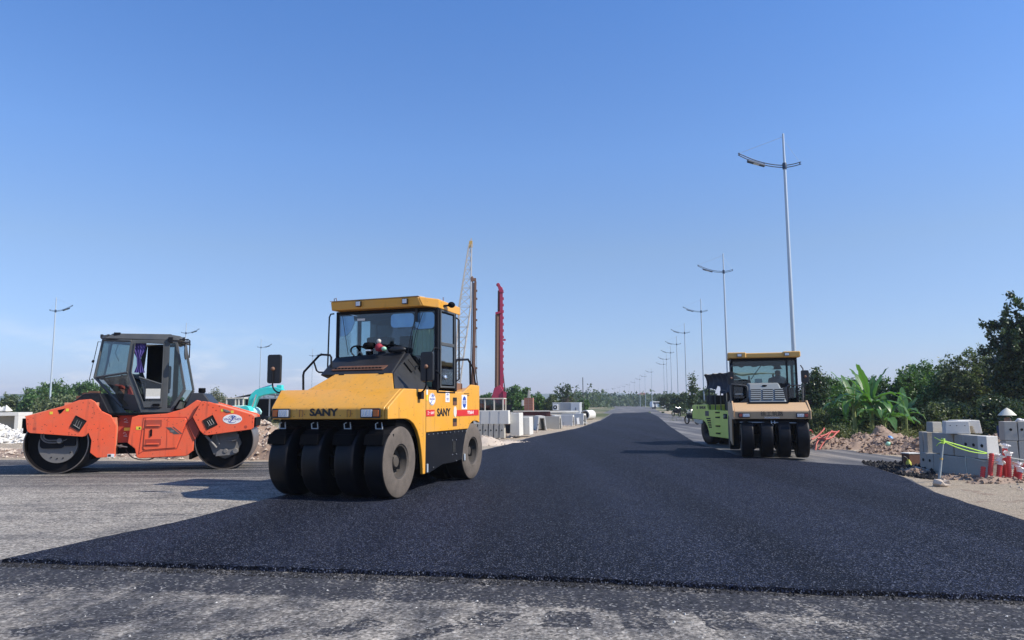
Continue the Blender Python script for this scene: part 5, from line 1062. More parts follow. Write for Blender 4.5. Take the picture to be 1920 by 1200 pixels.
lb('chassis', 'black_matte', lambda b: (b.box(.2, 1.8, .08, 1.82, .35, 1.01), b.box(1.8, 2.85, .1, 1.8, .85, 1.02), b.box(-.12, .12, .1, 1.8, .45, .6), b.box(2.33, 2.57, .1, 1.8, .45, .6)), bevel=.01)
lb('front_cover', 'lime_paint', lambda b: b.box(1.85, 2.9, .0, 1.9, .86, 1.22), bevel=.02)
lb('number_plate', 'cream_paint', lambda b: b.prism([(-1.0, .88), (-.2, .86), (-.25, .74), (-.5, .70), (-.95, .80)], .02, .06), bevel=.008)
LM = lambda x, z, y=-.0015: frameM((x, y, z), (0, -1, 0))
text('SAKAI', .13, 'print_black', lr, LM(-.15, 1.31), bold=.008, sx=1.35); plate('emblem', 'print_black', lr, LM(-.58, 1.31), rect(-.04, .04, -.05, .05))
plate('number_panel', 'grey_cab', lr, LM(.20, 1.10), rect(-.14, .14, -.09, .09))
for k in range(5): plate('louvre', 'hole_dark', lr, LM(.30+.02*k, .92-.075*k), rect(-.15+.02*k, .15, -.022, .022))
for z in (1.14, .97, .67, .42): plate('step_gap', 'hole_dark', lr, LM(1.0, z), rect(-.17, .17, -.022, .022)); lb('step', 'lime_paint', lambda b: b.box(.84, 1.16, -.05, 0, z+.03, z+.05), bevel=.004)
lb('fuel_pocket', 'hole_dark', lambda b: b.box(1.42, 1.70, -.003, .0, .93, 1.10)); lb('fuel_cap', 'mech_grey', lambda b: b.lathe([(.001, -.06), (.05, -.06), (.05, 0)], (1.58, 0, 1.02), 'y', 12), smooth=40)
lb('seat', 'seat_fabric', lambda b: (b.box(.55, 1.0, .5, 1.4, 1.2, 1.55), b.box(.45, .60, .5, 1.4, 1.5, 2.0), b.box(-.35, .2, .25, 1.6, 1.42, 1.75)), bevel=.05)
lb('console', 'black_matte', lambda b: (b.box(1.5, 1.85, .5, 1.5, 1.2, 1.95), b.tube([(1.35+.16*math.cos(k*.4), 1.0+.18*math.sin(k*.4), 1.98) for k in range(16)], .018, 6, True)), bevel=.02)
for pts in ([(.25, .1, 1.24), (.25, .1, 1.86), (.32, .1, 1.90), (.62, .1, 1.88), (.66, .1, 1.84), (.66, .1, 1.22)], [(1.12, .08, 1.22), (1.12, .08, 1.88), (1.18, .08, 1.92), (1.5, .08, 1.90), (1.54, .08, 1.85), (1.54, .08, 1.22)]): rail('handrail', pts, .02, 'grey_cab', z=0, root=lr)
for x, y in ((.12, .15), (.12, 1.75), (1.75, .15), (1.75, 1.75)): lb('canopy_post', 'black_paint', lambda b: b.tube([(x, y, 1.2), (x, y, 2.45)], .03, 8), smooth=50)
def f(b):
    n, m = 16, 12; vs = []
    for i in range(n+1):
        for j in range(m+1):
            x = .0+1.9*i/n; y = .02+1.86*j/m; vs.append((x, y, 2.50+.02*math.sin(i*1.3+j)+.05*fnoise(x*3, y*3)-.05*abs(i/n-.5)))
    fs = [(i*(m+1)+j, (i+1)*(m+1)+j, (i+1)*(m+1)+j+1, i*(m+1)+j+1) for i in range(n) for j in range(m)]; b.add(vs, fs)
lb('canopy', 'tarp_pale', f, smooth=60)
def f(b):
    n, m = 20, 5; vs = []
    for i in range(n+1):
        x = .0+1.9*i/n; drop = .52-.10*math.sin(i/n*math.pi*2)+(-.12 if 9 < i < 13 else .08)
        for j in range(m+1): t = j/m; vs.append((x+.02*math.sin(j*2+i), .02+.12*math.sin(t*3)+.03*math.sin(i*1.7), 2.49-drop*t))
    b.add(vs, [(i*(m+1)+j, (i+1)*(m+1)+j, (i+1)*(m+1)+j+1, i*(m+1)+j+1) for i in range(n) for j in range(m)])
lb('canopy_flap', 'tarp', f, smooth=60)
J = seated(1.48); drv = person('', tuple(LA+LF*.95+Vector((-LF.y, LF.x, 0))*.75+Vector((0, 0, 0))), LYAW, J, ('shirt_blue', 'trouser', 'skin'))
tag(drv, 'driver in dark clothes sitting under the canopy of the lime green roller', 'person')
b = MB(); b.lathe([(.001, .14), (.03, .12), (.22, 0), (.23, -.01), (.001, .0)], (.02, 0, 2.31), 'z', 18); b.build('hat', 'tarp', drv, smooth=50)
# ================================================================ street lamps
def make_lamp(x, y, rz, label):
    o = empty('street_lamp', (x, y, 0), rz, label, 'street lamp', 'tall twin armed street lamps along the new road')
    b = MB(); b.lathe([(.001, 0), (.20, 0), (.20, .025), (.001, .03)], (0, 0, 0), 'z', 16); b.lathe([(.095, .02), (.075, 5), (.055, 10.6), (.042, 11.3), (.040, 11.98), (.001, 12.0)], (0, 0, 0), 'z', 14); b.box(-.05, .05, -.10, -.085, .7, 1.0)
    b.build('pole', 'galvanised', o, smooth=40)
    b = MB(); b.lathe([(.001, 10.54), (.075, 10.54), (.085, 10.6), (.085, 10.76), (.07, 10.80), (.001, 10.8)], (0, 0, 0), 'z', 12); b.build('collar', 'lamp_dark', o, smooth=40)
    Pt = lambda x: (.20*(x/1.8)**2*2.6 if x < 0 else .26*(x/.65)**1.6*.5)
    for dz in (0, .085):
        p = [(-1.80+.05*0+2.45*i/26, 0, 10.62+dz*(1 if i > 1 else .8)+Pt(-1.80+2.45*i/26)) for i in range(27)]
        b = MB(); b.tube(p, .019, 6); b.build('arm', 'lamp_dark', o, smooth=50)
    b = MB()
    for x_ in (-1.76, -.80, .60): b.box(x_-.015, x_+.015, -.02, .02, 10.61+Pt(x_), 10.72+Pt(x_))
    b.build('arm_spacer', 'lamp_dark', o)
    b = MB(); z0, z1 = 10.60+Pt(-1.42), 10.58+Pt(-.80)
    b.hexa([(-1.44, -.11, z0-.07), (-.78, -.09, z1-.03), (-.78, .09, z1-.03), (-1.44, .11, z0-.07)], [(-1.44, -.09, z0+.02), (-.78, -.07, z1+.05), (-.78, .07, z1+.05), (-1.44, .09, z0+.02)]); lum = b.build('luminaire', 'lamp_dark', o, bevel=.01)
    b = MB(); b.hexa([(-1.40, -.08, z0-.078), (-1.0, -.08, (z0*.35+z1*.65)-.052), (-1.0, .08, (z0*.35+z1*.65)-.052), (-1.40, .08, z0-.078)], [(-1.40, -.08, z0-.069), (-1.0, -.08, (z0*.35+z1*.65)-.042), (-1.0, .08, (z0*.35+z1*.65)-.042), (-1.40, .08, z0-.069)]); b.build('lens', 'lens', lum)
    b = MB(); b.tube([(-.03, 0, 11.85), (-1.74, 0, 10.72+Pt(-1.74))], .006, 4); b.build('stay', 'galvanised', o); b = MB(); b.tube([(.03, 0, 11.7), (.60, 0, 10.72+Pt(.60))], .004, 4); b.build('stay', 'galvanised', o)
    return o
Rt = [(1468, 250), (1355.5, 475), (1313.7, 560), (1283, 605.7), (1268.3, 630), (1257, 648), (1249.3, 662), (1244, 673), (1221, 689.6), (1209, 699), (1199, 705), (1189, 711.6), (1179.5, 717), (1170.5, 720), (1161.6, 722.6), (1152, 725), (1140, 727.5)]
ordn = ['nearest', 'second', 'third', 'fourth', 'fifth', 'sixth', 'seventh', 'eighth', 'ninth', 'tenth', 'eleventh', 'twelfth', 'thirteenth', 'fourteenth', 'fifteenth', 'sixteenth', 'farthest']
lamp0 = None
for i, (u, v) in enumerate(Rt):
    p = G(u, v, 12.0); lab = 'tallest looking street lamp, rising behind the tan roller' if i == 0 else f'{ordn[i]} street lamp counted from the tan roller along the right side of the road'
    if lamp0 is None: lamp0 = make_lamp(p.x, p.y, R(0), lab)
    else: copy_tree(lamp0, (p.x, p.y, 0), R(random.uniform(-3, 3) - (4 if i < 8 else 0)), lab)
for (u, v), lab in zip([(105.7, 557.5), (349.5, 605), (489.8, 636), (586.5, 654)], ['leftmost street lamp, rising behind the nose of the orange roller', 'street lamp behind the right edge of the orange roller cab', 'street lamp behind the turquoise excavator boom, left of the yellow roller mirror', 'faint street lamp seen through the left handrail of the yellow roller']):
    p = G(u, v, 12.0); copy_tree(lamp0, (p.x, p.y, 0), R(180-8), lab)

# ================================================================ dirt heaps, stones
heap('dirt_heap', 'tall heap of pale clods between the orange roller and the yellow roller', [(-8.3, 22.6, 2.3, 1.5, 1.25, .1), (-6.2, 22.0, 2.4, 1.3, 1.0, 0), (-4.0, 22.2, 1.6, 1.0, .5, 0)], 'clod', 1500, .02, .11, .07, .17, 'clod_pale', seed=2)
heap('dirt_heap', 'low ridge of brown clods behind the orange roller drums', [(-12.5, 23.3, 4.5, 1.0, .22, .02), (-17.5, 24.2, 4.0, 1.2, .20, 0), (-22, 25, 4, 1.2, .18, 0)], 'clod', 1300, .02, .10, .12, .07, 'clod_pale', seed=3)
heap('rubble_heap', 'heap of white broken stone in front of the concrete culverts at the left edge', [(-24.5, 32.6, 3.8, 1.8, 1.15, 0), (-21.8, 32.2, 2.2, 1.2, .45, 0)], 'stone_white', 1800, .05, .17, .14, .10, 'stone_white', cat='rubble heap', seed=4)
heap('dirt_heap', 'long broken berm of brown clods right of the tan roller', [(10.2, 24.3, 1.5, .8, .40, -.4), (11.4, 24.4, 1.4, 1.0, .45, -.3), (12.3, 23.0, 1.6, .8, .32, -.6), (12.6, 21.6, 2.2, .9, .36, -.5), (13.4, 22.9, 1.8, 1.0, .38, -.3), (11.3, 21.5, 1.3, .6, .16, -.6), (9.6, 26.0, 1.2, .8, .30, 0)], 'clod', 3200, .015, .09, .06, .15, 'clod', seed=5)
heap('dirt_heap', 'large rounded boulder shaped clod of earth under the banana plants', [(12.7, 25.6, .7, .6, .80, .2), (13.2, 25.7, .5, .5, .5, 0)], 'clod', 90, .02, .08, .05, .10, 'clod', seed=6)
heap('dirt_heap', 'crumbly brown earth heaped behind the concrete block stack', [(14.0, 20.3, 2.6, 1.3, .75, 0), (17.0, 20.8, 3, 1.3, .6, 0)], 'clod', 900, .02, .08, .10, .14, 'clod', seed=7)
heap('dirt_heap', 'small dark ridge of clods at the foot of the concrete blocks', [(8.55, 14.55, .55, .25, .14, -.6), (8.95, 13.9, .7, .22, .12, .2), (8.3, 15.6, .35, .45, .12, 0)], 'clod', 330, .01, .05, .035, .06, 'clod', seed=8)
heap('dirt_heap', 'small pointed heap of pale dirt beside the rear wheel of the yellow roller', [(-1.15, 27.6, .9, .7, .36, 0), (-.3, 28.1, 1.2, .5, .15, .5)], 'clod_pale', 260, .012, .05, .05, .05, 'clod_pale', seed=9)
heap('dirt_heap', 'row of pale rubble heaps left of the far road', [(3.6, 66, 1.2, 1.4, .45, 0), (5.6, 80, 1.4, 5, .6, -.1), (7.2, 92, 1.6, 6, .6, -.1), (9.0, 104, 1.6, 6, .5, 0)], 'clod', 600, .05, .22, .3, .12, 'clod_pale', seed=10)
def quad(pa, pb, pc, pd):
    def r(rg):
        s_, t = rg.random(), rg.random(); p = (Vector(pa)*(1-s_)+Vector(pb)*s_)*(1-t)+(Vector(pd)*(1-s_)+Vector(pc)*s_)*t; return p.x, p.y
    return r
g2 = lambda u, v: (G(u, v).x, G(u, v).y)
scatter('asphalt_crumbs', 'loose black asphalt lumps spilled beside the concrete blocks', 1500, quad(g2(1612, 868), g2(1735, 868), g2(1765, 902), g2(1690, 892)), 'stone_dark', .012, .07, 11, 'gravel', z=.01)
scatter('roadside_stones', 'pale pebbles scattered on the dirt below the stake', 700, quad((7.6, 9.0), (12, 11), (13, 16), (8.8, 14.0)), 'clod_pale', .006, .035, 12, 'pebbles', z=.0)
scatter('roadside_stones', 'clods scattered on the dirt left of the new asphalt', 900, quad((-1.9, 24), (-6, 24), (3.5, 50), (4.6, 52)), 'clod_pale', .01, .07, 13, 'pebbles')
scatter('roadside_stones', 'small broken stones along the far edge of the left apron', 1500, quad((-24, 23.6), (-24, 26.5), (-2.5, 23), (-2.6, 20.2)), 'clod_pale', .012, .08, 14, 'pebbles', z=.0)
scatter('loose_aggregate', 'crumbled aggregate along the front edge of the new asphalt', 5200, quad((-4.9, 7.42), (6.0, 5.46), (5.9, 5.22), (-4.9, 7.18)), 'stone_dark', .003, .014, 15, 'gravel', z=.008)
scatter('loose_aggregate', 'small white stone chips lying on the old surface in the foreground', 240, quad((-4.6, 7.0), (5.5, 5.1), (3.5, 4.0), (-3.5, 4.0)), 'stone_white', .003, .012, 16, 'gravel', z=.008)
scatter('roadside_stones', 'stones lying along the right shoulder below the far street lamps', 500, quad((16.5, 70), (17.6, 70), (11.2, 28), (10.2, 27)), 'clod_pale', .02, .12, 17, 'pebbles')

# ================================================================ concrete units on the right
def unit(name, dims, loc, rz, label, group, hole=True, m='concrete', face='-x', bevel=.012):
    dx, dy, dz = dims; o = empty(name, loc, rz, label, 'concrete block', group)
    b = MB(); t = .012
    b.hexa([(-dx/2, -dy/2, 0), (dx/2, -dy/2, 0), (dx/2, dy/2, 0), (-dx/2, dy/2, 0)], [(-dx/2+t, -dy/2+t*.5, dz), (dx/2-t, -dy/2+t*.5, dz), (dx/2-t, dy/2-t*.5, dz), (-dx/2+t, dy/2-t*.5, dz)])
    b.build('block', m, o, bevel=bevel)
    if hole:
        b = MB(); b.disc((-dx/2+.004 if face == '-x' else 0, 0 if face == '-x' else -dy/2+.002, dz*.58), .032, 14, 'x' if face == '-x' else 'y', th=.014); b.build('hole', 'hole_dark', o)
    return o
g_ = 'precast concrete drain units stacked at the right'
near = ['front', 'second', 'third', 'fourth', 'fifth', 'sixth', 'seventh', 'eighth', 'ninth', 'tenth', 'eleventh', 'twelfth']
for i in range(7):
    y = 14.50+.272*i+(.02 if i > 1 else 0)+(.03 if i > 3 else 0); x = 9.19+.012*i+random.uniform(-.015, .015)
    unit('concrete_block', (.27, .242, .44), (x, y, .375), R(random.uniform(-2, 2)+6), f'{near[i]} upright grey block of the upper tier, counted from the red pipes', g_, hole=i < 3 or i == 5, m='concrete' if i else 'concrete_pale')  # front block coloured paler to paint in its sunlit end
unit('concrete_block', (.29, 1.55, .365), (9.19, 15.15, .0), R(3), 'long grey culvert block at the bottom of the stack beside the red pipes', g_, hole=False)
for i in range(3): unit('concrete_block', (.27, .25, .36), (9.20, 16.08+.26*i, 0), R(2*i-2), f'{["first", "second", "third"][i]} small grey block behind the long one in the bottom tier', g_, hole=i > 0)
for i in range(2): unit('concrete_block', (.30, .20, .81), (9.30+.02*i, 16.62+.22*i, 0), R(-6), f'{near[i]} tall dark block at the far left end of the stack', g_, hole=False)
o = unit('kerb_block', (.46, .24, .26), (9.16, 15.45, .822), R(-14), 'pale kerb block lying on top of the stack, three small holes in its side', g_, hole=False, m='concrete_pale', face='-y')
for k in (-.14, -.02, .13): b = MB(); b.disc((k, -.128, .17), .009, 8, 'y', th=.01); b.build('hole', 'hole_dark', o)
o = empty('drain_trough', (9.50, 15.75, .822), R(-10), 'pale upturned trough with a notch on top of the stack', 'concrete trough', g_)
b = MB(); b.prism([(-.24, 0), (-.10, 0), (-.06, .15), (.08, .15), (.12, 0), (.26, 0), (.22, .27), (-.20, .27)], -.25, .25); b.build('trough', 'concrete_pale', o, bevel=.012)
unit('kerb_block', (.25, .2, .22), (9.22, 16.35, .822), R(10), 'small grey block half hidden behind the pale kerb block on the stack', g_, hole=False)
o = unit('steel_strap', (.1, .1, .1), (0, -50, -9), 0, 'x', None) if False else None
b = MB(); b.tube([(9.04, 15.0, .40), (9.05, 15.02, .2), (9.045, 14.98, .02)], .006, 5); b.tube([(9.04, 15.0, .38), (9.03, 14.7, .37), (9.04, 14.45, .34), (9.2, 14.34, .36), (9.40, 14.35, .42)], .005, 5)
tag(b.build('tie_wire', 'rope_white', smooth=50), 'thin wire looped round the long block of the right stack', 'wire')
# second stack further right
ang = R(-14); ox_, oy_ = 12.15, 18.6; ex, ey = math.cos(ang), math.sin(ang)
w_ = 0.0
g3 = 'drain blocks of the far right stack'
for i in range(11):
    wd = (.30, .17, .19, .18, .30, .17)[i % 6]; c = w_+wd/2; w_ += wd+.006
    unit('concrete_block', (wd, .35, .47), (ox_+ex*c-.0, oy_+ey*c, .51), ang, f'{near[i]} block from the left in the upper row of the far right stack', g3, face='-y')
w_ = 0.0
for i in range(7):
    wd = .28; c = w_+wd/2; w_ += wd+.006
    unit('concrete_block', (wd, .37, .50), (ox_+ex*c, oy_+ey*c, 0), ang, f'{near[i]} block from the left in the bottom row of the far right stack', g3, hole=False)
b = MB()
for i in range(9): t = i/8; b.sphere((ox_+.42+.05*math.sin(i*3), oy_-.1+.04*math.cos(i*2), 1.0+.02*math.sin(i*5)), (.07, .06, .04), 6, 5)
tag(b.build('plastic_sheet', 'plastic_white', smooth=60), 'crumpled white plastic lying on the far right block stack', 'plastic sheet')
# worker in a conical hat behind it
wp = G(1886, 862); wk = person('', (12.95, 19.55, 0), R(-100), seated(.27), ('shirt_blue', 'trouser', 'skin'))
tag(wk, 'worker in a pale conical hat sitting behind the far right block stack', 'person')
b = MB(); b.lathe([(.001, .20), (.10, .13), (.215, 0), (.205, -.004), (.09, .11), (.001, .17)], (.02, 0, 1.11), 'z', 24); b.build('conical_hat', 'straw', wk, smooth=50)
b = MB(); b.box(12.72, 13.2, 19.2, 19.8, 0, .30); tag(b.build('stone_seat', 'concrete', bevel=.02), 'block under the worker in the conical hat', 'concrete block')
# red corrugated pipes with plastic wrapped ends
def corr(name, base, top, r, label, cap=True, m='red_pipe'):
    a, c = Vector(base), Vector(top); L = (c-a).length; q = (c-a).to_track_quat('Z', 'Y'); M = Matrix.Translation((0, 0, 0)) @ q.to_matrix().to_4x4()
    o = empty(name, base, 0, label, 'pipe', 'red corrugated pipes beside the concrete blocks'); b = MB(); n = int(L/.036); pr = [(.001, 0)]
    for i in range(n+1): z = L*i/n; pr += [(r, z), (r, z+.018), (r*.80, z+.020), (r*.80, z+.0355)]
    pr.append((.001, L+.02)); b.lathe(pr, (0, 0, 0), 'z', 14, M); b.build('pipe', m, o, smooth=40)
    if cap:
        b = MB(); rg = np.random.default_rng(int(abs(base[0]*997+base[1]*13+L*71)))
        n1, n2 = 12, 5; vs = []; fs = []
        for j in range(n2+1):
            for i in range(n1): t = 2*math.pi*i/n1; rr = r*((1.12, 1.2, 1.35, 1.6, 1.9, 1.5)[j]*(.75+.5*rg.random() if j > 1 else 1)); vs.append((rr*math.cos(t), rr*math.sin(t), L-.03+(0, .03, .05, .062, .07, .085)[j]+.016*rg.normal()*(j > 1)))
        for j in range(n2):
            for i in range(n1): fs.append((j*n1+i, j*n1+(i+1) % n1, (j+1)*n1+(i+1) % n1, (j+1)*n1+i))
        fs.append(tuple(n2*n1+i for i in range(n1))); b.add(vs, fs, M); b.build('plastic_cap', 'plastic_white', o)
    return o
PP = [((9.18, 14.22), (9.24, 14.24, .22), 0, 'shortest bare red pipe touching the corner of the blocks'), ((9.30, 14.15), (9.42, 14.2, .47), 0, 'leftmost tall ridged red pipe leaning on the blocks'), ((9.46, 14.12), (9.56, 14.15, .32), 1, 'short red pipe just right of the leftmost tall one, white plastic on its end'), ((9.58, 14.2), (9.66, 14.3, .40), 1, 'red pipe in the middle of the bundle, capped with plastic'), ((9.74, 14.15), (9.80, 14.2, .48), 1, 'tall ridged red pipe at the centre right of the bundle'), ((9.84, 14.4), (9.97, 14.5, .60), 1, 'tallest red pipe, topped by a large ruffle of white plastic'), ((9.92, 14.12), (9.99, 14.14, .18), 1, 'small red pipe end low at the right of the bundle'), ((10.08, 14.12), (10.14, 14.14, .16), 1, 'rightmost small upright red pipe end'), ((10.02, 14.35), (10.14, 14.4, .26), 1, 'red pipe behind the two small right ends')]
for (x, y), tp, cp, lab in PP: corr('corrugated_pipe', (8.84+(x-9.18)*.84, y-.02, .0), (8.84+(tp[0]-9.18)*.84, tp[1]-.02, tp[2]), .046, lab, bool(cp))
corr('corrugated_pipe', (9.75, 14.40, .24), (9.88, 14.25, .30), .046, 'stub of red pipe pointing at the camera right of the bundle', True)
corr('corrugated_pipe', (10.05, 14.7, .42), (12.6, 15.6, .50), .035, 'thin red pipe lying across at the right edge', False)
corr('corrugated_pipe', (10.1, 14.6, .30), (12.6, 15.4, .20), .045, 'thick red pipe lying low at the right edge', False)
# stake with rope
sb = Vector((G(1760, 912).x, G(1760, 912).y, 0)); st = D(1768.5, 822, sb.y+.05)
o = empty('marker_stake', (sb.x, sb.y, 0), 0, 'leaning grey bamboo stake with lime rope knotted at its top', 'stake')
b = MB(); d_ = Vector((st.x-sb.x, st.y-sb.y, st.z)); b.tube([(0, 0, .02), tuple(d_*.5), tuple(d_)], .024, 10, r2=.020); b.build('pole', 'bamboo', o, smooth=50)
b = MB(); b.tube([tuple(d_*.55), tuple(d_*.59)], .026, 10); b.build('tape', 'crane_yellow', o, smooth=50)
b = MB()
for k in range(5): z_ = .90+.022*k; b.tube([(d_.x*z_+.027*math.cos(t), d_.y*z_+.027*math.sin(t), d_.z*z_+.004*math.sin(t)) for t in np.linspace(0, 6.0, 9)], .008, 5, True)
b.tube(smoothpath([(d_.x, d_.y-.02, d_.z*.95), (d_.x-.09, d_.y-.03, d_.z*.97), (d_.x-.16, d_.y, d_.z*1.03)], 4), .006, 5); b.tube(smoothpath([(d_.x, d_.y-.02, d_.z*.93), (d_.x-.10, d_.y-.03, d_.z*.90), (d_.x-.13, d_.y, d_.z*.84)], 4), .006, 5)
b.build('rope_knot', 'rope_lime', o, smooth=50)
b = MB(); rg = np.random.default_rng(3); b.sphere((0.0, 0, .04), (.15, .12, .09), 9, 6)
for i in range(len(b.v)): x_, y_, z_ = b.v[i]; b.v[i] = (x_+.02*rg.normal(), y_+.02*rg.normal(), max(0, z_+.015*rg.normal()))
tag(b.build('footing_lump', 'clod_pale', loc=(sb.x+.03, sb.y-.02, 0)), 'rough lump of concrete holding the leaning stake', 'concrete lump')
top = Vector((st.x, st.y, st.z*.95)); c1 = Vector((9.05, 14.33, .50))
for k, (r_, m_, sag, lab) in enumerate(((.011, 'rope_lime', .0, 'upper lime rope strung from the stake to the blocks'), (.009, 'rope_lime', .05, 'lower lime rope sagging from the stake to the blocks'))):
    b = MB(); b.tube([tuple(top.lerp(c1, t/10)+Vector((0, 0, -sag*4*(t/10)*(1-t/10)-.01*k))) for t in range(11)], r_, 6); tag(b.build('rope', m_, smooth=50), lab, 'rope')
b = MB(); c2 = Vector((10.9, 13.3, .26)); b.tube([tuple(c1.lerp(c2, t/10)+Vector((0, 0, -.06*4*(t/10)*(1-t/10)))) for t in range(11)], .012, 6); tag(b.build('rope', 'rope_white', smooth=50), 'pale rope running from the blocks over the red pipes to the right edge', 'rope')
# odds and ends left of the stack
q = G(1704, 874); o = empty('watering_can', (q.x, q.y, 0), 0, 'small yellow green can with a dark handle beside the blocks', 'can')
b = MB(); b.lathe([(.001, 0), (.06, 0), (.058, .09), (.03, .13), (.03, .15), (.001, .15)], (0, 0, 0), 'z', 14); b.build('body', 'jerry_yellow', o, smooth=40); b = MB(); b.tube(smoothpath([(-.02, 0, .16), (-.10, 0, .22), (-.14, 0, .12), (-.10, 0, .02)], 4), .015, 6); b.build('handle', 'print_black', o, smooth=50)
q = G(1718, 874); o = empty('rusty_crate', (q.x, q.y+.2, 0), R(8), 'rusty brown box standing left of the concrete blocks', 'box'); b = MB(); b.box(-.15, .15, -.14, .14, .0, .27); b.build('box', 'rust', o, bevel=.012); b = MB(); b.box(-.16, .16, -.15, .15, .271, .295); b.build('lid', 'concrete_pale', o, bevel=.006)
q = G(1727, 886); b = MB(); b.M = Matrix.Rotation(R(14), 4, 'Y'); b.box(-.16, .16, -.10, .10, 0, .05); tag(b.build('concrete_slab', 'concrete', loc=(q.x, q.y, .045), rz=R(-30), bevel=.012), 'small flat slab tipped on the ground by the black asphalt lumps', 'slab')
def bag(u, v, m, label, r):
    q = G(u, v); b = MB(); rg = np.random.default_rng(int(u)); b.sphere((0, 0, r*.8), (r, r*.8, r*.85), 14, 9)
    for i in range(len(b.v)): x_, y_, z_ = b.v[i]; k = 1+.22*fnoise(x_*14, y_*14, z_*14); b.v[i] = (x_*k, y_*k, max(0, z_*k))
    tag(b.build('plastic_bag', m, loc=(q.x, q.y-.25, .16), smooth=70), label, 'plastic bag')
bag(1663, 836, 'bag_blue', 'crumpled blue plastic bag on the clods under the banana plants', .11); bag(1658, 846, 'bag_green', 'flat pale green plastic bag below the blue one', .08)
# red hoses over the berm
hb = G(1545, 846); rg = np.random.default_rng(5)
HP = [[(1529, 846), (1531, 832), (1537, 823), (1545, 822)], [(1536, 843), (1545, 828), (1556, 812), (1560, 808)], [(1522, 824), (1532, 818), (1544, 806), (1545, 803)], [(1538, 818), (1548, 815), (1558, 810), (1572, 810)], [(1548, 824), (1560, 820), (1568, 812), (1573, 808)], [(1512, 822), (1514, 812), (1520, 806), (1524, 812)], [(1533, 822), (1545, 818), (1556, 811), (1566, 812)]]
for k, pts in enumerate(HP):
    P_ = []
    for i, (u, v) in enumerate(pts): P_.append(tuple(D(u, v, 23.3+.18*i+.05*k)))
    b = MB(); b.tube(smoothpath(P_, 5), .024 if k != 5 else .015, 8); tag(b.build('red_hose', 'hose_red', smooth=50), 'faded red plastic hose sprawled over the dirt berm', 'hose', 'red hoses dumped on the berm')

# ================================================================ survey pins along the left edge
pin0 = None
for pk, (u, v, hgt_) in enumerate([(909, 839, 14), (934, 830, 15), (958, 822, 17), (982, 820, 5), (1000, 815, 5), (1013, 812, 4), (1030, 808, 4), (1062, 800, 4), (1088, 795, 4)]):
    plab = f'{near[pk]} thin steel pin along the asphalt edge, counted from the yellow roller'
    q = G(u, v)
    if pin0 is None:
        b = MB(); b.tube([(0, 0, 0), (.01, 0, .30)], .008, 5); pin0 = tag(b.build('survey_pin', 'rust'), plab, 'survey pin', 'steel pins along the asphalt edge'); pin0.location = (q.x-.2, q.y+.1, 0)
    else: c = pin0.copy(); COL.objects.link(c); c['label'] = plab; c.location = (q.x-.2, q.y+.1, 0)

# ================================================================ concrete left of the far road
gL = 'precast units stacked behind the yellow roller'
X0 = G(900, 822); ang = R(-4)
for i in range(6):
    unit('concrete_block', (.22, .5, .60), (-1.62+.235*i, 32.7-.04*i, .02), R(-7), f'{near[i]} block with a round hole, bottom row behind the yellow roller', gL, face='-y', m='concrete')
for i in range(4):
    unit('concrete_block', (.42, .6, .58), (-1.55+.40*i, 32.75-.06*i, .63), R(-7), f'{near[i]} smooth block of the upper row behind the yellow roller', gL, hole=False, m='concrete_pale')
for i in range(2): unit('concrete_block', (.42, .9, 1.0-.2*i), (.18+.47*i, 33.2+.9*i, .1), R(-12), ['bright white end block beside the holed blocks', 'bright white block right behind the first white end block'][i], gL, hole=False, m='concrete_pale')
b = MB(); [b.box(-.32, .32, -.3, .3, z, z+.10) for z in (.0, .14, .28, .42, .56)]; o = b.build('slab_pile', 'concrete_pale', loc=(.62, 35.6, .28), rz=R(-12), bevel=.01)
bpy.data.objects.remove(o)
for i in range(5):
    b = MB(); b.box(-.34, .34, -.3, .3, 0, .11); tag(b.build('concrete_slab', 'concrete_pale', loc=(.32+.02*(i % 2), 34.3, .18+.15*i), rz=R(-12), bevel=.01), f'{near[i]} white slab from the bottom of the strapped pile', 'slab', gL)
def channel(p, L, w, h, rz, label, m='concrete_pale'):
    """upturned drain channel: legs and top, open end visible"""
    o = empty('drain_channel', p, rz, label, 'concrete channel', 'precast drain channels along the far roadside')
    b = MB(); b.prism([(-w/2, 0), (-w/2+.07, 0), (-w/2+.14, h-.12), (w/2-.14, h-.12), (w/2-.07, 0), (w/2, 0), (w/2-.09, h), (-w/2+.09, h)], -L/2, L/2); b.build('channel', m, o, bevel=.01)
    b = MB(); b.disc((-w/2+.06, -L/2-.003, h*.4), .03, 8, 'y', th=.01); b.build('hole', 'hole_dark', o); return o
for i, (u, v, L, w, h, rz, lab) in enumerate([(984, 806, 1.6, .55, .78, 78, 'nearest long grey channel lying beside the white slabs'), (1009, 808, 2.2, .55, .80, 4, 'channel seen end on, first gap between its white legs'), (1024, 806, 1.6, .50, .74, 72, 'grey side of the channel between the two open ends'), (1040, 804, 2.2, .55, .78, 4, 'second channel seen end on with bright legs'), (1050, 800, 1.8, .5, .72, 70, 'third grey channel behind the bright legs'), (1068, 798, 2.2, .7, .78, 66, 'last pale channel block before the rubble')]):
    q = G(u, v); channel((q.x+.15, q.y+1.6, 0), L, w, h, R(rz), lab, 'concrete_pale' if i not in (0, 2) else 'concrete')
q = G(1005, 800); b = MB(); b.box(-1.9, 1.9, -.25, .25, 0, .12); tag(b.build('concrete_slab', 'concrete_pale', loc=(q.x+1.2, q.y+3.5, .86), rz=R(8), bevel=.01), 'long pale slab laid over the roadside channels', 'slab')
q = G(1005, 800); b = MB(); b.box(-1.7, 1.7, -.2, .2, 0, .8); tag(b.build('concrete_beam', 'concrete', loc=(q.x+1.2, q.y+3.5, .05), rz=R(8), bevel=.01), 'grey beam under the long pale slab by the channels', 'concrete beam')
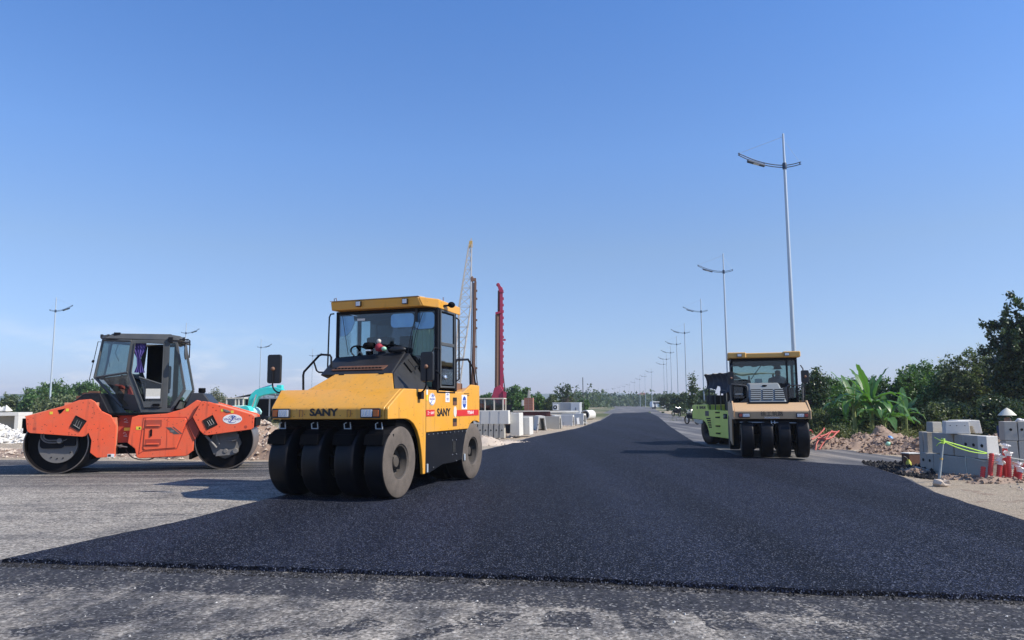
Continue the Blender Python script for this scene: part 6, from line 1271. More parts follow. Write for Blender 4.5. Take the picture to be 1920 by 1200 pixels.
# rust red wall form, brick pier
o = empty('steel_formwork', tuple(D(992, 790, 47)*1.0)[:2]+(0,), R(-3), 'dark rust red steel form with a pale top rail', 'formwork')
b = MB(); b.box(-.95, 1.35, -.35, .35, .3, 1.0); b.build('form', 'rust_red', o, bevel=.01); b = MB(); b.box(-1.0, 1.3, -.4, .4, 1.0, 1.06); b.build('top_rail', 'cream_paint', o); b = MB(); b.box(-1.16, -1.0, -.35, .3, .2, .98); b.build('end_plate', 'cream_paint', o, bevel=.01); b = MB(); b.box(-.9, 1.3, -.3, .3, 0, .29); b.build('base', 'shed_dark', o)
for k in range(5): b = MB(); b.box(-.6+.42*k, -.56+.42*k, -.38, -.351, .3, 1.0); b.build('rib', 'rust_red', o)
qq = D(992, 765, 52); o = empty('brick_pier', (qq.x, qq.y, 0), R(-10), 'red brick pier with a pointed top against the trees', 'brick pier')
for r_ in range(14):
    for c_ in range(2):
        b = MB(); wq = .31; b.box((-.31+.32*c_ if r_ % 2 else -.31+.32*c_), (.0+.32*c_)-.012, -.25, .25, .3+.115*r_, .3+.115*r_+.10); b.build('brick', 'brick', o)
b = MB(); b.box(-.30, .30, -.24, .24, .0, 1.9); b.build('mortar', 'mortar', o); b = MB(); b.hexa([(-.1, -.1, 1.91), (.1, -.1, 1.91), (.1, .1, 1.91), (-.1, .1, 1.91)], [(-.03, -.03, 2.5), (.03, -.03, 2.5), (.03, .03, 2.5), (-.03, .03, 2.5)]); b.build('finial', 'concrete', o); b = MB(); b.box(-.48, -.32, -.3, -.1, 1.35, 1.75); b.build('side_box', 'concrete_pale', o, bevel=.01)
# cream machine cab behind the blocks
qq = D(925, 775, 39); o = empty('parked_excavator', (qq.x, qq.y, 0), R(-6), 'cream cab of a parked machine behind the concrete blocks', 'excavator')
cb = MB()
for x_ in (-.72, -.36, .12, .58): cb.box(x_-.035, x_+.035, -.6, -.53, .95, 1.74)
for x_ in (-.72, .58): cb.box(x_-.035, x_+.035, .53, .6, .95, 1.74)
cb.box(-.77, .63, -.62, .62, 1.745, 1.80); cb.box(-.75, .61, -.58, .58, .75, .945)
cb.build('cab', 'cream_paint', o, bevel=.012)
for x0_, x1_ in ((-.68, -.40), (-.32, .08), (.16, .54)): b = MB(); b.box(x0_, x1_, -.57, -.56, .95, 1.72); b.build('window', 'glass_dark', o)
b = MB(); b.box(-.5, .4, .0, .5, .8, 1.3); b.build('seat', 'rust', o, bevel=.03); b = MB(); b.hexa([(-.1, -.9, .78), (1.25, -.8, .74), (1.25, .6, .74), (-.1, .6, .78)], [(-.2, -.9, .93), (.95, -.8, .92), (.95, .6, .92), (-.2, .6, .93)]); b.build('bonnet', 'cream_paint', o, bevel=.03); b = MB(); b.box(-.8, 1.1, -.8, .6, .42, .74); b.build('base', 'rust_grey', o, bevel=.02)
b = MB(); b.prism(rect(-1.0, 1.3, 0, .42, .2), -.95, -.5); b.prism(rect(-1.0, 1.3, 0, .42, .2), .3, .75); b.build('tracks', 'shed_dark', o)
bpy.data.objects.remove(bpy.data.objects['tracks']) if False else None
# container with air conditioner
q = G(1068, 786); o = empty('site_container', (q.x, q.y+1.2, 0), R(-12), 'grey corrugated site container with an air conditioner on its end', 'container')
b = MB(); n_ = 12
b.box(-1.42, 1.20, -.9, .9, .06, 1.52); b.build('shell', 'container', o)
for k in range(8): b = MB(); b.box(-.78+.14*k, -.70+.14*k, -.94, -.901, .12, 1.48); b.build('corrugation', 'container', o)
b = MB(); b.box(.35, 1.20, -.96, -.902, .08, 1.52); b.build('door', 'container_door', o, bevel=.01); b = MB(); b.box(.80, .86, -.99, -.961, .8, 1.1); b.build('latch', 'print_black', o); b = MB(); b.box(-1.45, 1.23, -.93, .93, 1.525, 1.58); b.build('roof', 'container_door', o, bevel=.01)
b = MB(); b.box(-1.36, -.86, -1.2, -.905, .85, 1.42); ac = b.build('air_conditioner', 'white_paint', o, bevel=.02); b = MB(); b.lathe([(.001, -1.215), (.19, -1.215), (.2, -1.2)], (-1.12, 0, 1.13), 'y', 20); b.build('fan', 'print_black', ac); b = MB(); b.lathe([(.001, -1.222), (.07, -1.222), (.08, -1.215)], (-1.12, 0, 1.13), 'y', 12); b.build('fan_hub', 'white_paint', ac)
q = G(1103, 787); o = empty('concrete_pipe', (q.x, q.y, 0), R(-25), 'pale concrete pipe lying right of the grey container', 'pipe')
b = MB(); b.lathe([(.36, -.9), (.44, -.9), (.44, .9), (.36, .9), (.36, -.9)], (0, 0, .44), 'y', 28); b.build('pipe', 'concrete_pale', o, smooth=40); b = MB(); b.disc((0, .5, .44), .36, 24, 'y'); b.build('shade_disc', 'hole_dark', o)
rg = np.random.default_rng(22)
for k in range(9):
    q = G(1077+rg.uniform(0, 20), 795+rg.uniform(-4, 3)); b = MB(); L_ = rg.uniform(.3, .8); b.box(-L_, L_, -.08, .08, 0, .07); b.M = None
    o = b.build('broken_plank', 'concrete_pale' if k % 2 else 'rust_grey', loc=(q.x, q.y, .06+.06*(k % 4))); o.rotation_euler = (rg.uniform(-.3, .3), rg.uniform(-.5, .5), rg.uniform(0, 3)); tag(o, 'broken board or slab in the rubble at the near end of the grey container', 'rubble piece', 'rubble beside the container')
qq = D(1093.5, 757, 78); b = MB(); b.tube([(0, 0, 0), (0, 0, 4.2)], .045, 6); tag(b.build('mast', 'shed_roof', loc=(qq.x, qq.y, 0)), 'thin dark mast standing behind the grey container', 'mast')

# ================================================================ crane, rigs
def lattice(name, Y, ptsL, ptsR, depth, m, rz=0):
    """boom drawn by left / right chord in the plane y = Y"""
crY = 62.0
cL = [D(851.0, 738, crY), D(852, 700, crY), D(861, 575, crY), D(878.5, 462, crY), D(881, 453, crY)]; cR = [D(861.5, 738, crY), D(865, 700, crY), D(882.5, 575, crY), D(884, 462, crY), D(883.5, 453, crY)]
base = D(858, 760, crY); o = empty('lattice_crane', (base.x, crY, 0), 0, 'pale lattice boom crane with a yellow head rising behind the yellow roller cab', 'crane')
def cp(L, t):
    k = t*(len(L)-1); i = min(int(k), len(L)-2); return L[i].lerp(L[i+1], k-i)-Vector((base.x, crY, 0))
N_ = 26; seg = []
for i in range(N_+1): t = i/N_; a, c = cp(cL, t), cp(cR, t); dpt = (c-a).length*.9; seg.append([a+Vector((0, -dpt/2, 0)), c+Vector((0, -dpt/2, 0)), c+Vector((0, dpt/2, 0)), a+Vector((0, dpt/2, 0))])
for k in range(4): b = MB(); b.tube([tuple(s_[k]) for s_ in seg], .045, 5); b.build('chord', 'crane_pale', o)
for i in range(N_):
    b = MB()
    for k in range(4):
        b.tube([tuple(seg[i][k]), tuple(seg[i+1][(k+1) % 4])], .022, 4); b.tube([tuple(seg[i][k]), tuple(seg[i][(k+1) % 4])], .018, 4)
    b.build('lacing', 'crane_pale', o)
b = MB(); hd = cp(cL, 1); b.box(hd.x-.05, hd.x+.22, -.12, .12, hd.z-.5, hd.z+.05); b.tube([(hd.x+.1, 0, hd.z), (hd.x+.12, 0, hd.z+.28)], .03, 5); b.build('boom_head', 'crane_yellow', o)
b = MB(); b.box(-1.6, 1.0, -1.0, 1.2, .9, 2.3); b.build('machinery_house', 'cream_paint', o, bevel=.05); b = MB(); b.prism(rect(-1.8, 1.6, 0, .85, .38), -1.4, -.8); b.build('track', 'shed_dark', o); b = MB(); b.prism(rect(-1.8, 1.6, 0, .85, .38), .8, 1.4); b.build('track', 'shed_dark', o)
b = MB(); b.box(.1, .9, -1.35, -1.02, 1.0, 2.2); b.build('cab', 'crane_yellow', o, bevel=.03)
# rusty drilling rig mast
ry = 57.0; bs = D(886, 752, ry); o = empty('drilling_rig', (bs.x, ry, 0), 0, 'rusty brown drill mast standing between the crane and the pink rig', 'drilling rig')
def PL(u, v, Y=ry, b0=bs): p = D(u, v, Y); return (p.x-b0.x, 0, p.z)
b = MB(); b.tube([PL(885, 745), PL(888, 640), PL(889.5, 530)], .10, 8); b.tube([PL(881.5, 740), PL(884.5, 600), PL(886, 525)], .04, 6); b.build('kelly_bar', 'rust', o, smooth=40)
b = MB(); a_, c_ = Vector(PL(888, 745)), Vector(PL(891.5, 528)); b.hexa([tuple(a_+Vector((-.08, -.12, 0))), tuple(a_+Vector((.10, -.12, 0))), tuple(a_+Vector((.10, .12, 0))), tuple(a_+Vector((-.08, .12, 0)))], [tuple(c_+Vector((-.08, -.12, 0))), tuple(c_+Vector((.08, -.12, 0))), tuple(c_+Vector((.08, .12, 0))), tuple(c_+Vector((-.08, .12, 0)))]); b.build('mast', 'rust_grey', o)
for v_ in (545, 560, 580, 600, 615, 650, 690, 720): b = MB(); p = PL(892.5, v_); b.box(p[0]-.08, p[0]+.10, -.1, .1, p[2]-.08, p[2]+.06); b.build('bracket', 'rust', o)
b = MB(); p = PL(888, 524); b.box(p[0]-.22, p[0]+.2, -.1, .1, p[2]-.15, p[2]+.1); p = PL(885.5, 521); b.sphere(p, (.1, .08, .14), 8, 6); b.build('mast_head', 'rust_grey', o, bevel=.01)
b = MB(); b.tube([PL(891, 560), PL(893.5, 640), PL(894, 740)], .015, 4); b.tube([PL(890, 680), PL(896.5, 730)], .05, 6); b.build('strut', 'shed_roof', o)
b = MB(); b.box(-1.2, 1.0, -.9, .9, .8, 1.8); b.prism(rect(-1.5, 1.3, 0, .75, .3), -1.1, -.6); b.prism(rect(-1.5, 1.3, 0, .75, .3), .6, 1.1); b.build('undercarriage', 'rust', o, bevel=.03)
# pink rig
py = 60.0; bs2 = D(938, 752, py); o = empty('drilling_rig', (bs2.x, py, 0), 0, 'pink magenta drilling rig with a grey pipe on its mast', 'drilling rig')
P2 = lambda u, v: PL(u, v, py, bs2)
b = MB(); b.tube([P2(931.5, 738), P2(932.5, 590)], .17, 12); b.tube([P2(935.5, 738), P2(936, 586)], .10, 8); b.build('casing_pipe', 'rust_grey', o, smooth=40)
b = MB(); a_, c_ = Vector(P2(940.5, 745)), Vector(P2(940, 545)); b.hexa([tuple(a_+Vector((-.13, -.16, 0))), tuple(a_+Vector((.13, -.16, 0))), tuple(a_+Vector((.13, .16, 0))), tuple(a_+Vector((-.13, .16, 0)))], [tuple(c_+Vector((-.13, -.16, 0))), tuple(c_+Vector((.12, -.16, 0))), tuple(c_+Vector((.12, .16, 0))), tuple(c_+Vector((-.13, .16, 0)))]); b.build('mast', 'pink_paint', o, bevel=.01)
b = MB()
b.tube([P2(936, 590), P2(936.5, 545)], .14, 8)
b.build('upper_sleeve', 'rust_red', o, smooth=40)
for v_ in range(560, 740, 12): b = MB(); p = P2(943.5, v_); b.box(p[0]-.05, p[0]+.05, -.14, .14, p[2]-.10, p[2]+.10); b.build('mast_lug', 'pink_paint', o)
b = MB(); b.prism([P2(932, 533)[::2], P2(935, 531)[::2], P2(944, 545)[::2], P2(944.5, 549)[::2], P2(936, 548)[::2]], -.2, .2); b.sphere(P2(934, 534), (.16, .1, .16), 10, 8); b.sphere(P2(939.5, 541), (.14, .12, .14), 10, 8); b.build('mast_head', 'pink_paint', o, bevel=.01)
b = MB(); b.prism([P2(929, 586)[::2], P2(942, 583)[::2], P2(942, 587)[::2], P2(929, 590)[::2]], -.24, .24); b.build('clamp', 'pink_paint', o)
b = MB(); p = P2(944.5, 637); b.box(p[0]-.05, p[0]+.16, -.08, .08, p[2]-.09, p[2]+.06); b.build('winch_bracket', 'pink_paint', o)
b = MB(); b.prism([P2(921, 749)[::2], P2(927, 728)[::2], P2(938, 722)[::2], P2(946, 738)[::2], P2(949, 756)[::2], P2(938, 760)[::2], P2(925, 752)[::2]], -.7, .7); b.build('base_frame', 'pink_paint', o, bevel=.03)
b = MB(); b.prism([P2(943, 733)[::2], P2(950, 736)[::2], P2(948, 764)[::2], P2(944, 757)[::2]], -.8, -.7); b.build('side_plate', 'pink_paint', o)
b = MB(); b.tube([P2(942, 690), P2(947, 735)], .055, 6); b.tube([P2(941.5, 600), P2(943, 690)], .02, 5); b.build('strut', 'shed_roof', o, smooth=40)
b = MB(); b.box(-1.3, .9, -1.0, 1.0, .7, 1.45); b.prism(rect(-1.7, 1.4, 0, .7, .3), -1.3, -.7); b.prism(rect(-1.7, 1.4, 0, .7, .3), .7, 1.3); b.build('undercarriage', 'shed_dark', o, bevel=.03)

# ================================================================ turquoise excavator and shed
eY = 52.0; eb = D(455, 775, eY); o = empty('excavator', (eb.x, eY, 0), 0, 'turquoise excavator with a bent boom in front of the dark shed', 'excavator')
PE = lambda u, v: (lambda p: (p.x-eb.x, p.z))(D(u, v, eY))
b = MB(); b.prism([PE(*q_) for q_ in [(466, 765), (470, 745), (474, 738), (482, 731), (492, 727.5), (503, 726), (520, 726), (545, 735), (545, 742), (518, 737.5), (500, 740), (488, 743.5), (484, 748), (477, 766)]], -.3, .3); b.build('boom', 'turquoise', o, bevel=.04)
b = MB(); b.prism([PE(*q_) for q_ in [(432, 761.5), (464, 760), (470, 762), (478, 766), (482, 772), (480, 778), (430, 778)]], -1.1, 1.1); b.build('body', 'turquoise_pale', o, bevel=.06)
b = MB(); p = PE(472, 770); b.lathe([(.001, -.45), (.34, -.45), (.34, .45), (.001, .45)], (p[0], -1.0, p[1]), 'y', 20); b.build('boom_foot', 'turquoise', o, smooth=40)
b = MB(); pz = PE(446, 761)[1]
for u_ in (434.5, 451, 457, 465): p = PE(u_, 760); b.box(p[0]-.05, p[0]+.05, -1.0, -.9, pz, pz+.48); b.box(p[0]-.05, p[0]+.05, .1, .2, pz, pz+.48)
p0, p1 = PE(434, 760), PE(466, 760); b.box(p0[0]-.06, p1[0]+.06, -1.03, .23, pz+.485, pz+.56); b.build('cab', 'cream_paint', o, bevel=.02)
b = MB(); b.box(p0[0]+.04, p1[0]-.04, -.96, -.95, pz, pz+.48); b.build('cab_window', 'glass_dark', o)
b = MB(); b.tube([(PE(476, 764)[0], -.4, PE(476, 764)[1]), (PE(484, 740)[0], -.4, PE(484, 740)[1])], .05, 6); b.tube([(PE(487, 731)[0], -.1, PE(487, 731)[1]+.05), (PE(512, 722)[0], -.1, PE(512, 722)[1])], .07, 6); b.build('cylinder', 'chrome', o, smooth=40)
b = MB(); b.box(PE(520, 735)[0], PE(530, 735)[0], -.25, .25, PE(525, 737)[1], PE(525, 722)[1]); b.build('stick', 'turquoise', o, bevel=.04)
b = MB(); p0, p1 = PE(428, 780), PE(497, 780); b.prism(rect(p0[0], p1[0], .05, .75, .3), -1.4, -.85); b.prism(rect(p0[0], p1[0], .05, .75, .3), .85, 1.4); b.build('tracks', 'shed_dark', o)
sY = 63.0; sa, sc2 = D(440, 757, sY), D(575, 757, sY); o = empty('open_shed', (sa.x, sY, 0), 0, 'dark open shed on thin pale posts behind the turquoise excavator', 'shed'); Wd = sc2.x-sa.x
zr = D(475, 738, sY).z; zl = D(440, 747, sY).z; zb = D(505, 748, sY).z
b = MB(); b.hexa([(-.2, -.6, zl-.05), (Wd*.30, -.6, zr-.05), (Wd*.30, 5, zr+.3), (-.2, 5, zl+.25)], [(-.2, -.6, zl), (Wd*.30, -.6, zr+.02), (Wd*.30, 5, zr+.37), (-.2, 5, zl+.3)]); b.hexa([(Wd*.30, -.6, zr-.05), (Wd, -.6, zl), (Wd, 5, zl+.3), (Wd*.30, 5, zr+.3)], [(Wd*.30, -.6, zr+.02), (Wd, -.6, zl+.06), (Wd, 5, zl+.37), (Wd*.30, 5, zr+.37)]); b.build('roof', 'shed_roof', o)
b = MB(); b.box(0, Wd, 4.9, 5.0, 0, zl); b.box(-.05, 0, 0, 5, 0, zl-.05); b.box(Wd, Wd+.05, 0, 5, 0, zl); b.build('back_wall', 'shed_dark', o)
for t in (.02, .25, .485, .72, .97): b = MB(); b.box(Wd*t-.05, Wd*t+.05, -.05, .05, 0, zb); b.build('post', 'concrete_pale', o)
b = MB(); b.box(-.05, Wd, -.06, .06, zb, zb+.09); b.build('beam', 'galvanised', o)
for t in (.12, .25, .40, .56): b = MB(); b.box(Wd*t-.03, Wd*t+.03, -.04, .04, zb+.09, zb+.45); b.build('strut', 'concrete_pale', o)
# culverts at the left edge
def culvert(x, y, w, h, L, rz, label):
    o = empty('box_culvert', (x, y, 0), rz, label, 'concrete culvert', 'box culverts beyond the white rubble'); t = .16
    b = MB(); b.box(-w/2, w/2, -L/2, L/2, h-t, h); b.build('top_slab', 'concrete_pale', o, bevel=.01); b = MB(); b.box(-w/2, w/2, -L/2, L/2, 0, t); b.build('bottom_slab', 'concrete', o)
    for s_ in (-1, 1): b = MB(); b.box(min(s_*w/2, s_*(w/2-t)), max(s_*w/2, s_*(w/2-t)), -L/2, L/2, t+.001, h-t-.001); b.build('wall', 'concrete_pale', o)
    b = MB(); b.box(-w/2+t, w/2-t, 0, .1, t+.002, h-t-.002); b.build('inner_wall', 'concrete', o); return o
culvert(-25.3, 36.5, 2.6, 1.25, 1.6, R(12), 'large open box culvert at the left edge with rubble on top'); culvert(-22.2, 37.6, 2.4, 1.12, 1.6, R(4), 'second box culvert half hidden by the nose of the orange roller'); culvert(-19.2, 38.6, 2.4, 1.1, 1.6, R(4), 'third box culvert hidden behind the orange roller')
b = MB(); rg = np.random.default_rng(8)
for _ in range(26): rockmesh(b, (rg.uniform(-1.0, 1.0), rg.uniform(-.6, .6), 0), rg.uniform(.15, .34), rg)
tag(b.build('rubble_pile', 'concrete_pale', loc=(-25.5, 36.4, 1.33)), 'pale rubble piled on top of the left culvert', 'rubble', kind='stuff')

# ================================================================ far roadside things
for u, v, r_, lab in ((1269, 774, .42, 'white ended concrete pipe standing between far street lamps'), (1282.5, 775, .40, 'second white ended concrete pipe nearer the lime roller')):
    q = G(u, v); o = empty('concrete_pipe', (q.x+.6, q.y, 0), R(60), lab, 'pipe'); b = MB(); b.lathe([(r_*.8, -.5), (r_, -.5), (r_, .5), (r_*.8, .5), (r_*.8, -.5)], (0, 0, r_), 'y', 20); b.build('pipe', 'white_paint', o, smooth=40)
def bike(u, v, label):
    q = G(u, v); o = empty('motorcycle', (q.x+.25, q.y+.3, 0), R(-70), label, 'motorcycle')
    for x_ in (-.62, .62):
        b = MB(); b.lathe([(.24, -.05), (.29, -.04), (.30, 0), (.29, .04), (.24, .05), (.24, -.05)], (x_, 0, .30), 'y', 20); w_ = b.build('wheel', 'tyre_black', o, smooth=40); b = MB(); b.lathe([(.03, -.03), (.05, 0), (.03, .03)], (x_, 0, .30), 'y', 8); [b.tube([(x_, 0, .3), (x_+.24*math.cos(t), 0, .3+.24*math.sin(t))], .008, 4) for t in np.linspace(0, 5.5, 7)]; b.build('spokes', 'chrome', w_)
    b = MB(); b.hexa([(-.45, -.1, .42), (.2, -.1, .35), (.2, .1, .35), (-.45, .1, .42)], [(-.5, -.12, .66), (.15, -.12, .62), (.15, .12, .62), (-.5, .12, .66)]); b.tube([(.62, 0, .3), (.42, 0, .95)], .03, 6); b.hexa([(.2, -.15, .4), (.45, -.15, .45), (.45, .15, .45), (.2, .15, .4)], [(.3, -.15, .85), (.45, -.15, .9), (.45, .15, .9), (.3, .15, .85)]); b.build('frame', 'black_paint', o, bevel=.01)
    b = MB(); b.box(-.6, .12, -.12, .12, .67, .76); b.build('saddle', 'seat_fabric', o, bevel=.03); b = MB(); b.tube([(.38, -.3, 1.0), (.42, 0, .95), (.38, .3, 1.0)], .018, 6); b.build('handlebar', 'chrome', o, smooth=40); b = MB(); b.sphere((.5, 0, .88), (.06, .08, .08), 10, 8); b.build('headlight', 'lens', o, smooth=50); return o
bike(1293, 796, 'dark motorcycle parked beside the lamp left of the lime roller'); bike(1265, 781, 'pale and black motorcycle parked farther up the right shoulder')
q = G(1228, 763.5); J = dict(pelvis=((0,0,.92),.15), belly=((0,0,1.1),.14), chest=((0,0,1.32),.165), neck=((0,0,1.47),.06), chin=((.02,0,1.53),.08), head=((.01,0,1.65),.095), shl=((0,.19,1.40),.06), ell=((0,.26,1.12),.045), hal=((.1,.26,.88),.035), shr=((0,-.19,1.40),.06), elr=((0,-.26,1.12),.045), har=((.1,-.26,.88),.035), hil=((0,.1,.88),.08), knl=((.05,.11,.48),.06), anl=((0,.12,.09),.045), tol=((.12,.12,.03),.04), hir=((0,-.1,.88),.08), knr=((.02,-.11,.48),.06), anr=((-.03,-.12,.09),.045), tor=((.09,-.12,.03),.04))
pr = person('', (q.x-1.0, 180, 0), R(-90), J); pr.location = tuple(D(1228, 760, 180))[:2]+(0,); tag(pr, 'tiny figure in dark clothes and a pale hat standing far up the road', 'person')
b = MB(); b.lathe([(.001, .16), (.23, 0), (.001, .0)], (0, 0, 1.68), 'z', 16); b.build('hat', 'white_paint', pr, smooth=50)
qq = D(1233, 760, 190); o = empty('parked_van', (qq.x+.3, qq.y, 0), R(10), 'white van far up the right side of the road', 'van')
b = MB(); b.prism([(-2.1, .35), (2.1, .35), (2.1, .95), (1.5, 1.15), (1.0, 1.75), (-2.0, 1.8), (-2.15, 1.2)], -.85, .85); b.build('body', 'white_paint', o, bevel=.08); b = MB(); b.prism([(-1.8, 1.2), (1.3, 1.2), (.95, 1.65), (-1.8, 1.68)], -.86, .86); b.build('window', 'window_dark', o)
for x_ in (-1.3, 1.3): b = MB(); b.lathe([(.001, -.9), (.32, -.9), (.32, .9), (.001, .9)], (x_, 0, .32), 'y', 16); b.build('wheel', 'tyre_black', o)
# distant town
rg = np.random.default_rng(31)
def house(u, v, Y, w, h, wall, roof, lab, flat=False):
    p = D(u, v, Y); o = empty('house', (p.x, Y, 0), R(rg.uniform(-20, 20)), lab, 'house', 'distant houses beyond the end of the road'); z = max(2.5, h)
    b = MB(); b.box(-w/2, w/2, -w*.4, w*.4, 0, z); b.build('wall', wall, o)
    b = MB()
    if flat: b.box(-w/2-.2, w/2+.2, -w*.42, w*.42, z+.01, z+.3)
    else: b.prism([(-w/2-.4, z), (w/2+.4, z), (0, z+w*.28)], -w*.45, w*.45)
    b.build('roof', roof, o)
    for r_ in range(max(1, int(z//3))):
        for c_ in range(3): b = MB(); x_ = -w*.32+w*.32*c_; b.box(x_-.5, x_+.5, -w*.4-.06, -w*.4-.002, 1.0+3*r_, 2.3+3*r_); b.build('window', 'window_dark', o)
for i, (u, h, w, wl, rf, fl) in enumerate([(1082, 3.6, 5, 'house_wall', 'roof_red', 1), (1094, 6, 6, 'house_wall', 'shed_roof', 1), (1100, 4.5, 6, 'house_wall', 'roof_red', 0), (1106, 7, 5, 'house_wall', 'house_wall', 1), (1116, 5, 7, 'house_wall', 'roof_red', 0), (1122, 4.5, 6, 'house_wall', 'house_wall', 1), (1129, 7, 5, 'house_wall', 'shed_roof', 1), (1137, 4.5, 8, 'house_wall', 'shed_roof', 0), (1150, 5, 8, 'house_wall', 'roof_red', 0), (1164, 4, 7, 'house_wall', 'shed_roof', 1), (1176, 5, 6, 'house_wall', 'roof_red', 0), (1188, 5, 6, 'house_wall', 'house_wall', 1)]):
    house(u, 757, 640+60*(i % 4), w*1.1, h*1.15, wl, rf, f'{near[i]} pale house from the left in the distant town', bool(fl))
house(1205, 757, 600, 8, 7.5, 'house_pink', 'roof_red', 'larger pink house with a red roof beyond the end of the road'); house(1219, 757, 610, 8, 4.0, 'house_pink', 'roof_red', 'low house with a red roof right of the larger pink house')
# far hills
b = MB(); n_ = 60; vs = []
for i in range(n_+1):
    x_ = -1000+2000*i/n_; hh = max(2, 18+16*fnoise(x_*.004, 3)+8*fnoise(x_*.015, 7)); vs += [(x_, 1330, 0), (x_, 1380, hh), (x_, 1440, 0)]
b.add(vs, [(3*i, 3*i+3, 3*i+4, 3*i+1) for i in range(n_)]+[(3*i+1, 3*i+4, 3*i+5, 3*i+2) for i in range(n_)]); b.build('hills', 'hill', kind='structure')
# ================================================================ vegetation
def leaves(name, m, parent, centres, per, spread, size, rg, aspect=.5, flat=0.0):
    """centres (n,3): leaf quads scattered round each clump centre"""
    C_ = np.repeat(np.asarray(centres), per, axis=0); n = len(C_)
    sp = np.asarray(spread)
    P = C_+rg.normal(size=(n, 3))*sp*0.5
    d = rg.normal(size=(n, 3)); d[:, 2] *= (1-flat); d /= np.linalg.norm(d, axis=1)[:, None]
    e = rg.normal(size=(n, 3)); e -= d*(e*d).sum(1)[:, None]; e /= np.linalg.norm(e, axis=1)[:, None]
    L = size*rg.uniform(.6, 1.35, n)[:, None]; Wd = L*aspect
    V = np.empty((n, 4, 3)); V[:, 0] = P-d*L*.5; V[:, 1] = P+e*Wd*.5; V[:, 2] = P+d*L*.5; V[:, 3] = P-e*Wd*.5
    V[:, 1, 2] -= L[:, 0]*.08; V[:, 3, 2] -= L[:, 0]*.08
    V[:, :, 2] = np.maximum(V[:, :, 2], 0.0)
    me = bpy.data.meshes.new(name); me.vertices.add(n*4); me.vertices.foreach_set('co', V.reshape(-1)); me.loops.add(n*4); me.loops.foreach_set('vertex_index', np.arange(n*4, dtype=np.int32))
    me.polygons.add(n); me.polygons.foreach_set('loop_start', np.arange(0, n*4, 4, dtype=np.int32)); me.polygons.foreach_set('loop_total', np.full(n, 4, dtype=np.int32)); me.update(); me.validate()
    me.materials.append(MATS[m]); return mk(name, me, parent)
def crown_centres(lobes, n, rg, shell=.55):
    out = []; w = np.array([l[3]*l[4]*l[5] for l in lobes])**.7; w /= w.sum()
    for k, c in zip(range(len(lobes)), rg.multinomial(n, w)):
        x, y, z, rx, ry, rz = lobes[k]; d = rg.normal(size=(c, 3)); d /= np.linalg.norm(d, axis=1)[:, None]; r_ = shell+(1-shell)*rg.random(c)**.5; r_ *= 1+.18*rg.normal(size=c)
        out.append(np.stack([x+d[:, 0]*rx*r_, y+d[:, 1]*ry*r_, z+d[:, 2]*rz*r_], 1))
    return np.concatenate(out)
def tree(u, v_top, Y, width_px, label, m='leaf_mid', clumps=260, per=26, leaf=.14, base_frac=.15, name='tree', seed=None, lobes=7, trunk=True, bark='bark', cat='tree', group=None, spread=.34, aspect=.5, dens=1.0, tall=1.0, x=None):
    rg = np.random.default_rng(seed if seed else int(u*7+v_top))
    p = D(u, v_top, Y); H = p.z; Wd = width_px/1387*Y; cx = p.x
    o = empty(name, (cx, Y, 0), rg.uniform(0, .3), label, cat, group)
    zb = H*base_frac; ch = (H-zb); L = []
    for k in range(lobes):
        t = (k+.5)/lobes; z = zb+ch*(.25+.62*t*rg.uniform(.75, 1.0)); rr = Wd*.5*(1-.45*abs(t-.35))*rg.uniform(.42, .62)
        a = rg.uniform(0, 6.28); off = Wd*.5-rr; L.append((off*math.cos(a)*rg.uniform(.5, 1), off*math.sin(a)*.8*rg.uniform(.5, 1), z, rr, rr*.85, min(rr*tall, ch*.33)))
    L.append((rg.uniform(-.1, .1)*Wd, 0, H-ch*.22, Wd*.22, Wd*.2, ch*.21)); L.append((0, 0, zb+ch*.42, Wd*.40, Wd*.34, ch*.36))
    for i_, l in enumerate(L):
        if l[2]+l[5] > H*.99: L[i_] = l[:2]+(H*.99-l[5],)+l[3:]
        if l[2]-l[5] < 0: L[i_] = l[:2]+(l[5]*.9,)+l[3:]
    C_ = crown_centres(L, clumps, rg)
    leaves('crown', m, o, C_, per, spread*max(.5, Wd*.16), leaf, rg, aspect)
    if trunk:
        b = MB(); b.tube(smoothpath([(0, 0, -.05), (.05*Wd*.2, 0, H*.25), (-.03*Wd, .02, H*.5), (0, 0, H*.86)], 3), max(.05, H*.025), 7, r2=.02)
        for k in range(6):
            l = L[k % len(L)]; z0 = H*(.18+.09*k); b.tube(smoothpath([(0, 0, z0), (l[0]*.45, l[1]*.45, z0+(l[2]-z0)*.4), (l[0], l[1], l[2])], 3), H*.012+.01, 5, r2=.01)
        b.build('trunk', bark, o, smooth=50)
    return o
# ---- right side
tree(1905, 552, 29, 150, 'tallest tree, dark and glossy, cut by the right edge', 'leaf_dark', 700, 34, .15, .12, seed=3, lobes=11, spread=.30)
tree(1985, 600, 31, 190, 'dark tree outside the right edge beside the tallest one', 'leaf_dark', 300, 24, .17, .1, seed=4, lobes=8)
tree(1812, 652, 32, 150, 'broad olive green tree left of the tallest dark one', 'leaf_olive', 620, 30, .12, .08, seed=5, lobes=10, spread=.28)
tree(1758, 690, 33, 90, 'dark green bushy tree between the banana plants and the olive tree', 'leaf_mid', 340, 28, .13, .05, seed=6, lobes=7)
tree(1700, 684, 35, 100, 'bright green broadleaf tree just behind the banana plants', 'leaf_mid', 420, 28, .14, .08, seed=7, lobes=8)
tree(1648, 704, 36, 90, 'dense green tree behind the tallest banana leaves', 'leaf_mid', 300, 26, .14, .05, seed=8)
tree(1523, 689, 33, 62, 'narrow dark tree with pale glinting leaves right of the tan roller mirror', 'leaf_dark', 320, 26, .12, .05, seed=9, lobes=6, tall=1.3)
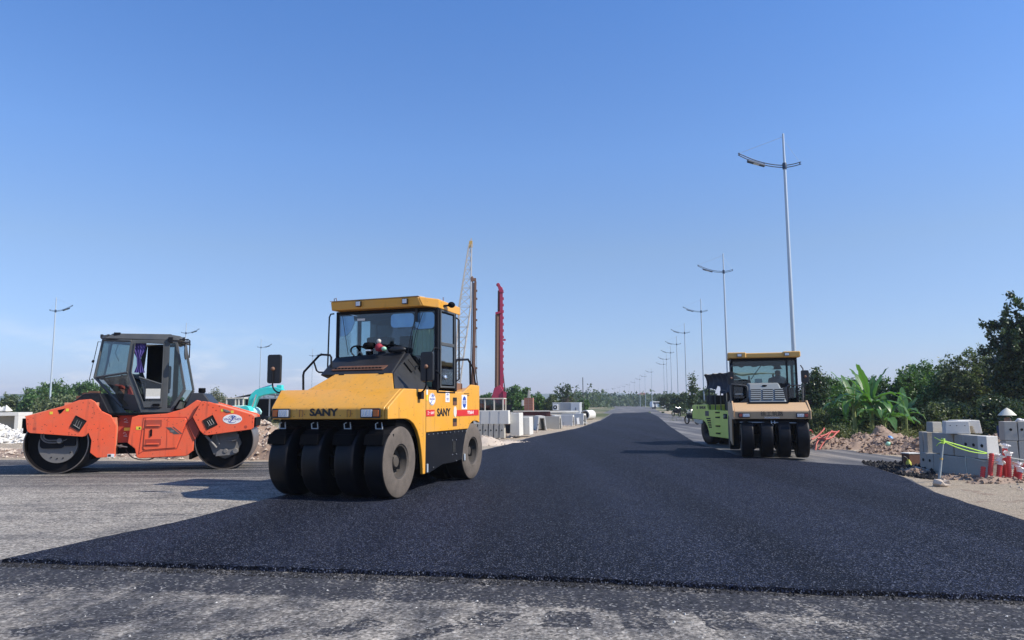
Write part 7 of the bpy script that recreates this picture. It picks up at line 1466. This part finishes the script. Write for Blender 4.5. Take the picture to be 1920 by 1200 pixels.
tree(1566, 722, 34, 75, 'low dark green tree left of the banana plants', 'leaf_mid', 300, 26, .12, .02, seed=10)
tree(1548, 702, 36, 80, 'mid green tree between the narrow dark tree and the banana plants', 'leaf_mid', 360, 26, .13, .03, seed=81, lobes=7)
tree(1602, 708, 37, 90, 'mid green tree rising left behind the tallest banana leaves', 'leaf_mid', 360, 26, .13, .03, seed=82, lobes=7)
tree(1738, 676, 36, 90, 'green tree standing left behind the olive tree', 'leaf_mid', 360, 26, .13, .03, seed=83, lobes=7)
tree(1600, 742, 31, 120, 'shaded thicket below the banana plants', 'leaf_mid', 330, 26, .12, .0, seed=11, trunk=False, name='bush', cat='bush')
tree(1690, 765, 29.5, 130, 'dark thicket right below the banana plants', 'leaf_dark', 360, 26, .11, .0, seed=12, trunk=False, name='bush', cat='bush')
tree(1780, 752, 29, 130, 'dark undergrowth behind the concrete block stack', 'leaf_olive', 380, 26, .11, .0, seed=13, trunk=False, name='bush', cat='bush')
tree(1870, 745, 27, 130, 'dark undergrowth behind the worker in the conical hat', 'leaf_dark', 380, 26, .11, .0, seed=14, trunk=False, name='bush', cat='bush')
tree(1578, 797, 27.5, 34, 'small pale green shrub on the dirt berm', 'leaf_olive', 60, 30, .09, .0, seed=15, trunk=False, name='shrub', cat='shrub')
tree(1530, 768, 32, 60, 'dim brown green brush right of the tan roller', 'leaf_olive', 160, 26, .10, .0, seed=16, trunk=False, name='bush', cat='bush')
# ---- behind the far lamps on the right
tree(1297, 699, 60, 20, 'thin young tree standing alone left of the lime roller', 'leaf_far', 70, 10, .24, .12, seed=20, lobes=6, tall=1.5, spread=.6)
for i, (u, vt, Y, w, lab) in enumerate([(1318, 728, 75, 60, 'dark round tree behind the lime roller'), (1278, 736, 95, 44, 'dark tree between the third and fourth street lamps'), (1252, 738, 130, 40, 'dark tree behind the sixth street lamp')]): tree(u, vt, Y, w, lab, 'leaf_far', 170, 20, .30, .05, seed=21+i, lobes=5, spread=.5)
tree(1238, 742, 190, 22, 'small tree where the road ends at the right', 'leaf_far', 70, 14, .6, .05, seed=26, lobes=4)
# ---- centre
for i, (u, vt, Y, w, lab, m) in enumerate([(912, 738, 78, 50, 'green tree between the yellow roller and the pink rig', 'leaf_mid'), (960, 722, 80, 62, 'dense dark tree right behind the pink rig', 'leaf_mid'), (985, 724, 84, 50, 'tall green tree behind the brick pier', 'leaf_mid'), (1010, 738, 80, 44, 'lower green tree right of the brick pier', 'leaf_mid'), (1036, 741, 78, 40, 'olive thicket left of the sparse tree', 'leaf_olive'), (1062, 742, 80, 44, 'olive thicket behind the grey container', 'leaf_olive'), (1088, 748, 90, 36, 'low green bush right of the grey container', 'leaf_mid')]): tree(u, vt, Y, w, lab, m, 230, 22, .26, .03, seed=31+i, lobes=6, spread=.42)
# sparse tree with separate leaf clusters
p = D(1063, 722, 76); o = empty('tree', (p.x, 76, 0), 0, 'sparse tree whose leaves hang in separate dark clusters', 'tree'); rg = np.random.default_rng(77)
cc = [D(1063+rg.normal()*12, 738-abs(rg.normal())*2-rg.uniform(-8, 14), 76)-Vector((p.x, 76, 0)) for _ in range(34)]; leaves('crown', 'leaf_far', o, [tuple(c) for c in cc], 12, .32, .24, rg, .6)
b = MB(); b.tube([(0, 0, 0), (0, 0, 1.6)], .08, 6, r2=.05); [b.tube(smoothpath([(0, 0, 1.3), (c.x*.5, 0, 1.3+(c.z-1.3)*.35), tuple(c)], 3), .03, 4, r2=.01) for c in cc]; b.build('trunk', 'bark', o)
# ---- left
for i, (u, vt, Y, w, lab, m) in enumerate([(75, 722, 88, 70, 'round green tree left of the leftmost street lamp', 'leaf_mid'), (110, 713, 92, 76, 'tall dark crown directly behind the leftmost street lamp', 'leaf_mid'), (150, 712, 90, 76, 'broad dark tree above the nose of the orange roller', 'leaf_mid'), (186, 716, 92, 60, 'dark tree behind the orange roller cab window', 'leaf_mid'), (60, 742, 70, 50, 'low bright bush under the left trees', 'leaf_mid'), (15, 743, 72, 60, 'low bush at the left edge beyond the culvert', 'leaf_olive'), (120, 746, 66, 110, 'olive undergrowth behind the nose of the orange roller', 'leaf_olive'), (215, 738, 84, 50, 'tree seen under the orange roller cab', 'leaf_mid'), (265, 744, 86, 70, 'low tree hidden by the orange roller cab', 'leaf_mid'), (330, 742, 84, 60, 'low tree behind the rear of the orange roller cab', 'leaf_mid'), (382, 748, 80, 50, 'low green bush left of the pale tree', 'leaf_mid')]): tree(u, vt, Y, w, lab, m, 260, 24, .28, .03, seed=51+i, lobes=7, spread=.42)
tree(411, 729, 62, 48, 'pale feathery tree between the orange roller and the shed', 'leaf_pale', 240, 16, .16, .08, seed=70, lobes=7, spread=.5, bark='bark_pale'); tree(440, 748, 60, 40, 'low olive bush right of the pale feathery tree', 'leaf_olive', 120, 20, .16, .0, seed=71, trunk=False, name='bush', cat='bush')
def palm(u, v, Y, label):
    p = D(u, v, Y); o = empty('palm_tree', (p.x, Y, 0), 0, label, 'palm tree'); b = MB(); b.tube([(0, 0, 0), (.1, 0, p.z*.5), (0, 0, p.z)], .12, 6, r2=.07); b.build('trunk', 'bark_pale', o, smooth=50)
    for k in range(11):
        a = 2*math.pi*k/11; vs = []; n_ = 6; L_ = 1.25
        for i in range(n_+1):
            t = i/n_; r_ = L_*t; z_ = p.z+.45*math.sin(t*2.2)*(.6+.4*math.sin(k*2))-.9*t*t; w_ = .16*math.sin(math.pi*min(1, t*.9+.08)); vs += [(r_*math.cos(a)-w_*math.sin(a), r_*math.sin(a)+w_*math.cos(a), z_-.08), (r_*math.cos(a), r_*math.sin(a), z_), (r_*math.cos(a)+w_*math.sin(a), r_*math.sin(a)-w_*math.cos(a), z_-.08)]
        b = MB(); b.add(vs, [(3*i, 3*i+1, 3*i+4, 3*i+3) for i in range(n_)]+[(3*i+1, 3*i+2, 3*i+5, 3*i+4) for i in range(n_)]); b.build('frond', 'leaf_far', o)
palm(25, 741, 110, 'left one of two small palms above the left bushes'); palm(47, 741, 112, 'right one of two small palms, next to the round tree')
# ---- distant treeline and grass
rg = np.random.default_rng(90)
cc = []
for i in range(420):
    u = rg.uniform(1075, 1245); Y = rg.uniform(230, 420)
    if 1125 < u < 1238 and Y < 300: Y = rg.uniform(380, 460)
    p = D(u, 757, Y); cc.append((p.x, Y, rg.uniform(.5, 4.2)))
o = leaves('far_woods', 'leaf_far', None, cc, 26, (5, 5, 2.0), 1.2, rg, .7); tag(o, 'far green tree line in front of the distant town', 'woods', kind='stuff')
cc = []
for i in range(900):
    u = rg.uniform(-200, 930); Y = rg.uniform(110, 150); p = D(u, 757, Y); cc.append((p.x, Y, rg.uniform(.1, 2.0)))
for i in range(700):
    u = rg.uniform(1330, 2200); Y = rg.uniform(70, 110); p = D(u, 757, Y); cc.append((p.x, Y, rg.uniform(.1, 1.5)))
o = leaves('far_scrub', 'leaf_far', None, cc, 40, (4, 3, .8), .4, rg, .6); tag(o, 'low green scrub filling the horizon behind the machines', 'scrub', kind='stuff')
cc = []
for i in range(500):
    t = rg.random(); x_, y_ = rg.uniform(-30, -8), rg.uniform(38, 60); cc.append((x_, y_, .08))
for i in range(260): cc.append((rg.uniform(-4, 5), rg.uniform(58, 75), .1))
for i in range(220): cc.append((rg.uniform(11, 17), rg.uniform(26.5, 29), .12))
for i in range(80): cc.append((rg.uniform(13, 16.5), rg.uniform(40, 64), .12))
o = leaves('dry_grass', 'grass_dry', None, cc, 26, .5, .16, rg, .14); tag(o, 'patchy dry grass on the bare ground beside the works', 'grass', kind='stuff')

# ---- banana plants: every large leaf is a part
def banana_leaf(parent, z0, az, L, w, lift, droop, rg, twist=0.0):
    n = 11; vs = []; fs = []; ca, sa = math.cos(az), math.sin(az); px, pz = 0.05, z0; ang_ = lift
    for i in range(n+1):
        t = i/n; wd = w*(max(0, math.sin(math.pi*min(1, max(0, (t-.12)/.88))**.8))**.7)*(1 if t > .12 else .0)+.012
        fold = .35+.12*math.sin(i*2.3+L*5); tw = twist*t; lx, lz = wd*math.cos(fold+tw), wd*math.sin(fold+tw); rx, rz_ = wd*math.cos(fold-tw), wd*math.sin(fold-tw)
        jag = 1+.10*math.sin(i*4.7+az*3)
        c = (px*ca, px*sa, pz)
        vs += [(c[0]-sa*lx*jag, c[1]+ca*lx*jag, c[2]+lz*.6-.03*math.sin(i*3)), c, (c[0]+sa*rx*jag, c[1]-ca*rx*jag, c[2]+rz_*.6-.03*math.cos(i*2.7))]
        px += L/n*math.cos(ang_); pz += L/n*math.sin(ang_); ang_ -= droop/n*(1+t)
    fs = [(3*i, 3*i+1, 3*i+4, 3*i+3) for i in range(n)]+[(3*i+1, 3*i+2, 3*i+5, 3*i+4) for i in range(n)]
    b = MB(); b.add(vs, fs); b.build('leaf', 'leaf_banana', parent, smooth=80)
    b = MB(); b.tube([vs[3*i+1] for i in range(n)], .016, 4, r2=.006); b.build('midrib', 'banana_stem', parent)
def banana(x, y, H, label, n, seed, sc_=1.0):
    rg = np.random.default_rng(seed); o = empty('banana_plant', (x, y, 0), 0, label, 'banana plant', 'banana plants behind the berm')
    b = MB(); b.tube([(0, 0, 0), (.02, 0, H*.5), (0, 0, H)], .11*sc_, 10, r2=.05); b.build('stem', 'banana_stem', o, smooth=50)
    for k in range(n):
        a = 2.4*k+rg.uniform(-.3, .3); up = (k % 3 == 0)
        banana_leaf(o, H*(.82+.18*k/n), a, sc_*rg.uniform(1.2, 1.75), sc_*rg.uniform(.13, .18), rg.uniform(1.1, 1.4) if up else rg.uniform(.35, 1.0), (.45 if up else rg.uniform(.8, 1.9)), rg, rg.uniform(-.3, .3))
    return o
def at(u, Y): return D(u, 757, Y).x
banana(at(1632, 28.5), 28.5, 1.55, 'tallest banana plant with upright leaves against the sky', 15, 1, 1.0)
banana(at(1655, 28.0), 28.0, .8, 'banana plant with drooping leaves low in the middle', 12, 2, .95)
banana(at(1600, 29.0), 29.0, 1.35, 'leftmost banana plant with leaves reaching left', 12, 3, 1.0)
banana(at(1690, 28.8), 28.8, .9, 'right banana plant with one upright rolled leaf', 6, 4, .8)
o = empty('banana_plant', (at(1697, 28.2), 28.2, 0), 0, 'lone upright banana leaf standing right of the clump', 'banana plant', 'banana plants behind the berm')
b = MB(); b.tube([(0, 0, 0), (0, 0, .9)], .05, 8); b.build('stem', 'banana_stem', o); banana_leaf(o, .8, 1.5, 1.25, .16, 1.5, .1, np.random.default_rng(1))

# ---------------------------------------------------------------- the air
b = MB(); b.box(-1600, 1600, -1600, 1600, -1.2, 44.0)
hz = bpy.data.materials.new('haze_air'); t = nt(hz); t.nodes.clear(); ho = t.nodes.new('ShaderNodeOutputMaterial'); hv = t.nodes.new('ShaderNodeVolumePrincipled')
hv.inputs['Color'].default_value = (0.86, 0.92, 1.0, 1); hv.inputs['Density'].default_value = 0.00045; hv.inputs['Anisotropy'].default_value = 0.2
t.links.new(hv.outputs[0], ho.inputs['Volume']); MATS['haze_air'] = hz
hobj = b.build('haze', 'haze_air', kind='stuff'); hobj['label'] = 'thin pale air haze over the whole site'; hobj['category'] = 'haze'
